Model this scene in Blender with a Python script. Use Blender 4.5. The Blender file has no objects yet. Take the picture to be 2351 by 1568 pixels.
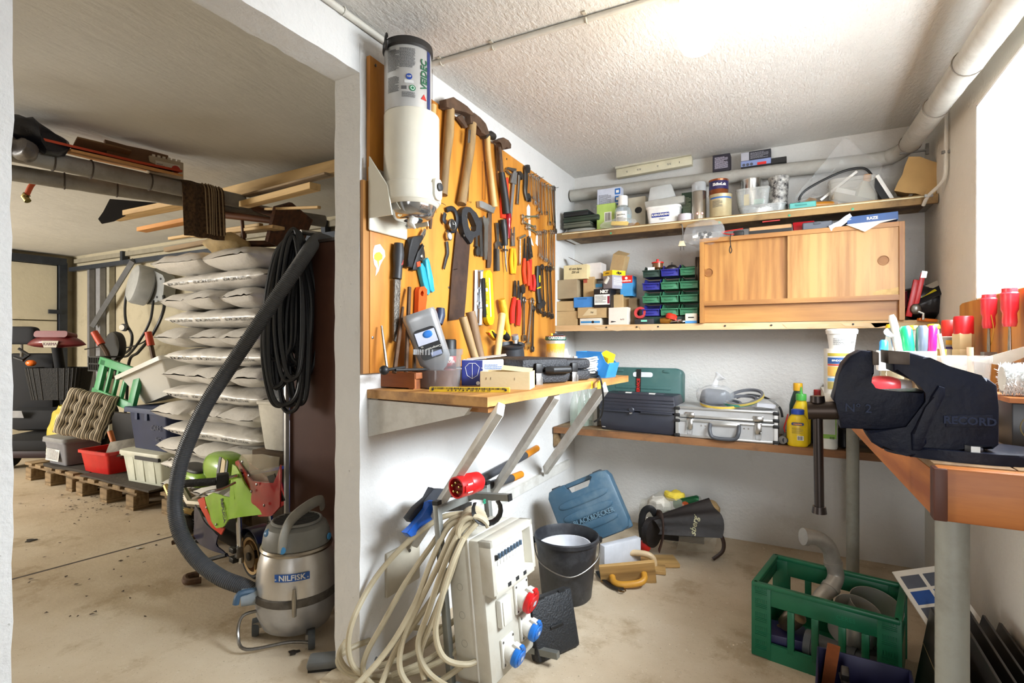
import bpy,bmesh,math,random
from math import sin,cos,pi,radians as rad,sqrt,atan2,hypot
from mathutils import Vector as V,Matrix as MX,noise as NZ,Euler
from mathutils.bvhtree import BVHTree
random.seed(7)
TR,RO = MX.Translation,MX.Rotation
SC = bpy.context.scene
COL = SC.collection
# ---------------------------------------------------------------- camera
CH,FP,YAW = 1.15,1211.0,rad(28.3)
cd = bpy.data.cameras.new('camera'); cd.sensor_width = 36; cd.lens = 36*FP/2351; cd.clip_start = .02
cam = bpy.data.objects.new('camera',cd); COL.objects.link(cam)
cam.location = (0,0,CH); cam.rotation_euler = (pi/2,0,YAW); SC.camera = cam
# ---------------------------------------------------------------- world, lights, exposure
w = bpy.data.worlds.new('sky'); SC.world = w; w.use_nodes = True
w.node_tree.nodes['Background'].inputs[0].default_value = (.75,.85,1,1)
w.node_tree.nodes['Background'].inputs[1].default_value = 1.0
def area(name,loc,rot,sx,sy,power,col):
    l = bpy.data.lights.new(name,'AREA'); l.shape = 'RECTANGLE'; l.size = sx; l.size_y = sy; l.energy = power; l.color = col
    o = bpy.data.objects.new(name,l); COL.objects.link(o); o.location = loc; o.rotation_euler = rot; return o
area('window_daylight',(.90,1.78,1.72),(0,rad(56),0),.5,1.25,25,(.82,.91,1)).data.spread = rad(115)
area('window_skylight',(.77,1.62,1.66),(0,rad(56),rad(-26)),.55,.95,33,(.84,.92,1)).data.spread = rad(150)
area('rear_fill',(.3,-1.6,.95),(rad(85),0,rad(3)),.7,1.2,4.2,(.97,.98,1)).data.spread = rad(66)  # added fill behind the camera, brightens lower back area; rear wall has no opening
area('garage_fill',(-6.6,-1.6,1.35),(rad(106),0,rad(-18)),2.6,1.2,268,(1,.97,.92))  # added light at the closed garage rear wall, brightens sacks and ceiling
SC.view_settings.view_transform = 'Standard'; SC.view_settings.look = 'None'
SC.view_settings.gamma = 1; SC.view_settings.use_curve_mapping = False
SC.view_settings.exposure = 0.5
# ---------------------------------------------------------------- projection helpers (photo pixel -> point on a real plane)
FX,FY,RX,RY = -sin(YAW),cos(YAW),cos(YAW),sin(YAW)
def ray(px,py):
    u = (px-1175.5)/FP; v = (784-py)/FP
    return V((FX+u*RX,FY+u*RY,v))
def onX(px,py,X): d = ray(px,py); t = X/d.x; return V((X,d.y*t,CH+d.z*t))
def onY(px,py,Y): d = ray(px,py); t = Y/d.y; return V((d.x*t,Y,CH+d.z*t))
def onZ(px,py,Z): d = ray(px,py); t = (Z-CH)/d.z; return V((d.x*t,d.y*t,Z))
def onD(px,py,t): d = ray(px,py); return V((d.x*t,d.y*t,CH+d.z*t))
# ---------------------------------------------------------------- room numbers
WL,WLT,WB,WR,ZC = -1.31,.118,3.32,.57,2.245     # room face of partition, its thickness, back wall, right wall, ceiling
GX,YR = -8.2,-1.7                                     # garage door plane, rear wall
ZS1,ZS2,ZS3,ZBL,ZBR = 1.82,1.248,.632,.984,.93  # shelf tops, bench tops
# ---------------------------------------------------------------- materials
MATS = {}
def lin(h):
    h = h.lstrip('#'); c = [int(h[i:i+2],16)/255 for i in (0,2,4)]
    return tuple(x/12.92 if x <= .04045 else ((x+.055)/1.055)**2.4 for x in c)
def newmat(key):
    m = bpy.data.materials.new(key); m.use_nodes = True; MATS[key] = m
    nt = m.node_tree; return m,nt,nt.nodes,nt.links,nt.nodes['Principled BSDF']
def coords(N,L,sc=(1,1,1),rot=(0,0,0)):
    tc = N.new('ShaderNodeTexCoord'); mp = N.new('ShaderNodeMapping'); mp.inputs['Scale'].default_value = sc; mp.inputs['Rotation'].default_value = rot
    L.new(tc.outputs['Object'],mp.inputs['Vector']); return mp.outputs['Vector']
def noisen(N,L,vec,scale,det=3,rough=.55):
    n = N.new('ShaderNodeTexNoise'); n.inputs['Scale'].default_value = scale; n.inputs['Detail'].default_value = det; n.inputs['Roughness'].default_value = rough
    L.new(vec,n.inputs['Vector']); return n.outputs['Fac']
def ramp(N,L,fac,stops):
    r = N.new('ShaderNodeValToRGB'); e = r.color_ramp.elements
    while len(e) < len(stops): e.new(.5)
    for q,(p,c) in zip(e,stops): q.position = p; q.color = (*c,1)
    L.new(fac,r.inputs[0]); return r.outputs[0]
def mixc(N,L,fac,a,b,mode='MIX'):
    m = N.new('ShaderNodeMix'); m.data_type = 'RGBA'; m.blend_type = mode
    for k,x in ((0,fac),(6,a),(7,b)):
        if hasattr(x,'links'): L.new(x,m.inputs[k])
        else: m.inputs[k].default_value = x if k == 0 else (*x,1)
    return m.outputs[2]
def bumpn(N,L,b,fac,strength,dist=.01):
    n = N.new('ShaderNodeBump'); n.inputs['Strength'].default_value = strength; n.inputs['Distance'].default_value = dist
    L.new(fac,n.inputs['Height']); L.new(n.outputs[0],b.inputs['Normal'])
def mat(h,rough=.5,metal=0,var=.12,vs=12,bump=0,bs=60,dirt=None,da=.4,ds=6,spec=.5,coat=0):
    key = f'm{h}{rough}{metal}{var}{vs}{bump}{bs}{dirt}{da}{ds}{coat}{spec}'
    if key in MATS: return MATS[key]
    m,nt,N,L,b = newmat(key)
    c = lin(h); vec = coords(N,L); f = noisen(N,L,vec,vs,4)
    col = ramp(N,L,f,[(.3,tuple(x*(1-var) for x in c)),(.7,tuple(min(1,x*(1+var)) for x in c))])
    if dirt:
        f2 = noisen(N,L,vec,ds,6,.7); mk = ramp(N,L,f2,[(.5-.1*da,(0,0,0)),(.72,(da,)*3)])
        col = mixc(N,L,mk,col,lin(dirt))
    L.new(col,b.inputs['Base Color'])
    b.inputs['Roughness'].default_value = rough; b.inputs['Metallic'].default_value = metal
    b.inputs['Specular IOR Level'].default_value = spec; b.inputs['Coat Weight'].default_value = coat
    if bump: bumpn(N,L,b,noisen(N,L,vec,bs,4),bump)
    return m
def wood(c1,c2,axis=0,scale=6,rough=.55,stretch=10,knots=0,dirt=None):
    key = f'w{c1}{c2}{axis}{scale}{rough}{stretch}{knots}{dirt}'
    if key in MATS: return MATS[key]
    m,nt,N,L,b = newmat(key)
    s = [scale]*3; s[axis] = scale/stretch; vec = coords(N,L,s)
    f = noisen(N,L,vec,3.2,6,.62)
    wv = N.new('ShaderNodeTexWave'); wv.inputs['Scale'].default_value = 1.6; wv.inputs['Distortion'].default_value = 9; wv.inputs['Detail'].default_value = 2
    wv.bands_direction = 'XYZ'[(axis+1) % 3]; L.new(vec,wv.inputs['Vector'])
    mx = N.new('ShaderNodeMath'); mx.operation = 'MULTIPLY_ADD'; L.new(wv.outputs['Fac'],mx.inputs[0]); mx.inputs[1].default_value = .10; L.new(f,mx.inputs[2])
    col = ramp(N,L,mx.outputs[0],[(.38,lin(c1)),(.66,lin(c2))])
    if dirt:
        f2 = noisen(N,L,coords(N,L),5,6,.7); mk = ramp(N,L,f2,[(.5,(0,0,0)),(.7,(.7,)*3)]); col = mixc(N,L,mk,col,lin(dirt))
    L.new(col,b.inputs['Base Color']); b.inputs['Roughness'].default_value = rough
    bumpn(N,L,b,f,.25,.004); return m
def clear(h,alpha=.25,rough=.12,key=''):
    k = f'c{h}{alpha}{rough}{key}'
    if k in MATS: return MATS[k]
    m,nt,N,L,b = newmat(k)
    f = noisen(N,L,coords(N,L),30,3)
    L.new(ramp(N,L,f,[(.3,tuple(x*.9 for x in lin(h))),(.7,lin(h))]),b.inputs['Base Color'])
    b.inputs['Roughness'].default_value = rough
    fr = N.new('ShaderNodeLayerWeight'); fr.inputs[0].default_value = .35
    ma = N.new('ShaderNodeMath'); ma.operation = 'MULTIPLY_ADD'; ma.use_clamp = True
    L.new(fr.outputs['Facing'],ma.inputs[0]); ma.inputs[1].default_value = .35*(1-alpha); ma.inputs[2].default_value = alpha
    L.new(ma.outputs[0],b.inputs['Alpha']); bumpn(N,L,b,f,.1); return m
def emit(h,s):
    m,nt,N,L,b = newmat(f'e{h}{s}'); b.inputs['Emission Color'].default_value = (*lin(h),1); b.inputs['Emission Strength'].default_value = s; return m
def plaster(key,base,stain,bscale,bstr,stain_amt=.35,streak=(1,1,1),bd=.012):
    m,nt,N,L,b = newmat(key)
    vec = coords(N,L); c = lin(base)
    f = noisen(N,L,vec,1.6,6,.65); col = ramp(N,L,f,[(.35,tuple(x*.94 for x in c)),(.7,tuple(min(1,x*1.04) for x in c))])
    f2 = noisen(N,L,coords(N,L,streak),3.5,8,.75); mk = ramp(N,L,f2,[(.56,(0,0,0)),(.78,(stain_amt,)*3)])
    col = mixc(N,L,mk,col,lin(stain))
    f3 = noisen(N,L,vec,90,2); sp = ramp(N,L,f3,[(.74,(0,0,0)),(.78,(.5,)*3)]); col = mixc(N,L,sp,col,lin('#77705f'))
    L.new(col,b.inputs['Base Color']); b.inputs['Roughness'].default_value = .92; b.inputs['Specular IOR Level'].default_value = .2
    fb = noisen(N,L,coords(N,L,streak),bscale,6,.6); bumpn(N,L,b,fb,bstr,bd); return m
# ---------------------------------------------------------------- geometry builder
class G:
    def __init__(s): s.bm = bmesh.new()
    def _new(s,n0): s.bm.verts.ensure_lookup_table(); return s.bm.verts[n0:]
    def _tf(s,n0,M):
        if M is not None:
            for v in s._new(n0): v.co = M @ v.co
        return s
    def face(s,vs):
        try: return s.bm.faces.new(vs)
        except ValueError: return None
    def box(s,c,d,rot=None,bev=0,seg=2,M=None):
        n0 = len(s.bm.verts); x,y,z = d[0]/2,d[1]/2,d[2]/2
        r = bmesh.ops.create_cube(s.bm,size=1)
        for v in r['verts']: v.co = V((v.co.x*d[0],v.co.y*d[1],v.co.z*d[2]))
        if bev:
            e = list({q for v in r['verts'] for q in v.link_edges})
            bmesh.ops.bevel(s.bm,geom=e,offset=bev,segments=seg,profile=.5,affect='EDGES')
        T = TR(V(c))
        if rot is not None: T = T @ Euler(rot).to_matrix().to_4x4()
        return s._tf(n0,(M @ T) if M is not None else T)
    def frus(s,c,d0,d1,h,M=None,bev=0,open_top=False):  # rectangular frustum, base d0 at c, top d1
        n0 = len(s.bm.verts); c = V(c)
        a = [s.bm.verts.new(c+V((sx*d0[0]/2,sy*d0[1]/2,0))) for sx,sy in ((-1,-1),(1,-1),(1,1),(-1,1))]
        b = [s.bm.verts.new(c+V((sx*d1[0]/2,sy*d1[1]/2,h))) for sx,sy in ((-1,-1),(1,-1),(1,1),(-1,1))]
        fs = [s.face(a[::-1])]+[s.face((a[i],a[(i+1) % 4],b[(i+1) % 4],b[i])) for i in range(4)]
        if not open_top: fs.append(s.face(b))
        if bev:
            bmesh.ops.bevel(s.bm,geom=list({e for f in fs for e in f.edges}),offset=bev,segments=2,profile=.5,affect='EDGES')
        return s._tf(n0,M)
    def ring(s,pts): return [s.bm.verts.new(p) for p in pts]
    def skin(s,rings,closed=True,cap0=True,cap1=True,loop=False):
        k = len(rings)
        for i in range(k if loop else k-1):
            a,b = rings[i],rings[(i+1) % k]; n = len(a)
            for j in range(n if closed else n-1): s.face((a[j],a[(j+1) % n],b[(j+1) % n],b[j]))
        if not loop and closed:
            if cap0: s.face(rings[0][::-1])
            if cap1: s.face(rings[-1])
        return s
    def lathe(s,prof,n=24,M=None,a0=0,a1=2*pi):
        n0 = len(s.bm.verts); full = abs(a1-a0-2*pi) < 1e-4; m = n if full else n+1; rs = []
        for r,z in prof: rs.append(s.ring([V((max(r,1e-5)*cos(a0+(a1-a0)*i/n),max(r,1e-5)*sin(a0+(a1-a0)*i/n),z)) for i in range(m)]))
        s.skin(rs,closed=full,cap0=prof[0][0] > 1e-4 and full and prof[0] != prof[-1],cap1=prof[-1][0] > 1e-4 and full and prof[0] != prof[-1])
        return s._tf(n0,M)
    def cyl(s,p0,p1,r0,r1=None,n=14):
        return s.tube([p0,p1],[r0,r0 if r1 is None else r1],n)
    def tube(s,pts,r,n=8,closed=False,flat=1.0,up=None):
        P = [V(p) for p in pts]; k = len(P); R = r if isinstance(r,(list,tuple)) else [r]*k
        rs = []; prev = None
        for i in range(k):
            if closed: t = P[(i+1) % k]-P[i-1]
            else: t = P[min(i+1,k-1)]-P[max(i-1,0)]
            if t.length < 1e-9: t = V((0,0,1))
            t.normalize()
            if prev is None:
                a = V(up) if up else (V((0,0,1)) if abs(t.z) < .9 else V((1,0,0)))
            else: a = prev
            a = a-t*a.dot(t)
            if a.length < 1e-6: a = t.orthogonal()
            a.normalize(); prev = a; b = t.cross(a)
            rs.append(s.ring([P[i]+a*(cos(2*pi*j/n)*R[i]*flat)+b*(sin(2*pi*j/n)*R[i]) for j in range(n)]))
        return s.skin(rs,loop=closed)
    def prism(s,pts,h,M=None,bev=0):
        n0 = len(s.bm.verts)
        A = sum(pts[i-1][0]*pts[i][1]-pts[i][0]*pts[i-1][1] for i in range(len(pts)))
        if A < 0: pts = pts[::-1]
        a = s.ring([V((x,y,0)) for x,y in pts]); b = s.ring([V((x,y,h)) for x,y in pts]); n = len(a)
        fs = [s.face(a[::-1]),s.face(b)]+[s.face((a[i],a[(i+1) % n],b[(i+1) % n],b[i])) for i in range(n)]
        if bev: bmesh.ops.bevel(s.bm,geom=list(fs[1].edges),offset=bev,segments=2,profile=.5,affect='EDGES')
        return s._tf(n0,M)
    def surf(s,f,nu,nv,cu=False,cv=False):
        g = [s.ring([V(f(i/(nu if cu else nu-1),j/(nv if cv else nv-1))) for j in range(nv)]) for i in range(nu)]
        for i in range(nu if cu else nu-1):
            for j in range(nv if cv else nv-1):
                s.face((g[i][j],g[(i+1) % nu][j],g[(i+1) % nu][(j+1) % nv],g[i][(j+1) % nv]))
        return s
    def ball(s,c,r,n=16,m=10,e=1.0,M=None):
        n0 = len(s.bm.verts); r = r if isinstance(r,(tuple,list)) else (r,r,r)
        def p(x): return (abs(x)**e)*(1 if x >= 0 else -1)
        rs = []
        for i in range(1,m):
            ph = -pi/2+pi*i/m
            rs.append(s.ring([V((c[0]+r[0]*p(cos(ph))*p(cos(2*pi*j/n)),c[1]+r[1]*p(cos(ph))*p(sin(2*pi*j/n)),c[2]+r[2]*p(sin(ph)))) for j in range(n)]))
        s.skin(rs); return s._tf(n0,M)
    def wob(s,amp,sc,seed=0):
        for v in s.bm.verts:
            v.co += NZ.noise_vector(v.co*sc+V((seed*3.1,seed*1.7,seed)))*amp
        return s
    def solid(s,t):
        bmesh.ops.recalc_face_normals(s.bm,faces=s.bm.faces); bmesh.ops.solidify(s.bm,geom=s.bm.faces[:],thickness=t); return s
    def sub(s,k=1):
        bmesh.ops.subdivide_edges(s.bm,edges=s.bm.edges[:],cuts=k,use_grid_fill=True); return s
    def d(s,name,m,par=None,loc=None,rz=0,rot=None,label=None,cat=None,group=None,kind=None,ang=38,base=None):
        bmesh.ops.recalc_face_normals(s.bm,faces=s.bm.faces[:])
        me = bpy.data.meshes.new(name); s.bm.to_mesh(me); s.bm.free()
        return link(name,me,m,par,loc,rz,rot,label,cat,group,kind,ang)
LAST = [None]
LABS = ('label_sticker','printed_band','name_plate','label_picture','printed_face')
def onlab(par):                            # print goes under the label it was just put on
    l = LAST[0]
    for q in (l,l.parent if l else None):
        if q and q.parent == par and q.name.split('.')[0] in LABS: return q
    return par
def link(name,me,m,par=None,loc=None,rz=0,rot=None,label=None,cat=None,group=None,kind=None,ang=38):
    me.materials.append(m)
    if ang:
        me.polygons.foreach_set('use_smooth',[True]*len(me.polygons)); me.set_sharp_from_angle(angle=rad(ang))
    o = bpy.data.objects.new(name,me); COL.objects.link(o)
    if par is not None: o.parent = par; LAST[0] = o
    if loc is not None: o.location = loc
    o.rotation_euler = rot if rot is not None else (0,0,rz)
    return tag(o,label,cat,group,kind)
def tag(o,label=None,cat=None,group=None,kind=None):
    for k,x in (('label',label),('category',cat),('group',group),('kind',kind)):
        if x: o[k] = x
    return o
def T(name,label,cat,loc=(0,0,0),rz=0,group=None,rot=None,kind=None):
    o = bpy.data.objects.new(name,None); COL.objects.link(o); o.empty_display_size = .05
    o.location = loc; o.rotation_euler = rot if rot is not None else (0,0,rz)
    return tag(o,label,cat,group,kind)
def dup(root,loc=None,rz=None,label=None,group=None,rot=None,par=None):
    r = root.copy(); COL.objects.link(r); r.parent = par
    if loc is not None: r.location = loc
    if rz is not None: r.rotation_euler = (0,0,rz)
    if rot is not None: r.rotation_euler = rot
    if label: r['label'] = label
    if group: r['group'] = group
    for ch in root.children: dup(ch,par=r)
    return r
def rep(proto,par,loc=None,rot=None):   # a repeated part sharing its mesh
    o = proto.copy(); COL.objects.link(o); o.parent = par
    if loc is not None: o.location = loc
    if rot is not None: o.rotation_euler = rot
    return o
def frame(o,x,z):                        # matrix with local x along x, local z along z
    x = V(x).normalized(); z = V(z); z = (z-x*z.dot(x)).normalized(); y = z.cross(x)
    return MX(((x.x,y.x,z.x,o[0]),(x.y,y.y,z.y,o[1]),(x.z,y.z,z.z,o[2]),(0,0,0,1)))
def arc(c,r,a0,a1,n,ax=(1,0,0),ay=(0,1,0)):
    c,ax,ay = V(c),V(ax),V(ay); return [c+ax*(r*cos(rad(a0+(a1-a0)*i/n)))+ay*(r*sin(rad(a0+(a1-a0)*i/n))) for i in range(n+1)]
def spline(P,k=8,closed=False):
    P = [V(p) for p in P]; n = len(P); out = []
    for i in range(n if closed else n-1):
        if closed: a,b,c,d = P[i-1],P[i],P[(i+1) % n],P[(i+2) % n]
        else: a,b,c,d = P[max(i-1,0)],P[i],P[i+1],P[min(i+2,n-1)]
        for j in range(k):
            t = j/k; out.append(.5*((2*b)+(c-a)*t+(2*a-5*b+4*c-d)*t*t+(3*b-a-3*c+d)*t*t*t))
    if not closed: out.append(P[-1])
    return out
def rr(w,h,r,n=4,cx=0,cy=0):          # rounded rectangle outline
    o = []
    for sx,sy,a in ((1,1,0),(-1,1,90),(-1,-1,180),(1,-1,270)):
        for i in range(n+1): q = rad(a+90*i/n); o.append((cx+sx*(w/2-r)+r*cos(q),cy+sy*(h/2-r)+r*sin(q)))
    return o
def text(s,size,m,par,M=None,wrap=0,on=None,dirn=None,ext=.0004,name='lettering',align='CENTER',bold=0,shear=0,sx=1,lift=.0035):
    c = bpy.data.curves.new('t','FONT'); c.body = s; c.size = size; c.extrude = ext; c.align_x = align; c.align_y = 'CENTER'; c.resolution_u = 2; c.offset = bold; c.shear = shear
    o = bpy.data.objects.new('t',c); me = o.to_mesh().copy(); o.to_mesh_clear(); bpy.data.objects.remove(o); bpy.data.curves.remove(c)
    me.name = name
    for v in me.vertices:
        x,y,z = v.co; x *= sx
        if wrap: a = x/wrap; q = V(((wrap+z)*sin(a),y,(wrap+z)*cos(a)))
        else: q = V((x,y,z))
        v.co = M @ q if M is not None else q
    if on is not None:                     # drop the lettering onto a surface along dirn
        d = V(dirn).normalized(); bad = []
        for v in me.vertices:
            h = on.ray_cast(v.co-d*.3,d,.8)
            if h[0] is None: bad.append(v.index)
            else: v.co = h[0]-d*lift
        if bad:
            bm = bmesh.new(); bm.from_mesh(me); bm.verts.ensure_lookup_table(); bmesh.ops.delete(bm,geom=[bm.verts[i] for i in bad],context='VERTS'); bm.to_mesh(me); bm.free()
    return link(name,me,m,onlab(par),ang=0)
def bvh(o): bm = bmesh.new(); bm.from_mesh(o.data); t = BVHTree.FromBMesh(bm); bm.free(); return t
def lines(M,w,h,rows,m,par,fill=.92,th=.45,name='print',seed=1,bars=False,wrap=0):
    rnd = random.Random(seed); g = G(); par = onlab(par)
    def quad(x0,x1,y0,y1):
        k = max(1,int((x1-x0)/(wrap*.2))) if wrap else 1
        for i in range(k):
            a,b = x0+(x1-x0)*i/k,x0+(x1-x0)*(i+1)/k
            P = [(a,y0),(b,y0),(b,y1),(a,y1)]
            Q = [V(((wrap+.0008)*sin(x/wrap),y,(wrap+.0008)*cos(x/wrap))) if wrap else V((x,y,.0006)) for x,y in P]
            g.face(g.ring([M @ q for q in Q]))
    for i in range(rows):
        p = (w if bars else h)/rows
        if bars: x = -w/2+p*i; quad(x,x+p*rnd.choice((.3,.5,.75)),-h/2,h/2); continue
        y = h/2-p*(i+.5); x = -w/2; end = w/2-(rnd.random()*.3*w if rnd.random() < .3 else 0)
        while x < end-w*.04:
            l = min(w*rnd.uniform(.05,.16),end-x); quad(x,x+l,y-p*th/2,y+p*th/2); x += l+w*.018
    return g.d(name,m,par,ang=0)
def disc(M,r,m,par,name='emblem',n=20,h=.0006,r2=None):
    return G().lathe([(r,0),(r,h)] if r2 is None else [(r2,0),(r,0),(r,h),(r2,h),(r2,0)],n,M).d(name,m,par)
def patch(M,w,h,m,par,name='label_sticker',t=.0005,r=0,wrap=0):
    g = G()
    if wrap:
        n = max(4,int(w/wrap*8))
        g.surf(lambda u,v: M @ V(((wrap+t)*sin((u-.5)*w/wrap),(v-.5)*h,(wrap+t)*cos((u-.5)*w/wrap))),n,2)
    else: g.prism(rr(w,h,r,3) if r else [(-w/2,-h/2),(w/2,-h/2),(w/2,h/2),(-w/2,h/2)],t,M)
    return g.d(name,m,par)
# frames for lettering: outward normal given
def FN(o,n=(0,-1,0),x=None):
    n = V(n); x = V(x) if x else V((0,0,1)).cross(n)
    return frame(o,x,n)
BLK = mat('#151515',.5); DKG = mat('#2b2c2e',.55); WHT = mat('#eceae4',.45); CHR = mat('#c9c9c7',.22,1,.06)
STL = mat('#8f8d89',.38,1,.18,20,dirt='#4a3a2c',da=.5,ds=14); DST = mat('#4c4a47',.5,.8,.25,25,dirt='#3a2a1c',da=.6)
RST = mat('#5b4534',.8,.3,.3,30,.2); RED = mat('#c8221c',.4); BLU = mat('#1f5fae',.4); YEL = mat('#f0c81a',.4)
CARD = mat('#b89a6c',.85,0,.1,5,.05,90,'#8d7048',.35); CARD2 = mat('#cdb88f',.85,0,.08,6,.05,90,'#a08758',.3); PAPER = mat('#e9e5da',.8,0,.05)
INK = mat('#1a1a1a',.6); INKG = mat('#5a5a5a',.6)
# ================================================================ the room
M_WL = plaster('plaster_partition','#dcdad6','#a49d90',45,.35,.22)
M_WB = plaster('plaster_back','#d6d3cd','#a39a88',50,.5,.35)
M_WRT = plaster('plaster_right','#dcd8ce','#9c907b',50,.4,.3)
M_CE = plaster('plaster_ceiling','#dedbd5','#b5afa5',75,.55,.25,(1,.45,1),.012)
M_GC = plaster('garage_ceiling_paint','#d2cfc7','#9c978d',26,.35,.4,(1,.3,1))
M_GW = plaster('garage_wall_paint','#b5ab92','#75694f',30,.35,.5)
def floormat():
    m,nt,N,L,b = newmat('concrete_floor')
    vec = coords(N,L)
    f = noisen(N,L,vec,1.3,8,.65); col = ramp(N,L,f,[(.3,lin('#ae9b80')),(.5,lin('#c2b197')),(.72,lin('#d0c2ab'))])
    f2 = noisen(N,L,vec,3.2,10,.72); mk = ramp(N,L,f2,[(.52,(0,0,0)),(.62,(.55,)*3)]); col = mixc(N,L,mk,col,lin('#96805f'))
    f3 = noisen(N,L,vec,40,4,.7); sp = ramp(N,L,f3,[(.62,(0,0,0)),(.7,(.6,)*3)]); col = mixc(N,L,sp,col,lin('#d5cbb8'))
    f4 = noisen(N,L,vec,120,3,.6); s4 = ramp(N,L,f4,[(.64,(0,0,0)),(.7,(.6,)*3)]); col = mixc(N,L,s4,col,lin('#6b5f4f'))
    L.new(col,b.inputs['Base Color']); b.inputs['Roughness'].default_value = .85
    bumpn(N,L,b,f3,.25,.006); return m
M_FL = floormat()
def slab(name,x0,x1,y0,y1,z0,z1,m,kind='structure',label=None):
    return G().box(((x0+x1)/2,(y0+y1)/2,(z0+z1)/2),(x1-x0,y1-y0,z1-z0)).d(name,m,kind=kind,label=label)
slab('floor',GX-.4,WR+.6,YR-.3,WB+.3,-.1,0,M_FL)
slab('ceiling',WL-WLT,WR+.6,YR-.3,WB+.3,ZC,ZC+.1,M_CE)
slab('ceiling_garage',GX-.4,WL-WLT,YR-.3,WB+.3,ZC,ZC+.1,M_GC)
slab('wall_back',WL-WLT,WR+.6,WB,WB+.3,0,ZC,M_WB)
slab('wall_garage_back',GX-.4,WL-WLT,WB,WB+.3,0,ZC,M_GW)
slab('wall_rear',GX-.4,WR+.6,YR-.3,YR,0,ZC,M_GW)
slab('wall_garage_end',GX-.4,GX-.06,YR,WB,0,ZC,M_GW)
# partition between garage and workshop, with its rough plastered opening
YO0,YO1,ZO = .432,1.338,2.066
def partition():
    g = G(); x0,x1 = WL-WLT,WL
    def blk(y0,y1,z0,z1,ny,nz):
        n0 = len(g.bm.verts)
        for xs in (x0,x1):
            pass
        vs = {}
        def P(i,j,k):
            key = (i,j,k)
            if key not in vs:
                p = V((x0 if i == 0 else x1,y0+(y1-y0)*j/ny,z0+(z1-z0)*k/nz))
                edge = (j == 0 or j == ny) and abs(p.y-YR) > .01 and abs(p.y-WB) > .01
                low = (k == 0 and p.z > .1)
                d = NZ.noise_vector(p*14)*.004+NZ.noise_vector(p*40)*.003
                if edge: p.y += d.x; p.x += d.y*.6
                if low: p.z += d.z; p.x += d.y*.6
                vs[key] = g.bm.verts.new(p)
            return vs[key]
        for j in range(ny):
            for k in range(nz):
                for i in (0,1): g.face((P(i,j,k),P(i,j+1,k),P(i,j+1,k+1),P(i,j,k+1)))
        for j in range(ny):
            for k in (0,nz): g.face((P(0,j,k),P(1,j,k),P(1,j+1,k),P(0,j+1,k)))
        for k in range(nz):
            for j in (0,ny): g.face((P(0,j,k),P(1,j,k),P(1,j,k+1),P(0,j,k+1)))
    blk(YO1,WB,0,ZC,20,40); blk(YR,YO0,0,ZC,20,40); blk(YO0-.004,YO1+.004,ZO,ZC,30,4)
    g.d('wall_partition',M_WL,kind='structure')
partition()
# right wall with the deep basement window recess (and an unseen twin, added to let in light)
ZW0,ZW1,YW1 = 1.297,2.0,2.465
M_REV = plaster('window_reveal_paint','#f4f3f0','#d8d4ca',40,.3,.12)
def rwall():
    x0,x1 = WR,WR+.42
    ys = [YR,-.95,.25,1.12,YW1,WB]
    for i,(a,b) in enumerate(zip(ys[:-1],ys[1:])):
        if i in (1,3):
            slab('wall_right',x0,x1,a,b,0,ZW0,M_WRT); slab('wall_right',x0,x1,a,b,ZW1,ZC,M_WRT)
        else: slab('wall_right',x0,x1,a,b,0,ZC,M_WRT)
    for k,(a,b) in enumerate(((1.12,YW1),(-.95,.25))):
        g = G()
        for y,s in ((a,1),(b,-1)): g.box((x0+.21,y+s*.004,(ZW0+ZW1)/2),(.418,.008,ZW1-ZW0))
        g.box((x0+.21,(a+b)/2,ZW0+.004),(.418,b-a,.008)); g.box((x0+.21,(a+b)/2,ZW1-.004),(.418,b-a,.008))
        t = T(f'window_{k+1}',None,None,(0,0,0),kind='structure')
        g.d('reveal',M_REV,t)
        xf = x1-.06; g = G(); W,H = b-a,ZW1-ZW0; cy,cz = (a+b)/2,(ZW0+ZW1)/2
        for yy in (a+.03,cy,b-.03): g.box((xf,yy,cz),(.05,.045,H-.02))
        for zz in (ZW0+.03,ZW1-.03): g.box((xf,cy,zz),(.05,W-.02,.045))
        fr = g.d('window_frame',WHT,t)
        for yy in ((a+cy)/2,(b+cy)/2): G().box((xf,yy,cz),(.004,W/2-.06,H-.07)).d('pane',clear('#ffffff',.03,.02),t)
rwall()
# splayed, crumbling plaster edge of the window recess
# ---------------------------------------------------------------- insulated pipe along back wall, turning along right wall
M_PIPE = mat('#a9a69d',.8,0,.1,8,.35,25,'#83776a',.4,5)
def bandpipe(path,r,m,name,par,amp=.0025,n=16):
    pts = spline(path,14); rs = [r*(1+.05*NZ.noise(p*14)+.02*NZ.noise(p*50)) for p in pts]
    return G().tube(pts,rs,n).d(name,m,par)
pt = T('insulated_pipe','grey plaster-wrapped heating pipe along back wall, bending under ceiling above window','pipe',(0,0,0))
A = onY(1312,450,3.235)
P = [A,A.lerp(V((.40,3.235,2.075)),.33),A.lerp(V((.40,3.235,2.075)),.66),V((.33,3.235,2.072)),V((.43,3.20,2.075)),V((.475,3.10,2.085))]
bandpipe(P,.038,M_PIPE,'wrapped_run',pt)
Q = [V((.475,3.115,2.088)),V((.482,2.7,2.07)),V((.488,2.2,2.045)),V((.493,1.6,2.015)),V((.5,.9,1.98)),V((.5,.1,1.95))]
bandpipe(Q,.043,M_PIPE,'wrapped_run',pt)
for f in (.02,.35,.62):
    i = V(Q[0]).lerp(Q[3],f); G().tube(arc(i,.0445,0,360,20,(1,0,0),(0,0,1))[:-1],.0022,5,closed=True).d('crack_band',mat('#6c6358',.9),pt)
g = G().box((.485,3.09,2.045),(.10,.012,.008)).box((.54,3.09,2.05),(.012,.012,.05)).d('hanger',STL,pt)
G().tube([A+V((.004,0,0)),A+V((-.006,0,0))],[.030,.029],14).d('pipe_end',mat('#55504a',.9),pt)
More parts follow.
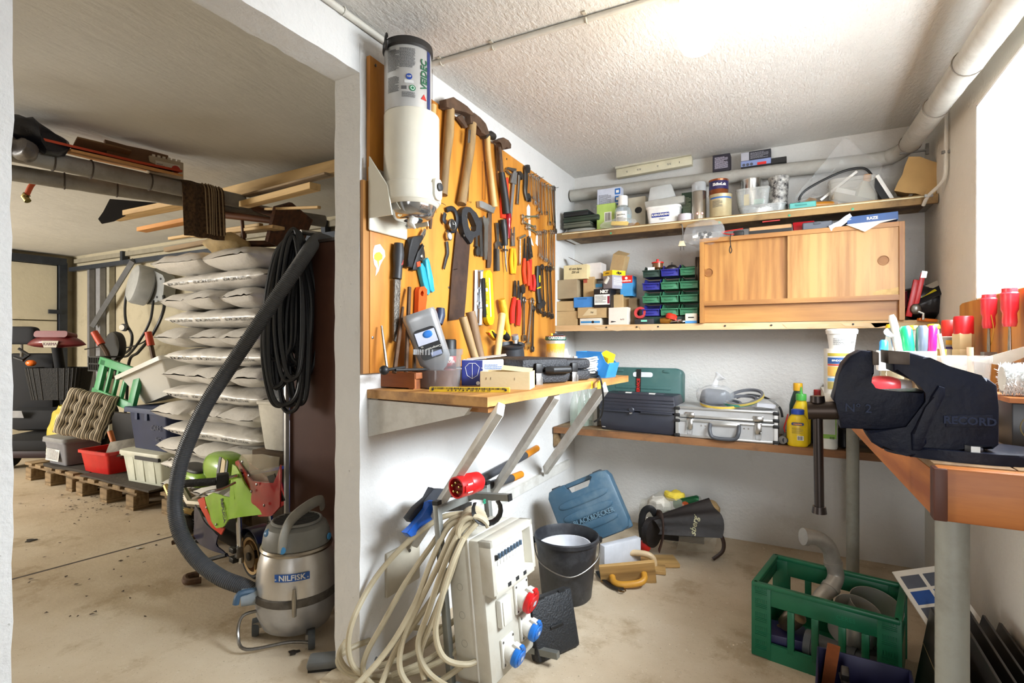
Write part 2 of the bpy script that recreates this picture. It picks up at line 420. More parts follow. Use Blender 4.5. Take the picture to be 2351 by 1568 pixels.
# ---------------------------------------------------------------- electric conduit on ceiling and down the right corner
M_CON = mat('#d3cfc4',.55,0,.06,8,0,60,'#9b9384',.4)
c = T('ceiling_conduit','thin cream electrical conduit clipped across ceiling towards the lamp','conduit')
G().tube([V((WL+.02,1.668,ZC-.011)),V((-.9,1.675,ZC-.011)),V((-.28,1.69,ZC-.011))],.0105,10).d('tube',M_CON,c)
for x in (-1.21,-.98,-.62,-.36): G().tube(arc((x,1.672+(.0155*(x+1.3)),ZC-.011),.0125,180,360,8,(0,1,0),(0,0,1)),.003,6).box((x,1.658,ZC-.003),(.012,.02,.004)).d('clip',mat('#bdb6a6',.5),c)
G().tube(arc((WL+.018,1.668,ZC-.02),.012,0,90,6,(1,0,0),(0,0,1)),.013,10).d('elbow',mat('#6f675b',.6),c)
c = T('wall_conduit','white conduit run along top edge of the partition wall above the opening','conduit')
G().tube([V((WL+.012,-.6,ZC-.022)),V((WL+.012,.6,ZC-.02)),V((WL+.012,1.64,ZC-.02))],.011,10).d('tube',M_CON,c)
for y in (.9,1.25): G().tube(arc((WL+.012,y,ZC-.02),.013,-90,90,8,(1,0,0),(0,0,1)),.003,6).d('clip',M_CON,c)
# ---------------------------------------------------------------- ceiling lamp
l = T('ceiling_lamp','glowing opal glass jar lamp fixed under the workshop ceiling','lamp',(-.268,1.70,ZC))
G().lathe([(.0,0),(.052,0),(.055,-.01),(.055,-.045),(.045,-.055),(0,-.055)],24).d('lamp_holder',WHT,l)
gl = G().lathe([(.045,-.05),(.056,-.062),(.060,-.085),(.060,-.15),(.055,-.178),(.042,-.198),(.022,-.209),(0,-.212)],28).d('glass_shade',emit('#fff1d8',7),l)
pl = bpy.data.lights.new('lamp_bulb','POINT'); pl.energy = 4; pl.color = (1,.88,.72); pl.shadow_soft_size = .06
po = bpy.data.objects.new('lamp_bulb',pl); COL.objects.link(po); po.location = (-.268,1.70,ZC-.30)
# ================================================================ the garage beyond the opening
M_GRY = mat('#6d6f72',.5,.3,.15); M_STEEL = mat('#3a3f47',.5,.5,.2); PINE = wood('#b08a55','#d9b67c',0,5); PINE_Y = wood('#b08a55','#d9b67c',1,5)
OLDW = wood('#6d5b45','#9a8364',0,6,.8); OLDWY = wood('#6d5b45','#9a8364',1,6,.8)
# garage door with sheet panels
d = T('door_1','cream panelled garage door in dark steel frame',None,(0,0,0),kind='structure')
M_DOOR = plaster('door_panel_paint','#d8d0b8','#8a7d60',18,.15,.4)
for z0,z1 in ((.02,.70),(.71,1.405),(1.415,2.10)):
    for y0,y1 in ((-1.6,.4),(.41,1.9),(1.91,3.12)): G().box((GX+.03,(y0+y1)/2,(z0+z1)/2),(.03,y1-y0,z1-z0),bev=.004,seg=1).d('panel',M_DOOR,d)
for y in (3.17,.405): G().box((GX+.05,y,1.07),(.07,.08,2.14)).d('post',M_STEEL,d)
G().box((GX+.05,.8,2.15),(.08,4.8,.09)).d('header',M_STEEL,d)
G().box((GX+.09,3.08,1.52),(.03,.13,.05)).d('latch',M_STEEL,d)
# track, posts and brace on the garage back wall
r = T('door_track','dark steel overhead door track running along the garage wall','track')
G().box((-5.6,3.24,2.06),(5.0,.05,.05)).d('rail',M_STEEL,r)
for x in (-6.9,-5.2,-3.6): G().box((x,3.27,2.12),(.05,.06,.16)).d('bracket',M_STEEL,r)
G().box((-5.6,3.29,2.17),(5.0,.04,.05)).d('upper_rail',mat('#8d8674',.7),r)
for i,(px,w_,c_) in enumerate(((207,.05,'#77777a'),(229,.10,'#8b8c90'),(252,.06,'#a09c8e'))):
    p = onY(px,784,3.27); G().box((p.x,3.28,1.03),(w_,.06,2.06)).d('steel_post',mat(c_,.6,.2),None,label=['slim dark steel post nearest the garage door frame','wide grey steel post beside the slim dark post','pale steel post behind the hose reel'][i],cat='post')
a,b = onY(306,598,3.2),onY(213,748,3.2)
G().tube([a,b],.035,4).d('door_brace',M_GRY,label='flat grey diagonal brace bar on the garage wall',cat='brace')
# hose reel
p = onY(330,656,3.12)
hr = T('hose_reel','round grey wall-mounted hose reel in the garage','hose reel',p)
Mr = RO(rad(90),4,'X') @ RO(0,4,'Z')
G().lathe([(0,.12),(.16,.12),(.20,.10),(.212,.07),(.212,-.04),(.19,-.06),(0,-.06)],32,RO(rad(78),4,'X') @ RO(rad(-14),4,'Y')).d('drum',mat('#a6a7a4',.5),hr)
G().prism([(0,.2),(.30,.10),(.34,.05),(.30,-.17),(.0,-.2)],.12,FN((.02,.14,0),(0,-1,0))).d('bracket',mat('#8e908f',.5),hr)
for dx,dz in ((.14,.12),(.27,.06),(.2,-.13)): G().lathe([(.012,0),(.012,.006),(0,.008)],10,FN((dx+.02,.02,dz))).d('screw',BLK,hr)
def cable(name,label,cat,px,r,m,n=8,k=10,par=None,**kw):
    return G().tube(spline(px,k),r,n).d(name,m,par,label=label,cat=cat,**kw)
HB = mat('#1b1c1e',.45)
cable('air_hose','thin black air hose looping down from the grey hose reel','hose',[onY(292,662,3.1),onY(288,690,3.1),onY(287,720,3.08),onY(291,745,3.06),onY(303,770,3.06),onY(299,800,3.08),onY(285,812,3.1)],.014,HB)
gp = onY(287,752,3.03); gg = T('pressure_gauge','small round pressure gauge hanging on the air hose','gauge',gp)
G().lathe([(.04,.02),(.042,0),(.036,-.012),(0,-.012)],18,FN((0,0,0),(.4,-1,0))).lathe([(.04,0),(.04,.03),(.034,.032)],18,FN((0,0,0),(.6,-1,0))).d('case',BLK,gg)
disc(FN((0,-.02,0),(.5,-1,0)) @ TR((0,0,.018)),.03,PAPER,gg,'dial')
cable('hanging_cable','long black cable hanging diagonally below the hose reel','cable',[onY(352,690,3.1),onY(345,735,3.05),onY(322,780,3.0),onY(295,815,3.0),onY(272,832,3.0),V((-6.6,3.0,.4)),V((-6.6,2.9,.01))],.013,HB)
cable('hanging_cable','black cable from reel bracket ending behind the green crate','cable',[hr.location+V((.22,.08,-.06)),onY(376,710,3.05),onY(352,765,3.0),onY(318,808,3.0),onY(296,833,3.0),V((-6.3,3.0,.4)),V((-6.3,2.9,.01))],.015,HB)
cable('hanging_cable','thin black cable strung level across the garage wall','cable',[onY(195,802,3.15),onY(240,795,3.1),onY(290,798,3.05),onY(330,785,3.05),onY(352,762,3.1)],.008,HB)
# ---------------------------------------------------------------- two wrapped pipes under the garage ceiling and what lies on them
M_PIPE2 = mat('#8f8a80',.85,0,.12,7,.4,22,'#5f5142',.55,6)
YP = 1.93
def gp_pipe(pa,pb,X0,r,lab):
    pts = [onZ(px,py,z) for px,py,z in (pa,pb)]
    d = pts[1]-pts[0]; P = [pts[0]-d*.6]+[pts[0]+d*i/6 for i in range(7)]+[pts[1]+d*.25]
    q = spline(P,8); t = T('overhead_pipe',lab,'pipe')
    G().tube(q,[r*(1+.07*NZ.noise(v*11)) for v in q],14).d('wrapped_run',M_PIPE2,t)
    for f in (.12,.3,.62):
        v = pts[0]+d*f; n = d.normalized(); a = n.orthogonal().normalized(); bb = n.cross(a)
        G().tube([v+(a*cos(k*pi/8)+bb*sin(k*pi/8))*(r*1.03) for k in range(16)],.004,5,closed=True).d('crack_band',mat('#4c4238',.9),t)
    return pts
ppA = gp_pipe((60,357,2.05),(480,447,2.05),0,.045,'thick wrapped pipe nearer the opening, under the garage ceiling')
ppB = gp_pipe((60,402,2.02),(640,492,2.02),0,.042,'second wrapped pipe, the lower one under the garage ceiling')
def on_pipe(px,py,z): return onZ(px,py,z)
def tarp(name,lab,cat,c,d,m,seed,amp=.05,rz=0):
    g = G().ball((0,0,0),(d[0]/2,d[1]/2,d[2]/2),24,14,.7)
    for v in g.bm.verts: v.co += NZ.noise_vector(v.co*7+V((seed,0,0)))*amp + NZ.noise_vector(v.co*20+V((seed,0,0)))*amp*.3
    return g.d(name,m,loc=c,rz=rz,label=lab,cat=cat)
BLKP = mat('#17161a',.3,0,.2,20,.5,18)
tarp('plastic_sack','black plastic sack lying on the pipes against the garage ceiling','sack',onD(70,330,2.62),(.42,.26,.13),BLKP,1)
tarp('plastic_sack','grey crumpled plastic sack in front of the black one on the pipe','sack',onD(45,342,2.5),(.30,.10,.08),mat('#4b4440',.4,0,.3,15,.4,20),2,.03)
dr = ppA[1]-ppA[0]; ang = atan2(dr.y,dr.x)
def onpipe(f,up,side=0): v = ppA[0]+dr*f; n = V((-sin(ang),cos(ang),0)); return v+V((0,0,.045+up))+n*side
for nm,lb,f,up,w_,h_,t_,c_,tl,ct in (('document_folder','orange folder slid between the wrapped pipe and the garage ceiling',.40,.05,.62,.22,.012,'#b5401c',.25,'folder'),
    ('cardboard_sheet','tan cardboard sheet under the orange folder on the pipe',.47,.025,.50,.24,.012,'#c0894f',.2,'cardboard'),
    ('cardboard_sheet','dark brown folded card standing on the pipe beside the folder',.56,.075,.30,.02,.13,'#6b4a2c',-.5,'cardboard'),
    ('cardboard_sheet','brown peaked cardboard lying behind the orange folder',.36,.07,.24,.12,.01,'#7a5a36',-.35,'cardboard')):
    G().box((0,0,0),(w_,h_,t_)).sub(2).wob(.008,8,len(lb)).d(nm,mat(c_,.8),loc=onpipe(f,up),rot=(tl,0,ang),label=lb,cat=ct)
sb = T('label_box','small cream carton with round red sticker standing on the pipe','box',onpipe(.715,.0),ang-.12)
G().box((0,0,.05),(.17,.06,.10),bev=.004).d('carton',mat('#b9a88c',.8),sb)
for k in range(6): G().box((-.062+k*.025,-.02,.105),(.014,.014,.012)).d('tab',mat('#d8ccb4',.8),sb)
patch(FN((.005,-.031,.048)),.12,.06,mat('#d9d0bd',.7),sb,'label_sticker'); disc(FN((.045,-.032,.05)),.022,mat('#b5321e',.6),sb,'emblem')
lines(FN((-.03,-.0315,.05)),.04,.03,4,INKG,sb)
# draped sacking over the pipes
def rug():
    m,nt,N,L,b = newmat('woven_rug')
    v = coords(N,L); wv = N.new('ShaderNodeTexWave'); wv.inputs['Scale'].default_value = 160; L.new(v,wv.inputs['Vector'])
    L.new(ramp(N,L,noisen(N,L,v,60,3),[(.3,lin('#3d2c1c')),(.7,lin('#6a4f34'))]),b.inputs['Base Color']); b.inputs['Roughness'].default_value = .95
    bumpn(N,L,b,wv.outputs['Fac'],.6,.004)
    t = T('draped_mat','brown woven mat with pale stripes draped over the garage pipes','mat')
    A0,A1 = onpipe(.80,.012),onpipe(1.07,.012); n = V((-sin(ang),cos(ang),0))
    def f(u,v):
        p = A0.lerp(A1,u); s = v*.62
        if s < .17: q = n*(.17-s)+V((0,0,0))
        elif s < .27: a = (s-.17)/.1*pi/2; q = n*(-.06*sin(a))+V((0,0,-.06*(1-cos(a))))
        else: q = n*(-.06-.05*(s-.27))+V((0,0,-.06-(s-.27)*.8))
        return p+q+n*(.012*sin(u*16+v*2))*min(1,s*3)
    G().surf(f,26,22).solid(.006).d('cloth',m,t)
    for k in range(7):
        u = .52+.07*k; G().tube([V(f(u,.3+.7*j/14))-n*.008 for j in range(14)],.004,5).d('stripe',mat('#a08a6a',.9),t)
rug()
# timber stored over the pipes
def plank(lab,p0,p1,w_,t_,m=None,name='timber_plank',extra=0):
    a,b = V(p0),V(p1); d = b-a; L_ = d.length
    return G().box((L_/2,0,0),(L_,w_,t_),bev=.002,seg=1).d(name,m or PINE,loc=a,rot=(0,-atan2(d.z,hypot(d.x,d.y)),atan2(d.y,d.x)),label=lab,cat='plank')
plank('thick pine beam reaching from the pipes to the opening pier',onZ(500,452,2.13),onZ(800,378,2.165),.06,.075)
plank('weathered pine plank with pointed end below the thick beam',onD(560,470,3.3),onD(724,428,2.7),.06,.035)
plank('thin dark lath under the thick pine beam',onD(565,450,3.4),onD(756,400,2.55),.05,.012,OLDW)
plank('thin wooden lath far back under the garage ceiling',onD(610,480,3.4),onD(733,476,2.9),.02,.015)
plank('short pine plank with leather piece, end sticking out under the pipes',onD(258,500,3.75),onD(450,462,3.3),.10,.035)
plank('narrow orange pine batten below the short plank',onD(325,528,4.0),onD(505,492,3.5),.07,.03,wood('#a86a2a','#cf8f46',0,5))
plank('long pine lath stretching above the pellet sacks',onD(390,548,3.9),onD(600,516,3.4),.03,.02)
plank('pale flat plank resting above the top pellet sack',onD(450,543,3.8),onD(640,522,3.2),.08,.02)
plank('rough grey batten just over the sacks at the far side',onD(382,574,3.9),onD(560,540,3.4),.04,.03,OLDW)
p = onD(300,480,3.62)
G().prism([(-.12,.06),(.16,.05),(.10,.0),(0,-.03),(-.10,-.09),(-.17,-.11),(-.19,-.08),(-.16,-.03)],.012,FN((0,0,0),(.6,-.7,0))).d('leather_flap',mat('#14100e',.9,0,.3),loc=p,label='black leather flap with eyelet hanging from the pipe',cat='leather')
# orange hose end
hp = T('hose_end','short orange hose with brass elbow hanging from the pipes','hose')
h0,h1,h2 = onD(104,396,3.25),onD(75,422,3.2),onD(62,446,3.2)
G().tube(spline([h0,h1,h2],8),.014,10).d('hose',mat('#b84a1e',.5),hp)
G().tube([h2,onD(57,452,3.2),onD(64,462,3.2)],[.02,.02,.018],10).d('elbow',mat('#8a7a4a',.35,.9),hp)
# ---------------------------------------------------------------- brown cabinet with blue door
Zc = 1.595
pa = onZ(657,1350,0); cx0,cy0 = pa.x,pa.y
cb = T('steel_cabinet','tall brown cabinet with blue front standing behind the white pier','cabinet',(cx0,cy0,0))
M_BR = mat('#48281c',.75,0,.1,3,0,60,'#5f3d2c',.35,2)
G().box((.31,.24,Zc/2),(.60,.46,Zc),bev=.004).d('side_panel',M_BR,cb)
G().box((0.003,.0,Zc/2),(.012,.02,Zc)).d('edge_strip',mat('#c9c8c4',.4,.4),cb)
for z0,z1 in ((.03,.78),(.80,1.57)): G().box((-.006,.245,(z0+z1)/2),(.02,.44,z1-z0),bev=.003).d('door_panel',mat('#16389a',.4),cb)
G().box((.31,.24,Zc+.006),(.61,.47,.012)).d('top_sheet',mat('#2c2220',.6),cb)
tarp('cloth_bundle','blue grey cloth bundle on top of the brown cabinet','cloth',V((cx0+.50,cy0+.12,Zc+.07)),(.22,.2,.12),mat('#5a7182',.9),4,.03)
# pier-side black cable bundle hung on the cabinet corner
cbun = T('cable_bundle','hank of thick black cable hung on the brown cabinet corner','cable')
rnd = random.Random(3)
top = onD(690,548,2.40)
for k in range(22):
    w_ = rnd.uniform(.03,.095); ln = rnd.uniform(.5,.78); sx = rnd.uniform(-.06,.03); tw = rnd.uniform(-.5,.5)
    c_ = top+V((0,0,rnd.uniform(-.02,.03)))
    dirx = V((RX*cos(tw)-FX*.3*sin(tw),RY*cos(tw)-FY*.3*sin(tw),0)); off = V((FX,FY,0))*(-.0-.004*k)
    q = [c_+off,c_+off+dirx*(-w_*.55+sx)+V((0,0,-.10*ln/.7)),c_+off+dirx*(-w_+sx*1.4)+V((0,0,-ln*.6)),c_+off+dirx*(-w_*.6+sx*1.5)+V((0,0,-ln*.94)),
         c_+off+dirx*(sx*1.4)+V((0,0,-ln)),c_+off+dirx*(w_*.55+sx)+V((0,0,-ln*.9)),c_+off+dirx*(w_*.7+sx)+V((0,0,-ln*.5)),c_+off+dirx*(w_*.35)+V((0,0,-.08))]
    G().tube(spline(q,7,True),.0095,7,closed=True).d('cable_loop',mat('#1f2124',.38),cbun)
G().tube([top+V((0,0,.03)),top+V((.02,.1,.035))],.012,8).d('hook',STL,cbun)
# ---------------------------------------------------------------- pallets
PALW = wood('#6f5a3f','#98805e',0,6,.85,dirt='#3f3428'); PALW_Y = wood('#6f5a3f','#98805e',1,6,.85,dirt='#3f3428')
def pallet(loc,lab,rz=0,mat_cover=True):
    t = T('pallet',lab,'pallet',loc,rz,'pallets on the garage floor')
    blk = None
    for i,x in enumerate((.05,.4,.75)):
        for j,y in enumerate((.05,.6,1.15)):
            if blk is None: blk = G().box((0,0,.061),(.10,.10,.078),bev=.004,seg=1).d('block',PALW,t,loc=(x,y,0))
            else: rep(blk,t,(x,y,0))
        G().box((x,.6,.011),(.10,1.2,.022),bev=.002,seg=1).d('bottom_board',PALW_Y,t)
    for y in (.07,.6,1.13): G().box((.4,y,.111),(.8,.10,.022),bev=.002,seg=1).d('stringer_board',PALW,t)
    for k,x in enumerate((.05,.225,.4,.575,.75)): G().box((x,.6,.133),(.13 if k % 2 == 0 else .10,1.2,.022),bev=.002,seg=1).d('top_board',PALW_Y,t)
    return t
PA = pallet((-4.752,1.93,0),'wooden pallet carrying the blue, white and red boxes')
PB = pallet((-3.73,1.99,0),'wooden pallet under the stack of white pellet sacks')
PC = pallet((-5.66,1.95,0),'dusty wooden pallet beside the scooter, under the yellow sack')
G().box((-4.25,2.3,.150),(.92,.72,.012)).sub(3).wob(.008,6).d('rubber_mat',mat('#433b32',.9,0,.2,30,.4,60),label='dark doormat spread over the pallet under the boxes',cat='mat')
G().box((-5.05,2.25,.152),(.62,.55,.02),rot=(0,.01,.1)).sub(3).wob(.012,5).d('sack_cloth',mat('#3c362f',.95),label='folded grey sacking between the two pallets',cat='cloth')
# ---------------------------------------------------------------- pellet sacks
M_SACK = mat('#d8d4cd',.32,0,.04,4,.25,40,'#c2bcb0',.3,3)
SINK = mat('#2c2e31',.5)
def sack(L_,W_,H_,seed,nu=44,nv=36):
    g = G()
    def f(u,v):
        s = 2*u-1; a = 2*pi*v
        es = abs(s)**5; w_ = W_/2*(1-.06*es); h_ = H_/2*max(.035,(1-abs(s)**4.5)**.62)
        cx = cos(a); sz = sin(a)
        y = w_*(abs(cx)**.72)*(1 if cx >= 0 else -1); z = h_*(abs(sz)**.85)*(1 if sz >= 0 else -1)
        e = min(1,max(0,(abs(s)-.45)/.5)); q = V((s*L_/2*3,y*3,z*3+seed*7.3))
        wr = NZ.noise(V((s*5,y*34+seed,3.1*seed)))*.016*e+NZ.noise(q*2.2)*.016+NZ.noise(q*6)*.007
        sd = abs(cx)**6
        wr2 = NZ.noise(V((s*26*L_,z*6,seed*2.2)))*.011*sd
        return (s*L_/2*(1+.02*NZ.noise(V((y*8,seed,1)))),y+wr2*(1 if cx >= 0 else -1),z*(1+.0)+wr*(abs(sz)**.5)*(1 if sz > 0 else .4)+NZ.noise(V((s*2,seed,y*3)))*.006)
    return g.surf(f,nu,nv,cv=True)
stack0 = V((-3.73,1.985,.144)); PIT = .121
lname = ['bottom','second','third','fourth','fifth','sixth','seventh','eighth','ninth','tenth','eleventh','twelfth','topmost']
rnd = random.Random(11)
protos = {}
for k in range(13):
    z = .062+PIT*k; ends = (k % 2 == 0); jx = rnd.uniform(-.03,.03)
    if not ends:
        t = T('pellet_sack',f'white pellet sack lying lengthwise in the {lname[k]} layer of the stack','sack',stack0+V((.505+jx,.27,z)),rnd.uniform(-.02,.02),'pellet sacks on the pallet')
        o = sack(1.03,.54,.128,k).d('sack',M_SACK,t,ang=60); bv = bvh(o)
        for i in range(3):
            text('NEOVA CLEAN PELLETS 6 mm',.027,SINK,t,FN((-.32+.30*i+jx,-.30,-.012)),on=bv,dirn=(0,1,0),sx=.72)
        for i in (0,1):
            text('NEOVA\nPELLETS',.062,SINK,t,TR((-.12+.42*i,-.02,.1)) @ RO(rad(-90),4,'Z'),on=bv,dirn=(0,0,-1),bold=.002)
    else:
        n = 2 if k == 12 else 3; wd = 1.0/n
        for i in range(n):
            x = wd*(i+.5)+jx; ti = rnd.uniform(-.06,.06)
            t = T('pellet_sack',f'white pellet sack, {["first", "middle", "last"][i] if n == 3 else ["slumped", "plump lettered"][i]} of the crosswise sacks in the {lname[k]} layer','sack',stack0+V((x,.28+rnd.uniform(-.03,.03),z)),pi/2+rnd.uniform(-.08,.08),'pellet sacks on the pallet')
            o = sack(.62,wd*1.06,.128 if k < 12 else .15,k*3+i+20,34,30).d('sack',M_SACK,t,ang=60); bv = bvh(o)
            if i > 0 or k == 12:
                text('NEOVA CLEAN PELLETS',.022,SINK,t,TR((-.20,0,.1)) @ RO(rad(-90),4,'Z'),on=bv,dirn=(0,0,-1),sx=.62)
            if i == n-1:
                text('NEOVA\nPELLETS',.06,SINK,t,TR((-.05,-.02,.1)) @ RO(rad(-60),4,'Z'),on=bv,dirn=(0,0,-1),bold=.002)
                text('NEOVA CLEAN PELLETS',.026,SINK,t,frame((.0,-.25,-.01),(1,0,0),(0,-1,0)),on=bv,dirn=(0,1,0),sx=.75)
# things on top of the sacks
ztop = stack0.z+PIT*13+.02
st = T('broken_stool','overturned brown stool with round legs lying on the sacks','stool',(-2.95,2.3,ztop-.005),.3)
M_LEA = wood('#3f2415','#6b4024',0,6,.5)
G().prism([(-.13,-.13),(.13,-.15),(.17,.05),(.10,.15),(-.12,.13)],.028,frame((.05,0,.14),(.3,.1,1),(1,-.2,0))).d('seat',M_LEA,st)
for (a,b) in (((.03,-.08,.18),(-.42,-.14,.24)),((.05,.09,.22),(-.24,.0,.31)),((.02,-.02,.05),(-.36,-.16,.03))):
    G().tube([a,b],[.02,.024],10).d('leg',M_LEA,st)
G().tube([(-.2,-.1,.2),(-.18,-.1,.02)],.011,8).d('stretcher',M_LEA,st)
tarp('paper_wrap','crumpled tan paper wrap on the topmost sacks','paper',V((-3.2,2.1,ztop+.02)),(.34,.2,.09),mat('#b39b6e',.8,0,.2,10,.4,25),6,.05)
t = T('pellet_sack','white pellet sack lying apart behind the overturned stool','sack',(-2.98,2.74,ztop+.0),.2,'pellet sacks on the pallet')
o = sack(.62,.36,.15,77).d('sack',M_SACK,t,ang=60); text('NEOVA\nPELLETS',.05,SINK,t,FN((-.05,-.3,.0)),on=bvh(o),dirn=(0,1,0))
G().lathe([(.0,0),(.15,0),(.16,.004),(.16,.03),(.145,.036),(0,.036)],24).d('bucket_cover',mat('#d9d3c2',.5),loc=(-2.86,2.74,ztop+.085),rot=(.1,.05,0),label='flat white bucket lid on the sack behind the stool',cat='lid')
# styrofoam box with two bottles beside the stack
bx = onD(617,1036,2.92)
sbx = T('support_carton','dark brown carton holding up the white foam box','carton',(bx.x,bx.y+.12,0),0)
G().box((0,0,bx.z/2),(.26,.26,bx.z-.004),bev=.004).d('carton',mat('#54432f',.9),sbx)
fb = T('foam_box','dirty white foam box wedged between the sacks and blue cabinet door','box',(bx.x+.01,bx.y+.12,bx.z),.05)
G().frus((0,0,0),(.15,.2),(.205,.25),.262,bev=.012).d('body',mat('#d9d3c5',.9,0,.05,30,.15,80,'#7d6f55',.35,7),fb)
G().frus((0,0,.255),(.212,.255),(.215,.258),.02,bev=.006).d('rim',mat('#d9d3c5',.9),fb)
for i,dx in enumerate((-.035,.04)):
    b = T('water_bottle',['clear plastic bottle with blue cap, the farther one on the foam box','clear plastic bottle with blue cap, the one closer to the cabinet'][i],'bottle',(bx.x+dx+.005,bx.y+.06,bx.z+.275),0,'bottles on the foam box')
    G().lathe([(.0,0),(.026,0),(.03,.01),(.028,.04),(.013,.062),(.013,.075)],16).d('body',clear('#dfe8ea',.2),b)
    G().lathe([(.0,.098),(.016,.098),(.017,.092),(.017,.072),(0,.072)],16).d('cap',mat('#4aa0c8',.4),b)
# ---------------------------------------------------------------- boxes and bins on the pallets
def bin_(lab,name,cat,loc,d0,d1,h,m,rz=0,rim=.014,rot=None,rimw=.012,wall=.004,lip=True):
    t = T(name,lab,cat,loc,rz,rot=rot)
    g = G()
    def rect(d,z,r): return [V((x,y,z)) for x,y in rr(d[0],d[1],r,3)]
    R = [rect(d0,0,.015),rect(d0,.0,.02),rect(d1,h,.025),rect((d1[0]-2*wall,d1[1]-2*wall),h,.022),rect((d0[0]-2*wall,d0[1]-2*wall),wall,.016)]
    g.skin([g.ring(q) for q in R[1:]]).d('tub',m,t)
    if lip:
        g = G(); a = (d1[0]+2*rimw,d1[1]+2*rimw)
        g.skin([g.ring(q) for q in (rect(d1,h,.025),rect(a,h,.03),rect(a,h-rim,.03),rect((a[0]-.006,a[1]-.006),h-rim,.03),rect((a[0]-.006,a[1]-.006),h-.004,.03))],cap0=False,cap1=False).d('rim',m,t)
    return t
zp = .157
q = onD(330,1106,3.42)
wb = bin_('greenish white storage box with lid, lowest of the three by the sacks','storage_box','box',(-4.02,2.18,zp),(.40,.30),(.45,.35),.20,mat('#c9ccba',.5,0,.1,3),.06)
G().prism(rr(.49,.39,.04),.03,TR((0,0,.197)),bev=.008).d('lid',mat('#c8c7b4',.5),wb)
for x in (-.13,-.02,.10): G().box((x,-.162,.10),(.07,.008,.17),rot=(.1,0,0)).d('panel',mat('#d6d9c8',.5),wb)
G().box((.1,-.19,.19),(.26,.02,.025)).d('handle',BLK,wb)
bb = bin_('dark blue storage box with writing, standing on the greenish white box','storage_box','box',(-4.02,2.22,zp+.228),(.40,.30),(.46,.35),.28,mat('#0d1b40',.6,0,.12),.03)
G().prism(rr(.51,.40,.03),.035,TR((0,0,.262)),bev=.006).d('lid',mat('#11234a',.6),bb)
text('CARS',.05,mat('#0a1230',.6),bb,FN((.10,-.172,.16),(0,-1,.1))); text('HC',.05,mat('#0a1230',.6),bb,FN((.12,-.165,.08),(0,-1,.1)))
for x in (-.12,.0): G().box((x,-.176,.235),(.03,.012,.05)).d('clip',mat('#11234a',.6),bb)
tb = bin_('large translucent white bin lying tilted on the blue box','plastic_bin','bin',(-4.10,2.30,zp+.59),(.36,.28),(.56,.42),.26,mat('#d6d4cc',.35,0,.05,3),0,rot=(rad(6),rad(-16),rad(2)),rim=.03,rimw=.02)
rc = bin_('bright red open box on the pallet edge','plastic_box','box',(-4.66,2.13,zp),(.31,.22),(.36,.27),.17,mat('#c01a16',.35),.08,rim=.022)
for s in (-1,1): G().box((.18*s*.93,0,.12),(.012,.09,.03),bev=.004).d('handle_slot',mat('#7d0f0d',.5),rc)
fl = T('plastering_float','grey dusty plastering float with wooden handle in the red box','float',(-4.48,2.10,zp+.17),.2,rot=(rad(60),rad(-10),rad(15)))
G().box((0,.02,0),(.27,.13,.012),bev=.002).d('board',mat('#6f6a60',.9,0,.25,10,dirt='#b0aa9c',da=.6),fl)
hm = T('wooden_haft','orange wooden tool handle sticking out of the red box','handle',(-4.62,2.14,zp+.13))
G().tube([(0,0,0),(-.10,.0,.16)],[.017,.02],10).d('grip',mat('#b8652b',.5),hm)
gt = bin_('grey lidded plaster tub with printed sheet on its side','plastic_tub','tub',(-5.2,2.10,zp+.012),(.27,.22),(.33,.27),.19,mat('#75757a',.5),.03)
G().prism(rr(.36,.30,.05),.03,TR((0,0,.187)),bev=.01).d('lid',mat('#7b7a78',.6,0,.15,8),gt)
patch(FN((-.03,-.128,.10),(0,-1,.12)),.20,.14,mat('#d3cfca',.6),gt); lines(FN((-.03,-.131,.10),(0,-1,.12)),.18,.12,12,INKG,gt)
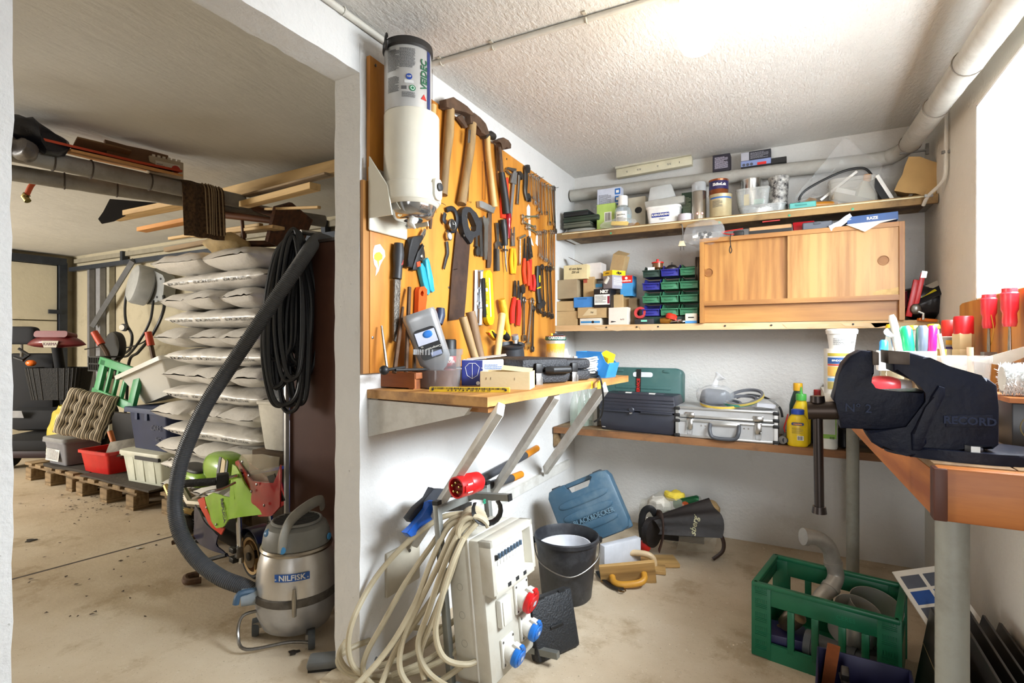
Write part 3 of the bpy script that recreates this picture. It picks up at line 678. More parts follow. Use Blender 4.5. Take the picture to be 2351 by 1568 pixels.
# striped cushion leaning on the boxes
def cushion():
    m,nt,N,L,b = newmat('striped_cushion_cloth')
    v = coords(N,L); sp = N.new('ShaderNodeSeparateXYZ'); L.new(v,sp.inputs[0])
    mp = N.new('ShaderNodeMath'); mp.operation = 'MULTIPLY_ADD'; L.new(noisen(N,L,coords(N,L,(1,.15,.15)),9,2),mp.inputs[0]); mp.inputs[1].default_value = .03; L.new(sp.outputs[0],mp.inputs[2])
    m2 = N.new('ShaderNodeMath'); m2.operation = 'MULTIPLY'; L.new(mp.outputs[0],m2.inputs[0]); m2.inputs[1].default_value = 36
    fr = N.new('ShaderNodeMath'); fr.operation = 'FRACT'; L.new(m2.outputs[0],fr.inputs[0])
    r = N.new('ShaderNodeValToRGB'); r.color_ramp.interpolation = 'CONSTANT'; e = r.color_ramp.elements
    for p,c in ((.14,'#8b7a63'),(.3,'#17161a'),(.42,'#b8a98d'),(.58,'#6a5f52'),(.7,'#141317'),(.84,'#cbbda2')): x = e.new(p); x.color = (*lin(c),1)
    e[0].color = (*lin('#d2c6ae'),1); L.new(fr.outputs[0],r.inputs[0]); L.new(r.outputs[0],b.inputs['Base Color']); b.inputs['Roughness'].default_value = .95
    pos = onD(198,952,3.85)
    t = T('seat_cushion','brown and cream striped tufted seat cushion leaning on the boxes','cushion',pos,rot=(rad(78),rad(14),rad(36)))
    g = G()
    def f(side):
        def q(u,v):
            x,y = (u-.5)*2,(v-.5)*2
            h = .045*((1-abs(x)**6)*(1-abs(y)**6))**.5
            for a in (-.5,0,.5):
                for c in (-.5,.0,.5): h -= .028*math.exp(-((x-a)**2+(y-c)**2)*38)
            return (x*.17*(1+.02*sin(9*y)),y*.17*(1+.02*sin(8*x)),side*(h+.004*NZ.noise(V((x*5,y*5,side)))))
        return q
    g.surf(f(1),32,32).surf(f(-1),32,32)
    bmesh.ops.remove_doubles(g.bm,verts=g.bm.verts,dist=.0012)
    g.d('padding',m,t,ang=70)
    for a in (-.5,0,.5):
        for c in (-.5,0,.5): G().ball((a*.17,c*.17,.020),(.009,.009,.005),10,6).d('tuft_button',mat('#3a332b',.9),t)
cushion()
def softbag(name,lab,cat,loc,w_,d_,h_,m1,seed,rz=0,top=.5,part='bag'):
    t = T(name,lab,cat,loc,rz)
    g = G()
    def f(u,v):
        a = 2*pi*u; z = v*h_; k = 1-(1-top)*max(0,(v-.5)/.5)**1.3; kk = k*(1+.05*sin(5*a+seed)*v)
        p = V((w_/2*(abs(cos(a))**.7)*(1 if cos(a) > 0 else -1)*kk,d_/2*(abs(sin(a))**.8)*(1 if sin(a) > 0 else -1)*(k if v < .9 else k*.5),z))
        return p+NZ.noise_vector(p*14+V((seed,0,0)))*.014+NZ.noise_vector(p*30)*.006
    g.surf(f,36,24,cu=True); g.d(part,m1,t,ang=60); return t
def twotone(c1,c2,zc):
    m,nt,N,L,b = newmat('bag2'+c1+c2)
    v = coords(N,L); s = N.new('ShaderNodeSeparateXYZ'); L.new(v,s.inputs[0]); mm = N.new('ShaderNodeMath'); mm.operation = 'GREATER_THAN'; L.new(s.outputs[2],mm.inputs[0]); mm.inputs[1].default_value = zc
    L.new(mixc(N,L,mm.outputs[0],lin(c1),lin(c2)),b.inputs['Base Color']); b.inputs['Roughness'].default_value = .45; bumpn(N,L,b,noisen(N,L,v,30,3),.3); return m
yb = softbag('powder_sack','yellow and white plastic sack standing behind the grey tub','sack',(-5.60,2.18,zp),.27,.16,.44,twotone('#c5bfae','#b9a52c',.18),3,.1,.35)
lines(FN((-.03,-.085,.12),(-.1,-1,0)),.10,.05,6,INKG,yb)
# green slatted crate standing on edge behind the bin
gm = mat('#2f8f55',.45,0,.12)
gc = T('plastic_crate','bright green slatted crate tipped on edge behind the white bin','crate',onD(216,905,4.1),rot=(rad(-8),rad(9),0))
for x in (0,.50): G().box((x+.04,0,.13),(.075,.03,.30),bev=.004).d('corner_post',gm,gc)
for z in (.265,.02): G().box((.27,0,z),(.58,.03,.06),bev=.004).d('rail',gm,gc)
for x in (.16,.27,.38): G().box((x,0,.14),(.028,.024,.22),bev=.003).d('slat',gm,gc)
tc = T('plastic_crate','dark teal crate on the floor under the tilted cushion','crate',(-4.7,2.66,.155),.0)
for z in (.03,.17): G().box((0,0,z),(.55,.36,.04),bev=.004).d('rail',mat('#14474a',.5),tc)
for x in (-.25,-.08,.08,.25): G().box((x,-.17,.10),(.04,.02,.15)).d('slat',mat('#14474a',.5),tc)
# sack truck / barrow handles with orange grips
wbw = T('wheelbarrow','upended wheelbarrow with two orange rubber grips behind the crate','wheelbarrow',(0,0,0))
for pts in ([(216,762),(234,792),(248,818),(256,870)],[(340,762),(347,795),(354,830),(362,880)]):
    P = [onD(x,y,4.75) for x,y in pts]
    G().tube(spline([P[0].lerp(P[1],.6)]+P[1:],6),.02,8).d('handle_tube',mat('#4a3728',.6,.4),wbw)
    G().tube([P[0],P[0].lerp(P[1],.95)],[.028,.031],10).d('grip',mat('#b9401d',.5),wbw)
a = onD(256,870,4.75); b = onD(362,880,4.75)
G().prism([(0,0),(.46,0),(.42,.26),(.04,.26)],.05,frame(a-V((0,0,.3)),b-a,(FX,FY,0))).d('tray',mat('#2c2a28',.6),wbw)
G().lathe([(.10,-.03),(.13,-.03),(.14,0),(.13,.03),(.10,.03)],20,FN(onD(265,795,4.9))).d('wheel',BLK,wbw)
bk = T('basket','black plastic lattice basket behind the green crate','basket',onD(240,850,4.7))
for z in (.0,.06,.12): G().box((0,0,z),(.22,.16,.012)).d('rail',BLK,bk)
for k in range(7): G().box((-.1+k*.033,-.075,.06),(.010,.01,.12)).d('slat',BLK,bk)
# ---------------------------------------------------------------- mobility scooter
so = onD(130,860,4.9); so.z = 0
ms = T('mobility_scooter','dark mobility scooter with shiny red front cowl and wicker basket','scooter',so,rad(30))
MRED = mat('#5c0c12',.4,.1,.15,coat=.2); SDK = mat('#07080d',.85)
def sc(px,py,t=4.9): v = onD(px,py,t)-so; c_,s_ = cos(-rad(30)),sin(-rad(30)); return V((v.x*c_-v.y*s_,v.x*s_+v.y*c_,v.z))
z = sc(132,795).z
g = G()
def cowl(u,v):
    x = (u-.5)*2; a = 2*pi*v; k = max(.02,(1-abs(x)**2.6))
    return (x*.27,.10*k*cos(a),z+.015+(.075*k if sin(a) > 0 else .05*k)*sin(a)+.02*(1-x*x))
g.surf(cowl,30,20,cv=True).d('cowl',MRED,ms)
G().prism(rr(.30,.06,.025),.12,frame((0,.05,z+.09),(1,0,0),(0,-1,.2))).d('cowl_top',MRED,ms)
G().prism([(-.075,.03),(.075,.03),(.055,-.03),(-.055,-.03)],.008,FN((.03,-.102,z+.02))).d('badge',mat('#7d7462',.5,.2),ms)
text('KARMA',.036,mat('#5a1418',.5),ms,FN((.03,-.112,z+.02)))
G().ball((-.19,-.05,sc(85,833).z),(.045,.03,.03),14,8).d('indicator_lamp',mat('#d2641a',.2),ms)
zb = sc(150,915).z
g = G(); 
def bask(u,v):
    a = 2*pi*u; r = .85+.2*v; return (.05+.24*r*(abs(cos(a))**.5)*(1 if cos(a) > 0 else -1),-.02+.13*r*(abs(sin(a))**.5)*(1 if sin(a) > 0 else -1),zb+.29*v+.003*sin(60*u*pi))
g.surf(bask,60,8,cu=True).d('basket',mat('#141312',.8,0,.4,60,.8,70),ms)
for k in range(14): u = .53+k*.034; G().tube([V(bask(u,j/5)) for j in range(6)],.005,5).d('basket_rib',mat('#211e1c',.7),ms)
hz = sc(50,770).z
G().ball((-.36,.05,hz),(.15,.05,.085),20,12,.45).d('headrest',mat('#090b11',.85),ms)
G().tube([(-.36,.05,hz-.08),(-.36,.05,hz-.2)],.012,8).d('headrest_stem',STL,ms)
G().box((-.33,.14,(zb+hz)/2-.15),(.46,.12,.55),bev=.05).d('seat_back',SDK,ms)
G().box((-.12,.25,.42),(.75,.5,.22),bev=.08).d('body',SDK,ms)
G().box((-.1,-.02,.24),(.62,.55,.10),bev=.03).d('footwell',mat('#08090d',.85),ms)
G().box((-.1,.0,.16),(.66,.5,.09),bev=.03).d('lower_skirt',mat('#22080c',.6),ms)
G().tube([(-.3,-.05,z-.02),(-.22,-.03,z-.08),(-.25,-.06,z-.13),(-.33,-.06,z-.1)],.012,8).d('tiller_lever',BLK,ms)
G().tube([(0,0,z),(0,.15,.3)],.04,10).d('tiller',SDK,ms)
for x,y in ((-.36,-.1),(.2,-.1),(-.36,.4),(.2,.4)): G().lathe([(.04,-.04),(.115,-.045),(.125,0),(.115,.045),(.04,.04)],20,TR((x,y,.125)) @ RO(rad(90),4,'Y')).d('wheel',BLK,ms)
G().box((-.27,-.2,.48),(.14,.005,.07),rot=(.3,0,.4)).d('paper_scrap',mat('#8f8f90',.8),loc=so,label='torn grey paper scrap caught on the scooter footwell',cat='paper')
# ---------------------------------------------------------------- pocket motorbike
bO = onZ(582,1322,0); bphi = rad(-11); BH = V((cos(bphi),sin(bphi),0)); BN = V((-sin(bphi),cos(bphi),0))
bike = T('pocket_motorbike','small lime green and red pocket motorbike with cracked fairing','motorbike',bO,bphi)
def bp(px,py,lat):
    d = ray(px,py); C = V((0,0,CH)); k = (bO+BN*lat-C).dot(BN)/d.dot(BN); p = C+d*k-bO
    return V((p.dot(BH),lat,p.z))
LIME = mat('#86b81f',.25,0,.08,coat=.4); BRED = mat('#a01218',.22,0,.1,coat=.4); NAVY = mat('#1a2140',.3,0,.15,coat=.3); ORG = mat('#c8361a',.3,0,.1)
def shell(name,px,lat,m,bulge=.03,tin=.0,par=None,t_=.006,seed=0):
    P = [bp(x,y,lat) for x,y in px]; g = G(); c_ = sum(P,V((0,0,0)))/len(P); R = max((p-c_).length for p in P)
    bmesh.ops.triangulate(g.bm,faces=[g.face(g.ring(P))]); bmesh.ops.subdivide_edges(g.bm,edges=g.bm.edges[:],cuts=3,use_grid_fill=True)
    for v in g.bm.verts: v.co.y -= bulge*max(0,1-((v.co-c_).length/R)**2)-.006*NZ.noise(v.co*14+V((seed,0,0)))
    r = bmesh.ops.extrude_face_region(g.bm,geom=g.bm.faces[:])
    for v in r['geom']:
        if isinstance(v,bmesh.types.BMVert): v.co.y += t_
    return g.d(name,m,par or bike,ang=50)
# side fairing pieces (side facing the viewer)
shell('side_fairing',[(470,1142),(495,1130),(522,1136),(548,1143),(540,1092),(540,1065),(548,1070),(570,1110),(600,1165),(608,1180),(560,1185),(535,1190),(520,1208),(505,1211),(488,1195),(478,1165)],-.13,LIME,.02,seed=1)
shell('accent_stripe',[(453,1147),(468,1141),(480,1168),(490,1192),(515,1213),(508,1228),(490,1210),(470,1180)],-.127,ORG,.008,seed=2)
shell('belly_fairing',[(450,1158),(468,1180),(490,1210),(508,1228),(503,1250),(525,1278),(512,1270),(470,1250),(445,1230),(450,1200)],-.12,NAVY,.02,seed=3)
shell('nose_fairing',[(540,1060),(552,1055),(600,1100),(645,1105),(655,1065),(658,1120),(655,1160),(640,1180),(610,1182),(575,1130)],-.10,BRED,.04,seed=4)
shell('windscreen',[(548,1056),(572,1040),(622,1039),(650,1048),(652,1098),(612,1102),(578,1088)],-.07,clear('#c9bda4',.2,.15),.05,t_=.003)
shell('nose_fairing',[(540,1070),(560,1060),(600,1100),(640,1110),(648,1160),(610,1182)],.10,BRED,-.03,seed=6)
sA = bp(632,1105,-.12)
G().box((sA.x,sA.y+.004,sA.z-.03),(.045,.006,.12),rot=(.15,-.35,.2)).d('tape_strip',mat('#46423c',.7),bike)
# tank, seat hump and tail
g = G(); a,b = bp(565,1045,0),bp(480,1085,0)
G().ball(((a.x+b.x)/2-.01,0,(a.z+b.z)/2-.02),(.17,.085,.085),20,12,.8).d('fuel_tank',LIME,bike)
tk = bp(510,1075,-.088); G().prism([(-.02,.05),(.025,.04),(.055,-.03),(.01,-.035)],.004,frame((tk.x,tk.y-.003,tk.z),(1,0,.0),(0,-1,.3))).d('tank_stripe',mat('#c2a96a',.4),bike)
G().prism([(-.055,.05),(-.03,.05),(.0,-.035),(-.03,-.03)],.004,frame((tk.x,tk.y-.003,tk.z),(1,0,.0),(0,-1,.3))).d('tank_stripe',BLK,bike)
G().prism([(.035,.05),(.055,.04),(.085,-.03),(.06,-.035)],.004,frame((tk.x,tk.y-.003,tk.z),(1,0,.0),(0,-1,.3))).d('tank_stripe',BLK,bike)
s0,s1 = bp(420,1070,0),bp(500,1055,0)
G().ball(((s0.x+s1.x)/2-.06,0,s0.z-.025),(.21,.075,.05),20,10,.7).d('tail_fairing',LIME,bike)
G().ball(((s0.x+s1.x)/2-.05,0,s0.z+.015),(.15,.06,.022),20,10,.6).d('seat_pad',BLK,bike)
G().tube([(s0.x-.1,-.04,s0.z+.03),(s0.x-.02,-.05,s0.z+.055),(s0.x+.05,-.05,s0.z+.05),(s0.x+.1,-.04,s0.z+.02)],.008,8).d('grab_rail',STL,bike)
# handlebar, grip, brake lever
h0,h1,h2 = bp(548,1092,-.14),bp(500,1105,-.24),bp(400,1112,-.36)
G().tube([h0+V((0,.28,.0)),h0,h1],.010,8).d('handlebar',CHR,bike)
G().tube([h1,h2],.017,10).d('hand_grip',mat('#191919',.7,0,.2,60,.4,90),bike)
G().box(h1+V((0,.02,0)),(.05,.05,.06),rot=(0,.1,-.4),bev=.008).d('throttle_housing',BLK,bike)
G().tube(spline([bp(540,1108,-.18),bp(510,1122,-.24),bp(475,1130,-.30),bp(443,1145,-.33)],6),.006,7).d('brake_lever',CHR,bike)
G().tube([h0+V((.0,.02,.02)),bp(546,1142,-.12)],.016,10).d('steering_stem',CHR,bike)
# front fork and wheel
f0,f1 = bp(548,1190,-.075),bp(553,1292,-.075)
for s in (0,.15): G().tube([f0+V((0,s,.02)),f1+V((0,s,0))],.0145,12).d('fork_leg',CHR,bike)
G().box(bp(548,1268,-.085),(.03,.03,.05),bev=.004).d('fork_clamp',STL,bike)
for yy in (1262,1284): G().box(bp(537,yy,-.1),(.045,.03,.025),bev=.004).d('brake_calliper',mat('#3b3a38',.4,.7),bike)
wc = V((f1.x+.005,0,.118))
def wheel(c):
    Mw = TR(c) @ RO(rad(90),4,'X')
    G().lathe([(.083,-.026),(.100,-.034),(.113,-.022),(.118,0),(.113,.022),(.100,.034),(.083,.026),(.083,-.026)],36,Mw).d('tyre',mat('#161514',.8),bike)
    G().lathe([(.075,-.030),(.088,-.033),(.088,-.020),(.078,-.012),(.078,.012),(.088,.020),(.088,.033),(.075,.030),(.075,-.030)],36,Mw).d('rim',mat('#c2a578',.35,.7),bike)
    for k in range(3):
        a = 2*pi*k/3+.4; G().tube([c,c+V((cos(a)*.078,0,sin(a)*.078))],.011,7).d('spoke',mat('#a88c62',.4,.6),bike)
    G().lathe([(.012,-.04),(.055,-.040),(.055,-.036),(.012,-.036),(.012,-.04)],28,Mw @ RO(pi,4,'X')).d('brake_disc',mat('#8c7c64',.35,.9),bike)
    G().lathe([(.0,-.045),(.02,-.045),(.02,.045),(0,.045)],16,Mw).d('hub',DST,bike)
wheel(wc); wheel(wc+V((-.72,0,0)))
G().surf(lambda u,v: (wc.x+.135*cos(rad(40+130*u)),(v-.5)*.09,wc.z+.135*sin(rad(40+130*u))),14,4).solid(.004).d('mudguard',NAVY,bike)
# engine block, exhaust and frame
e = bp(445,1200,-.06)
G().lathe([(.0,-.05),(.055,-.05),(.058,-.03),(.058,.03),(.05,.05),(0,.05)],24,TR(e) @ RO(rad(90),4,'X')).d('engine_case',mat('#3c3833',.4,.7),bike)
G().lathe([(.0,0),(.035,0),(.035,.012),(0,.012)],20,TR(e+V((0,-.05,0))) @ RO(rad(90),4,'X')).d('engine_cover',mat('#6d6558',.4,.8),bike)
for k in range(6): G().box(e+V((.03,.02,-.03+.013*k)),(.10,.09,.004)).d('cooling_fin',mat('#2f2c29',.5,.6),bike)
G().tube(spline([e+V((.05,-.02,.07)),e+V((-.0,-.05,.08)),e+V((-.06,-.05,.05)),e+V((-.16,-.05,.1)),e+V((-.3,-.04,.16))],6),[.016]*25,9).d('exhaust_pipe',mat('#a08a5c',.3,.9),bike)
G().tube([e+V((.2,0,.14)),e+V((-.05,0,.10)),e+V((-.25,0,.2))],.022,8).d('frame_tube',mat('#8a8272',.45,.6),bike)
G().tube(spline([bp(412,1120,-.02),bp(430,1125,-.02),bp(455,1118,-.02),bp(470,1110,-.02)],5),.012,8).d('intake_pipe',STL,bike)
G().box(bp(440,1180,0),(.16,.10,.12),bev=.01).d('engine_block',mat('#26221f',.6,.4),bike)
G().box((-.36,0,.16),(.58,.10,.09),bev=.02).d('chassis',mat('#201d1b',.6),bike)
pg = bp(395,1246,-.20); G().tube([pg+V((.06,.1,.02)),pg],.012,8).d('foot_peg',RST,bike)
G().tube(spline([bp(520,1274,-.12),bp(480,1285,-.16),bp(452,1296,-.2)],4),.010,7).d('stand_arm',BLK,bike)
k0 = bp(440,1300,-.22); k0.z = .022
G().tube(spline([k0+V((.06,.02,.0)),k0+V((.03,-.03,0)),k0+V((-.03,-.01,0)),k0+V((-.02,.04,0))],5),.016,8).d('stand_foot',RST,bike)
for x,y in ((557,1060),(572,1092),(590,1112),(607,1160),(475,1165),(497,1204),(578,1128)): G().lathe([(.006,0),(.006,.004),(0,.006)],10,FN(bp(x,y,-.148))).d('screw',STL,bike)
text('REPLICA',.03,INK,bike,frame(bp(512,1172,-.156),(.35,0,-1),(0,-1,0)),bold=.001)
# ---------------------------------------------------------------- canister vacuum cleaner with long hose
vc = onZ(682,1447,0); VR = .152
vac = T('vacuum_cleaner','round polished aluminium canister vacuum cleaner beside the pier','vacuum',vc)
ALU = mat('#d2cfca',.3,.75,.06,3,0,60,'#a89a86',.3,5); VG = mat('#7d7d78',.5)
VZ = [(0,.03),(.10,.03),(.125,.045),(.148,.10),(VR,.158),(VR,.17)]
G().lathe([(0,.028)]+VZ[1:],40).d('lower_drum',mat('#b9babd',.36,.7,.08,4,0,60,'#8a8a8c',.4,5),vac)
G().lathe([(VR+.001,.158),(VR+.006,.162),(VR+.006,.186),(VR+.001,.19)],40).d('belt',mat('#5c5751',.5,.5,.3,30),vac)
G().lathe([(VR,.185),(VR-.002,.22),(.142,.29),(.128,.335),(.126,.34)],40).d('upper_drum',ALU,vac)
G().lathe([(.122,.335),(.133,.338),(.136,.346),(.131,.354),(.122,.356)],40).d('rim_ring',mat('#a39a8c',.3,1),vac)
G().lathe([(.124,.352),(.128,.36),(.122,.40),(.112,.425),(.09,.437),(0,.44)],36).d('motor_head',VG,vac)
cd_ = V((-vc.x,-vc.y,0)).normalized(); sd = V((cd_.y,-cd_.x,0)); sd = -sd if sd.dot(V((RX,RY,0))) < 0 else sd
for k in range(-4,5):
    o_ = k*.018; h_ = sqrt(max(0,.085**2-o_**2)); G().box((0,0,0),(2*h_,.007,.006)).d('grille_slat',mat('#3c3c3a',.6),vac,loc=cd_*(.005-o_)+V((0,0,.444)),rz=atan2(sd.y,sd.x))
G().tube([V((cos(a),sin(a),0))*.09+V((0,0,.442)) for a in [2*pi*i/28 for i in range(28)]],.006,6,closed=True).d('grille_ring',VG,vac)
hd = (sd*.2-cd_*.98).normalized(); H_ = [cd_*.118+sd*-.05+V((0,0,.365)),cd_*.118+sd*-.045+V((0,0,.42)),cd_*.08+sd*-.02+V((0,0,.468)),cd_*.0+sd*.04+V((0,0,.490)),cd_*-.07+sd*.09+V((0,0,.488)),cd_*-.10+sd*.1+V((0,0,.45))]
G().tube(spline(H_,8),.022,10,flat=.45,up=(0,0,1)).d('carry_handle',mat('#8d8a80',.5),vac)
for q in (cd_*.128+sd*-.05+V((0,0,.372)),cd_*.06+sd*.115+V((0,0,.38))): G().lathe([(.013,0),(.013,.006),(0,.008)],14,FN(q,(q.x,q.y,0))).d('screw',mat('#3f86b8',.4),vac)
G().ball((-sd*.09+cd_*.03)+V((0,0,.41)),(.03,.03,.02),14,8).d('switch',mat('#3a6d96',.4),vac)
a0 = atan2(cd_.y,cd_.x)-.12
Mb = TR((0,0,.272)) @ frame((0,0,0),(-sin(a0),cos(a0),0),(cos(a0),sin(a0),0))
patch(Mb,.125,.028,mat('#1f55a0',.4),vac,'name_plate',.0015,wrap=.1475); text('NILFISK',.028,mat('#d9d6cf',.4),vac,Mb,wrap=.1502,bold=.0006,sx=1.02)
for s in (-1,1): text('°',.02,mat('#d9d6cf',.4),vac,Mb @ TR((s*.056,-.006,0)),wrap=.1502)
cl = cd_*(VR+.01)+sd*-.01
G().tube([cl+V((0,0,.235)),cl+cd_*.004+V((0,0,.20)),cl+V((0,0,.135))],[.006,.009,.008],8).d('clamp_lever',mat('#a39d92',.3,.9),vac)
lx = -sd*.9+cd_*.25
G().tube(spline([lx*.15+V((0,0,.20)),lx*.22+V((0,0,.205)),lx*.235+V((0,0,.17))],4),.012,8).d('side_catch',mat('#3d5870',.5),vac)
zb_ = .055
G().tube(spline([lx*.13+V((0,0,.12)),lx*.21+V((0,0,.12)),lx*.225+cd_*.02+V((0,0,.06)),lx*.19+cd_*.07+V((0,0,.025)),cd_*.12-sd*.03+V((0,0,.022)),cd_*.15+sd*.05+V((0,0,.02))],6),.006,7).d('base_frame',STL,vac)
for q in (cd_*.155+sd*.05,-cd_*.13+sd*.06,-sd*.15-cd_*.02):
    G().lathe([(.0,-.012),(.032,-.012),(.034,0),(.032,.012),(0,.012)],20,TR(q+V((0,0,.034))) @ frame((0,0,0),cd_,-sd+cd_*.3)).d('castor',mat('#4b5054',.5),vac)
    G().box(q*.93+V((0,0,.05)),(.05,.03,.02),rot=(0,0,a0)).d('castor_bracket',STL,vac)
# hose
inlet = vc-sd*.16+cd_*.03+V((0,0,.18))
HP = [inlet+sd*.02,onD(560,1347,2.03),onD(505,1325,2.04),onD(452,1283,2.08),onD(415,1225,2.12),onD(402,1160,2.15),onD(410,1085,2.17),onD(432,1015,2.18),onD(475,925,2.19),onD(530,840,2.2),onD(580,765,2.21),onD(630,690,2.22),onD(675,625,2.24),onD(705,580,2.3),onD(726,552,2.42),onD(745,552,2.52),onD(765,562,2.62)]
hs = T('vacuum_hose','long ribbed grey suction hose arching from the vacuum over the cabinet','hose')
q = spline(HP,30); d_ = [0]
for i in range(1,len(q)): d_.append(d_[-1]+(q[i]-q[i-1]).length)
nr = int(d_[-1]/.0075); pts = []; rs = []; j = 0
for i in range(nr*4):
    s = d_[-1]*i/(nr*4)
    while d_[j+1] < s: j += 1
    f = (s-d_[j])/(d_[j+1]-d_[j]); pts.append(q[j].lerp(q[j+1],f)); rs.append(.0265+(.0035,.0035,0,0)[i % 4])
G().tube(pts,rs,14).d('ribbed_tube',mat('#55575a',.4),hs,ang=20)
G().tube([inlet+sd*.03,inlet-sd*.035],[.034,.032],16).d('hose_cuff',mat('#8e979d',.5),hs)
# floor nozzle peeping out behind the pier
nz = T('floor_nozzle','grey brush nozzle lying on the floor behind the pier','nozzle',onZ(748,1530,0),rad(38))
G().box((.06,.0,.022),(.24,.07,.03),bev=.01).d('head',mat('#6e706f',.5),nz); G().box((.06,0,.006),(.23,.06,.012)).d('bristles',BLK,nz)
for k in range(6): G().box((.05+.016*k,-.012,.038),(.004,.03,.004)).d('rib',mat('#565857',.5),nz)
# floor joint and dry leaves
a,b = onZ(20,1332,0),onZ(700,1150,0)
G().tube([V((a.x,a.y,.0)),V((b.x,b.y,.0))],.010,4,flat=.12).d('trim_1',mat('#4a4138',.95,0,.3,20),kind='structure')
rnd = random.Random(5)
g = G()
for i in range(150):
    px,py = rnd.gauss(225,70),rnd.gauss(1155,16)
    if i > 110: px,py = rnd.uniform(60,380),rnd.uniform(1170,1420)
    if py < 1120: continue
    p = onZ(px,py,.003); s = rnd.uniform(.004,.016); a = rnd.uniform(0,6.28)
    g.face(g.ring([p+V((cos(a+k*1.6)*s*rnd.uniform(.4,1),sin(a+k*1.6)*s*rnd.uniform(.4,1),rnd.uniform(0,.006))) for k in range(4)]))
g.d('leaf_litter',mat('#4d4034',.9,0,.4,30),kind='stuff',label='dry leaf crumbs scattered on the garage floor by the pallets',cat='litter',ang=0)
for i,(px,py,s,lb) in enumerate(((72,1240,.03,'dark leaf on the garage floor near the near wall edge'),(676,1497,.022,'dry black leaf on the floor in front of the vacuum castor'),(320,1258,.02,'pale speck of paper on the garage floor by the joint'))):
    G().prism([(s*cos(a)*(.6+.5*((k*7) % 3)/2),s*sin(a)*(.6+.5*((k*5) % 3)/2)) for k,a in enumerate([2*pi*j/9 for j in range(9)])],.002).sub(1).wob(.004,40).d('dry_leaf' if i < 2 else 'paper_scrap',mat('#2e2822' if i < 2 else '#d4cfc5',.9),loc=onZ(px,py,.003),label=lb,cat='leaf' if i < 2 else 'paper')
# ================================================================ tool board on the partition wall
XP = WL+.020
PLY = wood('#a8641a','#cf8c35',2,3,.45,8)
tb_ = T('tool_board','varnished plywood tool board covering the white partition wall','tool board',(WL+.004,2.16,1.04))
ys = [1.366,onX(968,700,XP).y,onX(1157,600,XP).y,2.953]
for i,(a,b) in enumerate(zip(ys[:-1],ys[1:])):
    za = 2.135-.03*(a-1.366); zb = 2.135-.03*(b-1.366)
    g = G(); g.prism([(a-2.16,0),(b-2.16-.002,0),(b-2.16-.002,zb-1.04),(a-2.16,za-1.04)],.016,frame((0,0,0),(0,1,0),(1,0,0)),bev=.001).d('plywood_panel',PLY,tb_)
p = onX(852,640,XP)
G().box((.006,1.352-2.16,.33),(.012,.03,.66)).d('edge_strip',wood('#8a5a24','#b07a3a',2,3),tb_)
for x,y in ((862,150),(855,775),(958,522),(1030,660),(1163,365),(965,640)):
    q = onX(x,y,XP)-tb_.location; G().lathe([(.005,0),(.005,.002),(0,.003)],10,frame(q,(0,1,0),(1,0,0))).d('screw',STL,tb_)
q = onX(868,597,XP)-tb_.location
def blob(px,m,nm,off=.0005):
    P = [onX(x,y,XP) for x,y in px]; c = P[0]
    G().prism([(p.y-c.y,p.z-c.z) for p in P],.0008,frame(c-tb_.location+V((off,0,0)),(0,1,0),(1,0,0))).d(nm,m,tb_)
Z7 = lambda x,y: (830+x/3.336,460+y/3.336)
blob([Z7(*q) for q in ((100,345),(140,335),(175,385),(180,430),(160,460),(140,500),(130,540),(105,580),(112,520),(95,490),(85,430),(88,380))],mat('#e8e4d8',.6),'paint_stain')
blob([Z7(*q) for q in ((110,400),(135,395),(158,420),(155,450),(130,465),(128,520),(118,465),(95,450),(95,420))],mat('#c9b934',.6),'paint_stain',.0014)
Z3 = lambda x,y: (1080+x/6.273,350+y/6.273); Z4 = lambda x,y: (1080+x/5.809,560+y/5.809); Z6 = lambda x,y: (830+x/3.564,90+y/3.564)
for P in (((835,745),(858,790),(858,950),(812,950),(810,790)),((835,965),(862,970),(868,1200),(845,1220),(832,1100)),((870,1220),(912,1350),(880,1330),(862,1260)),((945,1190),(975,1200),(970,1350),(935,1310))):
    blob([Z3(*q) for q in P],mat('#efe9dc',.6),'paint_stain')
for P in ((Z6(990,1000),Z6(988,1310),Z6(1012,1312),Z6(1014,1000)),(Z6(885,1010),Z6(868,1330),Z6(895,1340),Z6(897,1330),Z6(872,1326),Z6(888,1010))):
    q = [onX(x,y,XP+.0005)-tb_.location for x,y in P]; G().tube(q,.0011,4).d('pencil_outline',mat('#3a2410',.8),tb_)
for P in (((610,1420),(615,1370),(650,1340),(690,1360)),((580,540-370),(575,900))):
    q = [onX(*Z6(*z),XP+.0005)-tb_.location for z in P]; G().tube(spline(q,4),.0011,4).d('pencil_outline',mat('#3a2410',.8),tb_)
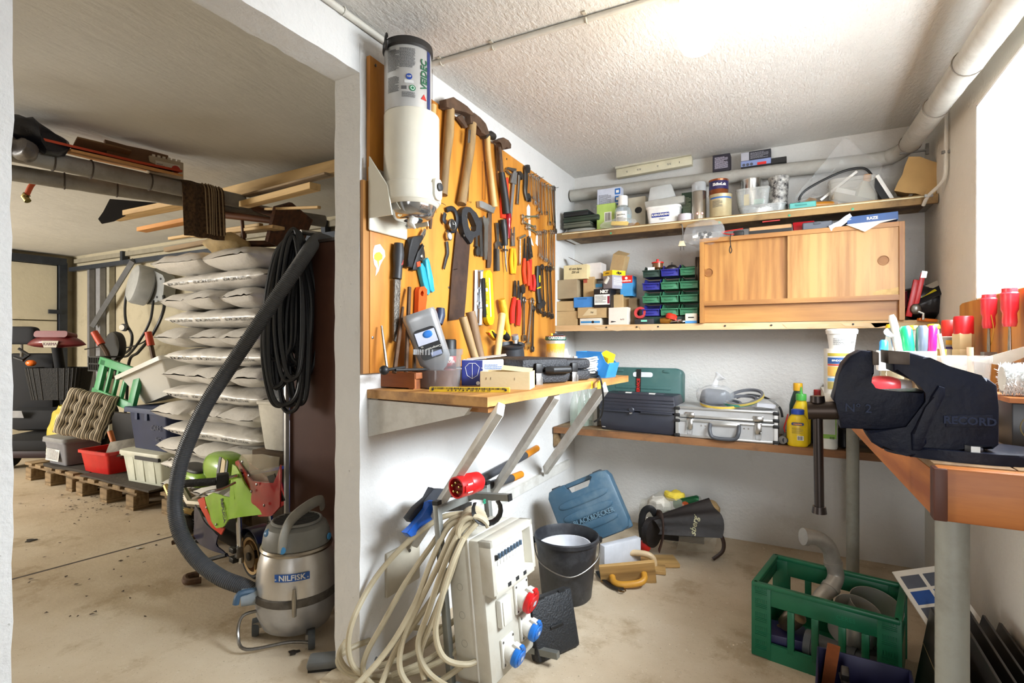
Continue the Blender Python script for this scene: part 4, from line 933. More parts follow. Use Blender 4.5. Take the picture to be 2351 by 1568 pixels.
class Tool:
    def __init__(s,name,label,cat,ref,group='hand tools hung on the tool board',off=0):
        s.o = onX(*ref,XP+off); s.t = T(name,label,cat,s.o,group=group)
    def p(s,q,off=.012): return onX(q[0],q[1],XP+off)-s.o
    def flat(s,name,P,m,off=.004,th=.006,bev=.001,hole=None):
        Q = [s.p(q,off) for q in P]; x0 = Q[0].x
        G().prism([(q.y,q.z) for q in Q],th,frame((x0,0,0),(0,1,0),(1,0,0)),bev=bev).d(name,m,s.t); return s
    def rod(s,name,P,r,m,off=.014,n=10,flat=1.0,k=6):
        Q = [s.p(q,off) for q in P]
        if len(Q) > 2: Q = spline(Q,k)
        R = r
        if isinstance(r,(list,tuple)):
            R = []; m_ = len(Q)-1
            for i in range(m_+1):
                f = i/m_*(len(r)-1); j = min(int(f),len(r)-2); R.append(r[j]+(r[j+1]-r[j])*(f-j))
        G().tube(Q,R,n,flat=flat,up=(1,0,0)).d(name,m,s.t); return s
    def ringp(s,name,c,R,r,m,off=.01,sq=1.0,n=18):
        C = s.p(c,off); G().tube([C+V((0,R*cos(2*pi*i/n),R*sq*sin(2*pi*i/n))) for i in range(n)],r,6,closed=True).d(name,m,s.t); return s
    def nail(s,q): 
        C = s.p(q,0); G().tube([C,C+V((.03,0,.004))],.0014,5).d('nail',DST,s.t); return s
HW = wood('#7d6544','#b0905f',2,5,.6); HWD = wood('#5a4430','#8a6c4c',2,5,.65); HWL = wood('#b08b50','#d9b87c',2,5,.5)
# ---------------------------------------------------------------- wipe dispenser
dx,dy = -1.178,1.452
dp = T('wipe_dispenser','white wall dispenser holding an upturned metal wipes can','dispenser',(dx,dy,1.60))
WP = mat('#d6d0bf',.3,0,.03)
G().lathe([(.0,.328),(.092,.330),(.095,.326),(.096,.09),(.1,.085),(.101,.07),(.101,.035),(.097,.028),(.0,.028)],44).d('holder_cylinder',WP,dp)
G().lathe([(.097,.03),(.09,.02),(.085,.016)],40).d('holder_rim',WP,dp)
G().lathe([(.085,.03),(.083,.012),(.074,-.012),(.055,-.028),(.03,-.03),(.0,-.018)],32).d('lens_cap',mat('#b9b9b8',.12,.9,.1,30),dp)
G().tube([V((.02,-.02,-.012)),V((.025,-.022,-.03)),V((.02,-.03,-.05)),V((.03,-.02,-.062))],[.006,.016,.013,.004],8).sub(1).wob(.006,60).d('tissue',PAPER,dp)
G().box((-.105,.0,.04),(.010,.20,.22),bev=.006).d('wall_plate',WP,dp)
for s in (-1,1): G().prism([(-.10,-.06),(.0,-.06),(-.02,.04),(-.10,.15)],.006,frame((0,s*.098,.03),(1,0,0),(0,-1,0))).d('bracket_side',WP,dp)
for s in (-1,1):
    for z in (-.05,.13): G().lathe([(.005,0),(.005,.003),(0,.004)],8,frame((-.099,s*.09,.03+z),(0,1,0),(1,0,0))).d('screw',STL,dp)
la = rad(6); ln_ = V((cos(la),sin(la),0))
G().prism(rr(.05,.075,.02),.012,frame(ln_*.096+V((0,0,.068)),(-sin(la),cos(la),0),ln_),bev=.003).d('lock_plate',WP,dp)
G().lathe([(.014,.0),(.014,.012),(.010,.014),(0,.014)],18,frame(ln_*.104+V((0,0,.075)),(0,1,0),ln_)).d('lock',DKG,dp)
tM = lambda a,z,r: TR((0,0,z)) @ frame((0,0,0),(-sin(rad(a)),cos(rad(a)),0),(cos(rad(a)),sin(rad(a)),0))
text('MINI-BOX',.012,mat('#2a6db5',.5),dp,tM(-12,.048,0),wrap=.1005)
can = T('wipes_can','brushed metal wipes can with black lid set upside down in the dispenser','can',(dx-.004,dy-.016,1.929)); can.scale = (1,1,.94)
CANM = mat('#bdbcb9',.35,.45,.05,4)
G().lathe([(.0,.0),(.08,.0),(.08,.225),(.078,.23),(0,.23)],40).d('body',CANM,can)
G().lathe([(.0,.252),(.078,.252),(.085,.247),(.086,.225),(.081,.218),(.08,.222)],40).d('lid',mat('#24211f',.5),can)
lp = V((-.02,-.088,.235)); G().tube(arc(lp,.021,20,340,14,(.75,-.65,0),(0,0,1)),.0045,8,flat=1.6).d('lid_tab',mat('#24211f',.5),can)
can_a = -62
def cl(a,z,w_,h_,rows,seed): lines(tM(a,z,0),w_,h_,rows,mat('#3b3a3a',.6),can,seed=seed,wrap=.0806)
cl(-88,.165,.048,.075,17,1); cl(-52,.172,.052,.07,17,2); cl(-88,.08,.045,.055,12,3); cl(-49,.042,.045,.02,7,4)
disc(tM(-48,.105,0) @ TR((0,0,.081)),.0105,mat('#1d3f8f',.4),can); text('NSF',.0085,PAPER,can,tM(-48,.105,0),wrap=.0822)
patch(tM(-48,.088,0),.03,.011,mat('#c6c6c4',.5),can,wrap=.0806)
disc(tM(-40,.066,0) @ TR((0,0,.081)),.0105,mat('#1f6b46',.4),can); disc(tM(-40,.066,0) @ TR((0,0,.0818)),.007,mat('#d8e0d6',.4),can,r2=.005)
patch(tM(-60,.066,0),.018,.012,mat('#5c5a5a',.5),can,wrap=.0806)
patch(tM(9,.115,0),.02,.22,mat('#1c2b5e',.4),can,'side_band',wrap=.0806)
text('VEIDEC',.036,mat('#1f5a3c',.4),can,tM(-9,.125,0) @ RO(rad(90),4,'Z') if 0 else TR((0,0,.125)) @ frame((0,0,0),(sin(rad(9)),cos(rad(9)),0),(cos(rad(-9)),sin(rad(-9)),0)) @ TR((0,0,.0812)) @ RO(rad(90),4,'Z'),bold=.001,sx=.9)
G().prism([(-.012,0),(.012,0),(.0,.02)],.0008,tM(-10,.035,0) @ TR((0,0,.0808))).d('emblem',RED,can)
# ---------------------------------------------------------------- hammers, axe
h = Tool('club_hammer','heavy hammer with worn wooden handle, first beside the dispenser','hammer',Z6(715,560))
h.rod('handle',[Z6(722,575),Z6(712,780),Z6(690,1000),Z6(665,1275)],[.020,.0225,.0175,.020],HW,.026,12).flat('head',[Z6(*q) for q in ((636,505),(700,487),(745,520),(812,560),(865,618),(855,640),(800,612),(750,600),(690,592),(640,568))],RST,.008,.036,.004)
h.flat('peen',[Z6(*q) for q in ((765,640),(800,622),(852,722),(835,732))],RST,.012,.014)
h = Tool('hatchet','long-handled hatchet with brown curved head hung on the board','hatchet',Z6(900,640))
h.rod('handle',[Z6(905,690),Z6(890,880),Z6(858,1100),Z6(818,1350)],[.020,.021,.0185,.021],HW,.026,12).flat('head',[Z6(*q) for q in ((842,605),(880,612),(930,650),(975,700),(1005,782),(985,802),(935,772),(905,715),(850,700))],RST,.010,.03,.004)
h.flat('steel_strap',[Z6(*q) for q in ((872,740),(892,742),(885,850),(866,848))],STL,.044,.003)
h = Tool('ball_hammer','hammer with slim pale ash handle and small round head','hammer',Z6(1045,785))
h.rod('handle',[Z6(1030,795),Z6(1040,950),Z6(1068,1200),Z6(1088,1372)],[.014,.0125,.014,.0165],HWL,.026,10).rod('head',[Z6(1000,792),Z6(1030,782),Z6(1055,785),Z6(1082,800)],[.015,.014,.02,.016],DST,.026,10)
h = Tool('claw_hammer','claw hammer with steel shaft and black rubber grip','hammer',Z6(1125,850))
h.rod('shaft',[Z6(1128,885),Z6(1145,1095)],.011,RST,.03).rod('grip',[Z6(1145,1090),Z6(1160,1200),Z6(1178,1330),Z6(1188,1428)],[.0155,.019,.0185,.021],mat('#1d1b1a',.55),.03,12)
h.flat('head',[Z6(*q) for q in ((1072,835),(1118,812),(1160,835),(1182,868),(1180,902),(1152,905),(1140,885),(1125,912),(1105,905),(1098,855),(1070,850))],RST,.014,.032,.004)
h = Tool('round_file','thin round file with pale wooden handle half hidden by the dispenser','file',Z6(580,560))
h.rod('handle',[Z6(588,540),Z6(582,660)],[.013,.012],HWL,.016).rod('shank',[Z6(580,660),Z6(566,1380),Z6(562,1550)],[.007,.0095,.005],RST,.016)
h = Tool('marking_stick','dark square lath hanging behind the small hammers','lath',Z6(1110,900)); h.flat('lath',[Z6(*q) for q in ((1095,880),(1112,880),(1118,1080),(1100,1080))],HWD,.002,.008)
h.flat('bar',[Z6(*q) for q in ((1112,880),(1124,880),(1130,1060),(1119,1060))],HW,.002,.006)
# try square
h = Tool('try_square','steel try square with thick stock hung on the board','square',Z3(200,790))
h.flat('stock',[Z3(*q) for q in ((85,705),(120,705),(318,800),(290,882),(90,790))],mat('#a5a5a2',.4,.7,.15),.004,.018).flat('blade',[Z3(250,870),Z3(302,860),Z3(298,1568),Z4(262,320),Z4(218,318),Z3(238,1560)],RST,.008,.003)
# watches
h = Tool('wrist_watch','chunky black wrist watch looped over a nail, the upper of two','watch',Z7(685,180))
h.rod('strap',[Z7(650,75),Z7(690,62),Z7(720,85),Z7(735,150),Z7(715,225),Z7(680,228)],.011,mat('#14161c',.6),.012,8,.4).rod('strap',[Z7(640,100),Z7(632,150),Z7(645,165)],.011,mat('#14161c',.6),.014,8,.4)
C = h.p(Z7(686,188),.02); Mw = frame(C,(0,1,0),(1,-.25,.05))
G().lathe([(.0,0),(.024,0),(.0245,.008),(.021,.011),(.0195,.010),(0,.010)],26,Mw).d('case',STL,h.t); disc(Mw @ TR((0,0,.010)),.019,BLK,h.t,'dial')
G().box((.004,.002,.0112),(.012,.0012,.0006),M=Mw).box((-.002,.005,.0112),(.0012,.011,.0006),M=Mw).d('hands',PAPER,h.t)
h = Tool('wrist_watch','slim wrist watch with open black strap, the lower of two','watch',Z7(665,275))
C = h.p(Z7(665,276),.016); Mw = frame(C,(0,1,0),(1,-.25,.05))
G().lathe([(.0,0),(.018,0),(.0185,.007),(.0165,.009),(0,.009)],24,Mw).d('case',CHR,h.t); disc(Mw @ TR((0,0,.0088)),.0135,mat('#c9ccd2',.3),h.t,'dial'); disc(Mw @ TR((0,0,.0094)),.009,mat('#7d828c',.3),h.t,'dial_ring',r2=.007)
h.rod('strap',[Z7(655,315),Z7(662,400),Z7(650,450),Z7(632,525)],[.009,.009,.008,.006],mat('#202124',.6),.010,8,.35).rod('strap',[Z7(660,240),Z7(655,232)],.009,mat('#202124',.6),.012,8,.35)
h.nail(Z7(690,535))
# hand saw
h = Tool('hand_saw','rusty hand saw with black plastic handle hung upright','saw',Z7(790,180))
h.flat('blade',[Z7(*q) for q in ((724,225),(800,330),(828,335),(800,700),(783,905),(665,922),(690,560))],mat('#4d3b33',.6,.5,.25,18,0,60,'#7d5a3a',.5),.008,.003)
O = [Z7(*q) for q in ((738,75),(765,52),(800,58),(845,100),(872,150),(890,182),(885,215),(872,268),(850,280),(828,290),(815,325),(802,338),(785,310),(762,280),(748,240),(736,180),(732,120))]
I_ = [Z7(*q) for q in ((785,92),(800,100),(825,150),(845,200),(842,235),(825,245),(800,235),(785,205),(778,150),(776,105))]
def holed(tool,name,O,I_,m,off,th):
    g = G(); o = [tool.p(q,off) for q in O]; i = [tool.p(q,off) for q in I_]; n,k = len(o),len(i)
    def nearest(j): return round(j*k/n) % k
    for s in (0,1):
        pass
    oa = g.ring([q for q in o]); ob = g.ring([q+V((th,0,0)) for q in o]); ia = g.ring([q for q in i]); ib = g.ring([q+V((th,0,0)) for q in i])
    # match the inner start to the outer start
    st = min(range(k),key=lambda j: (i[j]-o[0]).length)
    ia = ia[st:]+ia[:st]; ib = ib[st:]+ib[:st]
    a2 = sum(o[j-1].y*o[j].z-o[j].y*o[j-1].z for j in range(n)); b2 = sum(i[j-1].y*i[j].z-i[j].y*i[j-1].z for j in range(k))
    if a2*b2 < 0: ia = [ia[0]]+ia[:0:-1]; ib = [ib[0]]+ib[:0:-1]
    for R,S in ((oa,ia),(ob,ib)):
        j = 0
        for q in range(n):
            nx = round((q+1)*k/n)
            while j < nx: g.face((R[q],S[j % k],S[(j+1) % k])); j += 1
            g.face((R[q],S[j % k],R[(q+1) % n]))
    for R,S in ((oa,ob),(ia,ib)):
        m_ = len(R)
        for q in range(m_): g.face((R[q],R[(q+1) % m_],S[(q+1) % m_],S[q]))
    return g.d(name,m,tool.t)
holed(h,'handle',O,I_,mat('#2a2b2e',.5,0,.1,40,.2,120),.004,.024)
for q in ((785,270),(838,210),(800,120)): C = h.p(Z7(*q),.028); G().lathe([(.005,0),(.005,.0015),(0,.002)],10,frame(C,(0,1,0),(1,0,0))).d('rivet',STL,h.t)
# rasp, secateurs, pruning shears
h = Tool('rasp','long rasp with black and red handle hung at the board edge','rasp',Z7(275,340))
h.rod('handle',[Z7(285,330),Z7(282,420),Z7(278,520),Z7(272,600)],[.017,.0215,.0165,.017],mat('#2c2c2e',.5),.022,12).flat('blade',[Z7(*q) for q in ((243,605),(290,605),(278,850),(268,1050),(255,1085),(238,1075),(238,850))],mat('#6f6a63',.5,.8,.3,60,.5,120),.016,.008)
h.flat('grip_inlay',[Z7(*q) for q in ((298,400),(316,430),(314,490),(300,500))],mat('#a33a35',.5),.036,.004)
h = Tool('anvil_pruner','black pruning shears with silver blade hung open','shears',Z7(430,270))
h.flat('handle',[Z7(*q) for q in ((345,300),(365,280),(440,268),(442,300),(400,345),(372,440),(358,520),(320,512),(322,450),(330,380))],mat('#1d1e20',.5),.006,.022,.006)
h.flat('handle',[Z7(*q) for q in ((400,400),(440,340),(455,350),(425,430),(400,540),(362,535),(368,500))],mat('#161718',.5),.004,.02,.005).flat('blade',[Z7(*q) for q in ((440,290),(455,250),(478,215),(490,225),(485,262),(462,305))],CHR,.014,.004)
h = Tool('secateurs','teal-handled secateurs with orange catch, hung below the black shears','secateurs',Z7(460,430))
TEAL = mat('#2f9db5',.35)
h.flat('handle',[Z7(*q) for q in ((418,500),(440,480),(465,520),(478,600),(502,710),(490,728),(470,720),(445,620))],TEAL,.006,.018,.005).flat('handle',[Z7(*q) for q in ((465,460),(485,440),(498,470),(515,600),(538,695),(520,708),(500,690),(480,590),(470,520))],TEAL,.010,.018,.005)
h.flat('blade',[Z7(*q) for q in ((430,400),(445,345),(462,330),(478,400),(480,440),(450,465),(428,450))],DST,.012,.005).flat('catch',[Z7(*q) for q in ((415,475),(440,465),(448,505),(420,512))],mat('#d24a22',.4),.022,.006)
C = h.p(Z7(460,430),.02); G().lathe([(.008,0),(.008,.004),(.004,.006),(0,.006)],12,frame(C,(0,1,0),(1,0,0))).d('pivot_bolt',CHR,h.t)
h = Tool('orange_scraper','tool with translucent orange plastic handle behind the silver bottle','scraper',Z7(440,680))
holed(h,'handle',[Z7(*q) for q in ((408,690),(420,665),(450,660),(472,685),(470,760),(455,870),(402,875),(405,780))],[Z7(*q) for q in ((425,700),(438,692),(446,712),(440,735),(428,735),(420,720))],mat('#d7521e',.25),.006,.02)
h.flat('blade',[Z7(410,870),Z7(450,870),Z7(455,1050),Z7(405,1050)],STL,.012,.004)
# levels
h = Tool('spirit_level','cast aluminium spirit level with cutouts hung upright','level',Z4(110,360))
A_ = mat('#b9bdc2',.35,.8,.1)
h.flat('web',[Z4(*q) for q in ((85,345),(148,350),(135,1085),(75,1085))],A_,.004,.004)
for s in ((Z4(75,350),Z4(60,1080)),(Z4(148,352),Z4(132,1085))): h.rod('flange',[s[0],s[1]],.008,A_,.012,4)
for q in ((350,370),(580,600),(845,860),(1075,1085)): h.flat('cross_bar',[Z4(84,q[0]),Z4(146,q[0]),Z4(143,q[1]),Z4(82,q[1])],A_,.006,.014)
for c in (630,800): h.ringp('vial_ring',Z4(112,c),.012,.004,A_,.014)
h.flat('window',[Z4(*q) for q in ((98,370),(135,372),(122,575),(105,590))],mat('#5a3a14',.6),.0085,.001).flat('window',[Z4(*q) for q in ((98,870),(128,870),(118,1055),(95,1060))],mat('#5a3a14',.6),.0085,.001)
h = Tool('torpedo_level','bright yellow and black torpedo level beside the aluminium one','level',Z4(210,370))
h.flat('body',[Z4(*q) for q in ((155,395),(175,355),(215,355),(242,400),(272,980),(258,1060),(240,1083),(205,1083),(178,1040),(165,970))],YEL,.004,.022,.003).flat('black_edge',[Z4(*q) for q in ((154,455),(188,455),(205,978),(168,980))],BLK,.024,.004)
h.flat('white_edge',[Z4(*q) for q in ((240,450),(252,460),(272,970),(262,975))],WHT,.024,.004)
for a,b in ((505,580),(668,760),(870,945)): h.flat('vial_window',[Z4(200,a),Z4(232,a+4),Z4(236,b),Z4(206,b)],mat('#a88a18',.4),.026,.001).flat('vial',[Z4(208,a+15),Z4(222,a+15),Z4(226,b-12),Z4(212,b-12)],mat('#c9d63a',.15),.027,.004)
for a,b in ((590,635),(805,840)): h.flat('white_block',[Z4(200,a),Z4(228,a),Z4(232,b),Z4(206,b)],WHT,.026,.002)
# yellow handled mallet standing against the board
h = Tool('yellow_hammer','hammer with yellow painted handle leaning behind the black bucket','hammer',Z4(420,740))
h.rod('handle',[Z4(415,738),Z4(440,860),Z4(475,1040),Z4(508,1225)],[.017,.019,.016,.014],mat('#d8a925',.55,0,.15,30,.2,60,'#8f7a3a',.4),.03,12)
# ---------------------------------------------------------------- spanners and pliers
def spanner(lab,a,b,w_=.016,m=None,kind='combo',name='spanner',grp='spanners hung in rows on the tool board',off=.012):
    h = Tool(name,lab,'spanner',a,grp); m = m or CHR
    A,B = h.p(a,off),h.p(b,off); d = (B-A).normalized(); n = V((0,-d.z,d.y)); r = w_*.5
    G().tube([A+d*w_*.5,A.lerp(B,.5),B-d*w_*.6],[w_*.3,w_*.25,w_*.32],6,flat=.5,up=(1,0,0)).d('shank',m,h.t)
    G().tube([A+V((0,cos(2*pi*i/14),sin(2*pi*i/14)))*r*1.0 for i in range(14)],r*.42,6,closed=True).d('ring_end',m,h.t)
    if kind == 'ring': G().tube([B+V((0,cos(2*pi*i/14),sin(2*pi*i/14)))*r*1.0 for i in range(14)],r*.42,6,closed=True).d('ring_end',m,h.t)
    else:
        J = [(-.9,-.9),(-1.15,-.1),(-1.1,.7),(-.85,1.25),(-.45,1.2),(-.5,.3),(0,-.1),(.5,.3),(.55,1.1),(.95,1.05),(1.15,.6),(1.1,-.2),(.8,-.9)]
        G().prism([(x*r*1.15,y*r*1.15) for x,y in J],w_*.35,frame(B-V((w_*.17,0,0)),-n,(1,0,0)) if 0 else MX(((0,0,1,B.x-w_*.17),(n.y,d.y,0,B.y),(n.z,d.z,0,B.z),(0,0,0,1)))).d('open_jaw',m,h.t)
    h.nail(a); return h
ordn = ['first','second','third','fourth','fifth','sixth','seventh','eighth','ninth','tenth']
top = [((852,330),(862,690)),((885,325),(905,650)),((905,350),(930,720)),((935,370),(945,735)),((960,385),(978,680)),((988,375),(982,820)),((1032,455),(1022,870)),((1068,475),(1095,870)),((1122,500),(1142,1020)),((1165,520),(1205,1010))]
for i,(a,b) in enumerate(top): spanner(f'small chrome combination spanner, {ordn[i]} along the sloping top row',Z3(*a),Z3(*b),.014+.0008*i)
spanner('large grey spanner hung at the far edge of the board',Z3(1205,520),Z3(1222,1130),.026,STL)
low = [((995,1155),(1000,1475)),((1018,1160),(1030,1510)),((1060,1140),(1072,1540)),((1088,1150),(1098,1550)),((1155,1145),(1160,1568)),((1185,1150),(1190,1568))]
for i,(a,b) in enumerate(low):
    b2 = b if i < 4 else (Z4(1060,270) if i == 4 else Z4(1105,320))
    spanner(f'chrome spanner, {ordn[i]} in the second row below the white paint marks',Z3(*a),Z3(*b) if i < 4 else b2,.017+.001*i)
for i,(a,b) in enumerate((((755,925),(975,920)),((760,1000),(930,1080)),((815,1080),(965,1160)))):
    spanner(['short bent socket key lying level on two nails','short offset spanner below the socket key','curved ring spanner, lowest of the three lying level'][i],Z3(*a),Z3(*b),.02,CHR,'ring')
# grips and wrenches
h = Tool('adjustable_wrench','long dark adjustable wrench hung before the chrome spanner row','wrench',Z3(800,200))
h.rod('shank',[Z3(800,200),Z3(800,400),Z3(795,560),Z3(822,690)],[.016,.019,.016,.014],DST,.014,8,.5).flat('jaw',[Z3(*q) for q in ((785,610),(820,590),(850,640),(850,700),(825,715),(828,665),(800,660))],DST,.008,.012)
h.flat('head',[Z3(*q) for q in ((768,220),(790,180),(822,185),(835,240),(825,300),(775,290))],DST,.010,.014)
h = Tool('pipe_wrench','slim grey adjustable spanner beside the vernier caliper','wrench',Z3(700,300))
h.rod('shank',[Z3(705,320),Z3(700,450),Z3(690,600),Z3(680,745)],[.012,.009,.009,.010],STL,.014,8,.5).flat('head',[Z3(*q) for q in ((660,275),(700,275),(742,330),(738,390),(715,400),(700,350),(672,320))],DST,.008,.012)
h = Tool('vernier_caliper','steel vernier caliper hung by its jaws','caliper',Z3(640,240))
h.flat('beam',[Z3(*q) for q in ((618,250),(655,250),(588,945),(558,940))],mat('#b5b7b9',.3,.8),.012,.004).flat('jaws',[Z3(*q) for q in ((500,245),(530,212),(650,235),(650,270),(600,275),(560,250))],STL,.010,.006)
h.flat('slider',[Z3(*q) for q in ((590,300),(655,290),(640,465),(560,435))],mat('#a5a6a6',.35,.8),.010,.010).flat('lower_jaw',[Z3(*q) for q in ((498,260),(520,255),(580,320),(560,330))],STL,.008,.006)
h = Tool('red_clamp','red plastic handled tool hung behind the claw hammer','clamp',Z3(500,400))
h.flat('handle',[Z3(*q) for q in ((435,400),(520,360),(530,700),(510,960),(430,945),(418,700))],mat('#cf3a1c',.35),.002,.012,.003)
h = Tool('screwdriver','screwdriver with transparent dark red handle beside the caliper tip','screwdriver',Z3(545,890))
h.rod('handle',[Z3(545,880),Z3(545,960),Z3(548,1080),Z3(538,1240)],[.015,.018,.012,.009],mat('#8f1420',.2),.018,10)
h = Tool('awl','screwdriver with thick black handle and thin shaft','screwdriver',Z3(468,970))
h.rod('handle',[Z3(468,968),Z3(475,1060),Z3(490,1200),Z3(500,1340)],[.017,.0205,.018,.014],mat('#1e1d1d',.45),.022,12).rod('shaft',[Z3(502,1340),Z3(508,1568),Z4(485,370)],[.005,.005,.0025],STL,.02).rod('collar',[Z3(475,1400),Z3(530,1410)],.006,STL,.02)
h = Tool('bike_spanner','flat grey open spanner with hanging hole above the black one','spanner',Z3(375,1020))
h.flat('shank',[Z3(*q) for q in ((355,1012),(400,1015),(402,1280),(455,1330),(455,1385),(435,1390),(425,1345),(395,1340),(385,1390),(350,1385),(345,1310),(372,1270))],STL,.008,.005)
h = Tool('steel_channel','short folded steel channel hung below the open spanner','bracket',Z3(370,1400))
h.flat('web',[Z3(345,1390),Z3(405,1390),Z4(382,360),Z4(318,362)],mat('#8a8884',.35,.8),.004,.006).flat('lip',[Z3(338,1390),Z3(352,1390),Z4(328,362),Z4(314,362)],DST,.004,.014)
h = Tool('flat_bar_spanner','worn flat double-ended spanner beside the try square','spanner',Z3(205,930))
h.flat('body',[Z3(*q) for q in ((172,930),(185,912),(205,950),(228,952),(240,930),(262,965),(258,1010),(240,1060),(235,1400),(222,1550),(195,1540),(185,1400),(190,1080),(172,1000))],mat('#86837c',.45,.8,.2),.010,.006)
h = Tool('pincers','dark slim pincers hung beside the saw handle','pincers',Z3(150,940)); h.rod('arm',[Z3(150,940),Z3(150,1100),Z3(160,1500)],[.010,.010,.012],DST,.012,8,.6)
h = Tool('ring_spanner','dark forged spanner touching the black saw handle','spanner',Z3(85,990)); h.rod('shank',[Z3(85,990),Z3(90,1250),Z3(85,1360)],[.008,.008,.011],DST,.012,8,.6).flat('jaw',[Z3(*q) for q in ((60,1400),(85,1345),(115,1380),(130,1440),(120,1490),(100,1470),(85,1500),(62,1470))],DST,.008,.010)
def pliers(lab,pv,jaws,hands,col,jm=None,name='pliers',w_=.010):
    h = Tool(name,lab,'pliers',pv,'pliers hung on the tool board')
    for i,(a,b) in enumerate(hands): h.rod('handle',[a,a if 0 else ((a[0]+b[0])/2+(2 if i else -2),(a[1]+b[1])/2),b],[w_*.85,w_*1.1,w_],col,.014+.006*i,9)
    for i,(a,b) in enumerate(jaws): h.rod('jaw',[a,b],[w_*.9,w_*.5],jm or DST,.012+.005*i,7,.7)
    C = h.p(pv,.026); G().lathe([(.007,0),(.007,.004),(0,.005)],12,frame(C,(0,1,0),(1,0,0))).d('pivot',STL,h.t); return h
pliers('water pump pliers with long yellow handles',Z3(605,1180),[(Z3(600,1350),Z3(590,1100)),(Z3(625,1350),Z3(630,1075))],[(Z4(553,60),Z4(556,395)),(Z4(583,60),Z4(580,400))],mat('#e2ab17',.35),CHR)
pliers('black nosed pliers with orange handles, middle of the cluster',Z3(810,1330),[(Z3(780,1560),Z3(780,1240)),(Z3(815,1560),Z3(820,1215))],[(Z4(722,195),Z4(732,530)),(Z4(763,225),Z4(772,560))],mat('#d8441f',.35),BLK)
pliers('red handled pliers hung partly behind the orange ones',Z4(800,120),[(Z4(800,200),Z3(840,1200)),(Z4(820,180),Z3(858,1230))],[(Z4(803,210),Z4(808,615)),(Z4(840,410),Z4(842,630))],mat('#cf2a1f',.35),DST)
pliers('large pincers with long red dipped handles',Z4(625,560),[(Z4(590,700),Z4(595,490)),(Z4(640,720),Z4(640,490))],[(Z4(588,720),Z4(558,1060)),(Z4(638,745),Z4(632,1090))],mat('#cc2a1e',.35),DST,w_=.013)
h = Tool('wire_stripper','dark adjustable spanner tucked beside the red pincers','wrench',Z4(680,560)); h.rod('shank',[Z4(685,640),Z4(672,800),Z4(662,950)],[.010,.009,.007],DST,.012,8,.6).flat('head',[Z4(*q) for q in ((655,570),(690,540),(710,590),(705,650),(675,670),(660,640))],DST,.008,.012)
h = Tool('valve_key','small chrome T-handled key hung beside the black pliers','key',Z3(740,1215)); h.rod('crossbar',[Z3(695,1240),Z3(785,1195)],.007,CHR,.012).rod('stem',[Z3(715,1250),Z3(712,1568),Z4(655,280)],[.005,.005,.008],CHR,.012)
# black adjustable wrenches row
h = Tool('adjustable_wrench','big black adjustable wrench with yellow stripe','wrench',Z4(905,300))
h.rod('shank',[Z4(905,295),Z4(905,450),Z4(910,640),Z4(925,780)],[.018,.024,.020,.022],mat('#191a1c',.5),.016,9,.55).flat('jaw',[Z4(*q) for q in ((885,800),(950,740),(978,790),(955,850),(930,840),(905,870),(935,935),(900,915),(880,860))],DST,.010,.016,.002).flat('grip_stripe',[Z4(915,420),Z4(928,420),Z4(930,510),Z4(918,515)],YEL,.030,.003)
h.flat('grip_stripe',[Z4(885,588),Z4(935,565),Z4(938,582),Z4(888,602)],YEL,.028,.004)
for i,(a,b) in enumerate(((Z4(960,310),Z4(985,930)),(Z4(1020,330),Z4(1045,940)),(Z4(1065,335),Z4(1090,960)))):
    spanner(f'long dark forged spanner, {ordn[i]} after the yellow striped wrench',a,b,.026,DST)
spanner('large ratchet ring spanner hung low above the bench',Z4(820,770),Z4(765,1350),.034,CHR)
spanner('slim ribbed chrome spanner hung low beside the ring spanner',Z4(715,750),Z4(715,1250),.028,STL)
spanner('dark flat spanner leaning low at the bench corner',Z4(842,860),Z4(830,1400),.026,DST,'ring')
# ================================================================ left bench on struts
BW = wood('#8f5f2c','#c2904f',1,4,.6,12,dirt='#6d4a28')
bA,bB,bC = V((WL,1.372,ZBL)),onZ(1119,912,ZBL),onZ(1443,862,ZBL)
bn = T('workbench','wooden wall bench under the tool board, propped on white struts','workbench',(WL,bA.y,ZBL))
for i in range(3):
    f0,f1 = i/3,(i+1)/3
    def lp(f): return (WL+(bB.x-WL)*f,bA.y+(bB.y-bA.y)*f),(WL+(bC.x-WL)*f,bC.y)
    a,d = lp(f0); b,c = lp(f1); P = [a,b,c,d]
    G().prism([(x-WL,y-bA.y) for x,y in P],.03 if 1 else 0,TR((0,0,-.03)),bev=.002).d('top_board',BW,bn)
G().box((.40,.045,-.042),(.16,.05,.022),rot=(0,0,-.05)).d('end_batten',wood('#6d4320','#94632f',0,4),bn)
M_STR = mat('#d5d2ca',.75,0,.06,9,.25,30,'#8f8470',.4,8)
for i,(t0,b0) in enumerate((((1150,938,.80),(955,1243)),((1278,904,.77),(1126,1139)),((1388,888,.73),(1252,1080)))):
    a = onZ(t0[0],t0[1],ZBL-.032); b = onX(b0[0],b0[1],WL+.036); d = a-b
    Mf = frame((a+b)/2-bn.location,d,(1,0,.5))
    G().box((0,0,0),(d.length,.05,.024),bev=.002,seg=1,M=Mf).d('strut',M_STR,bn)
p = onX(1205,1117,WL+.01); G().box(p-bn.location,(.02,1.25,.05)).d('wall_batten',M_STR,bn)
G().prism([(0,0),(.42,-.005),(.40,-.03),(0,-.13)],.03,frame((.0,.035,-.035),(1,0,0),(0,-1,0))).d('end_bracket',M_STR,bn)
G().box((.02,.03,-.09),(.03,.03,.12)).d('bracket_post',M_STR,bn)
BT = lambda px,py: onZ(px,py,ZBL)
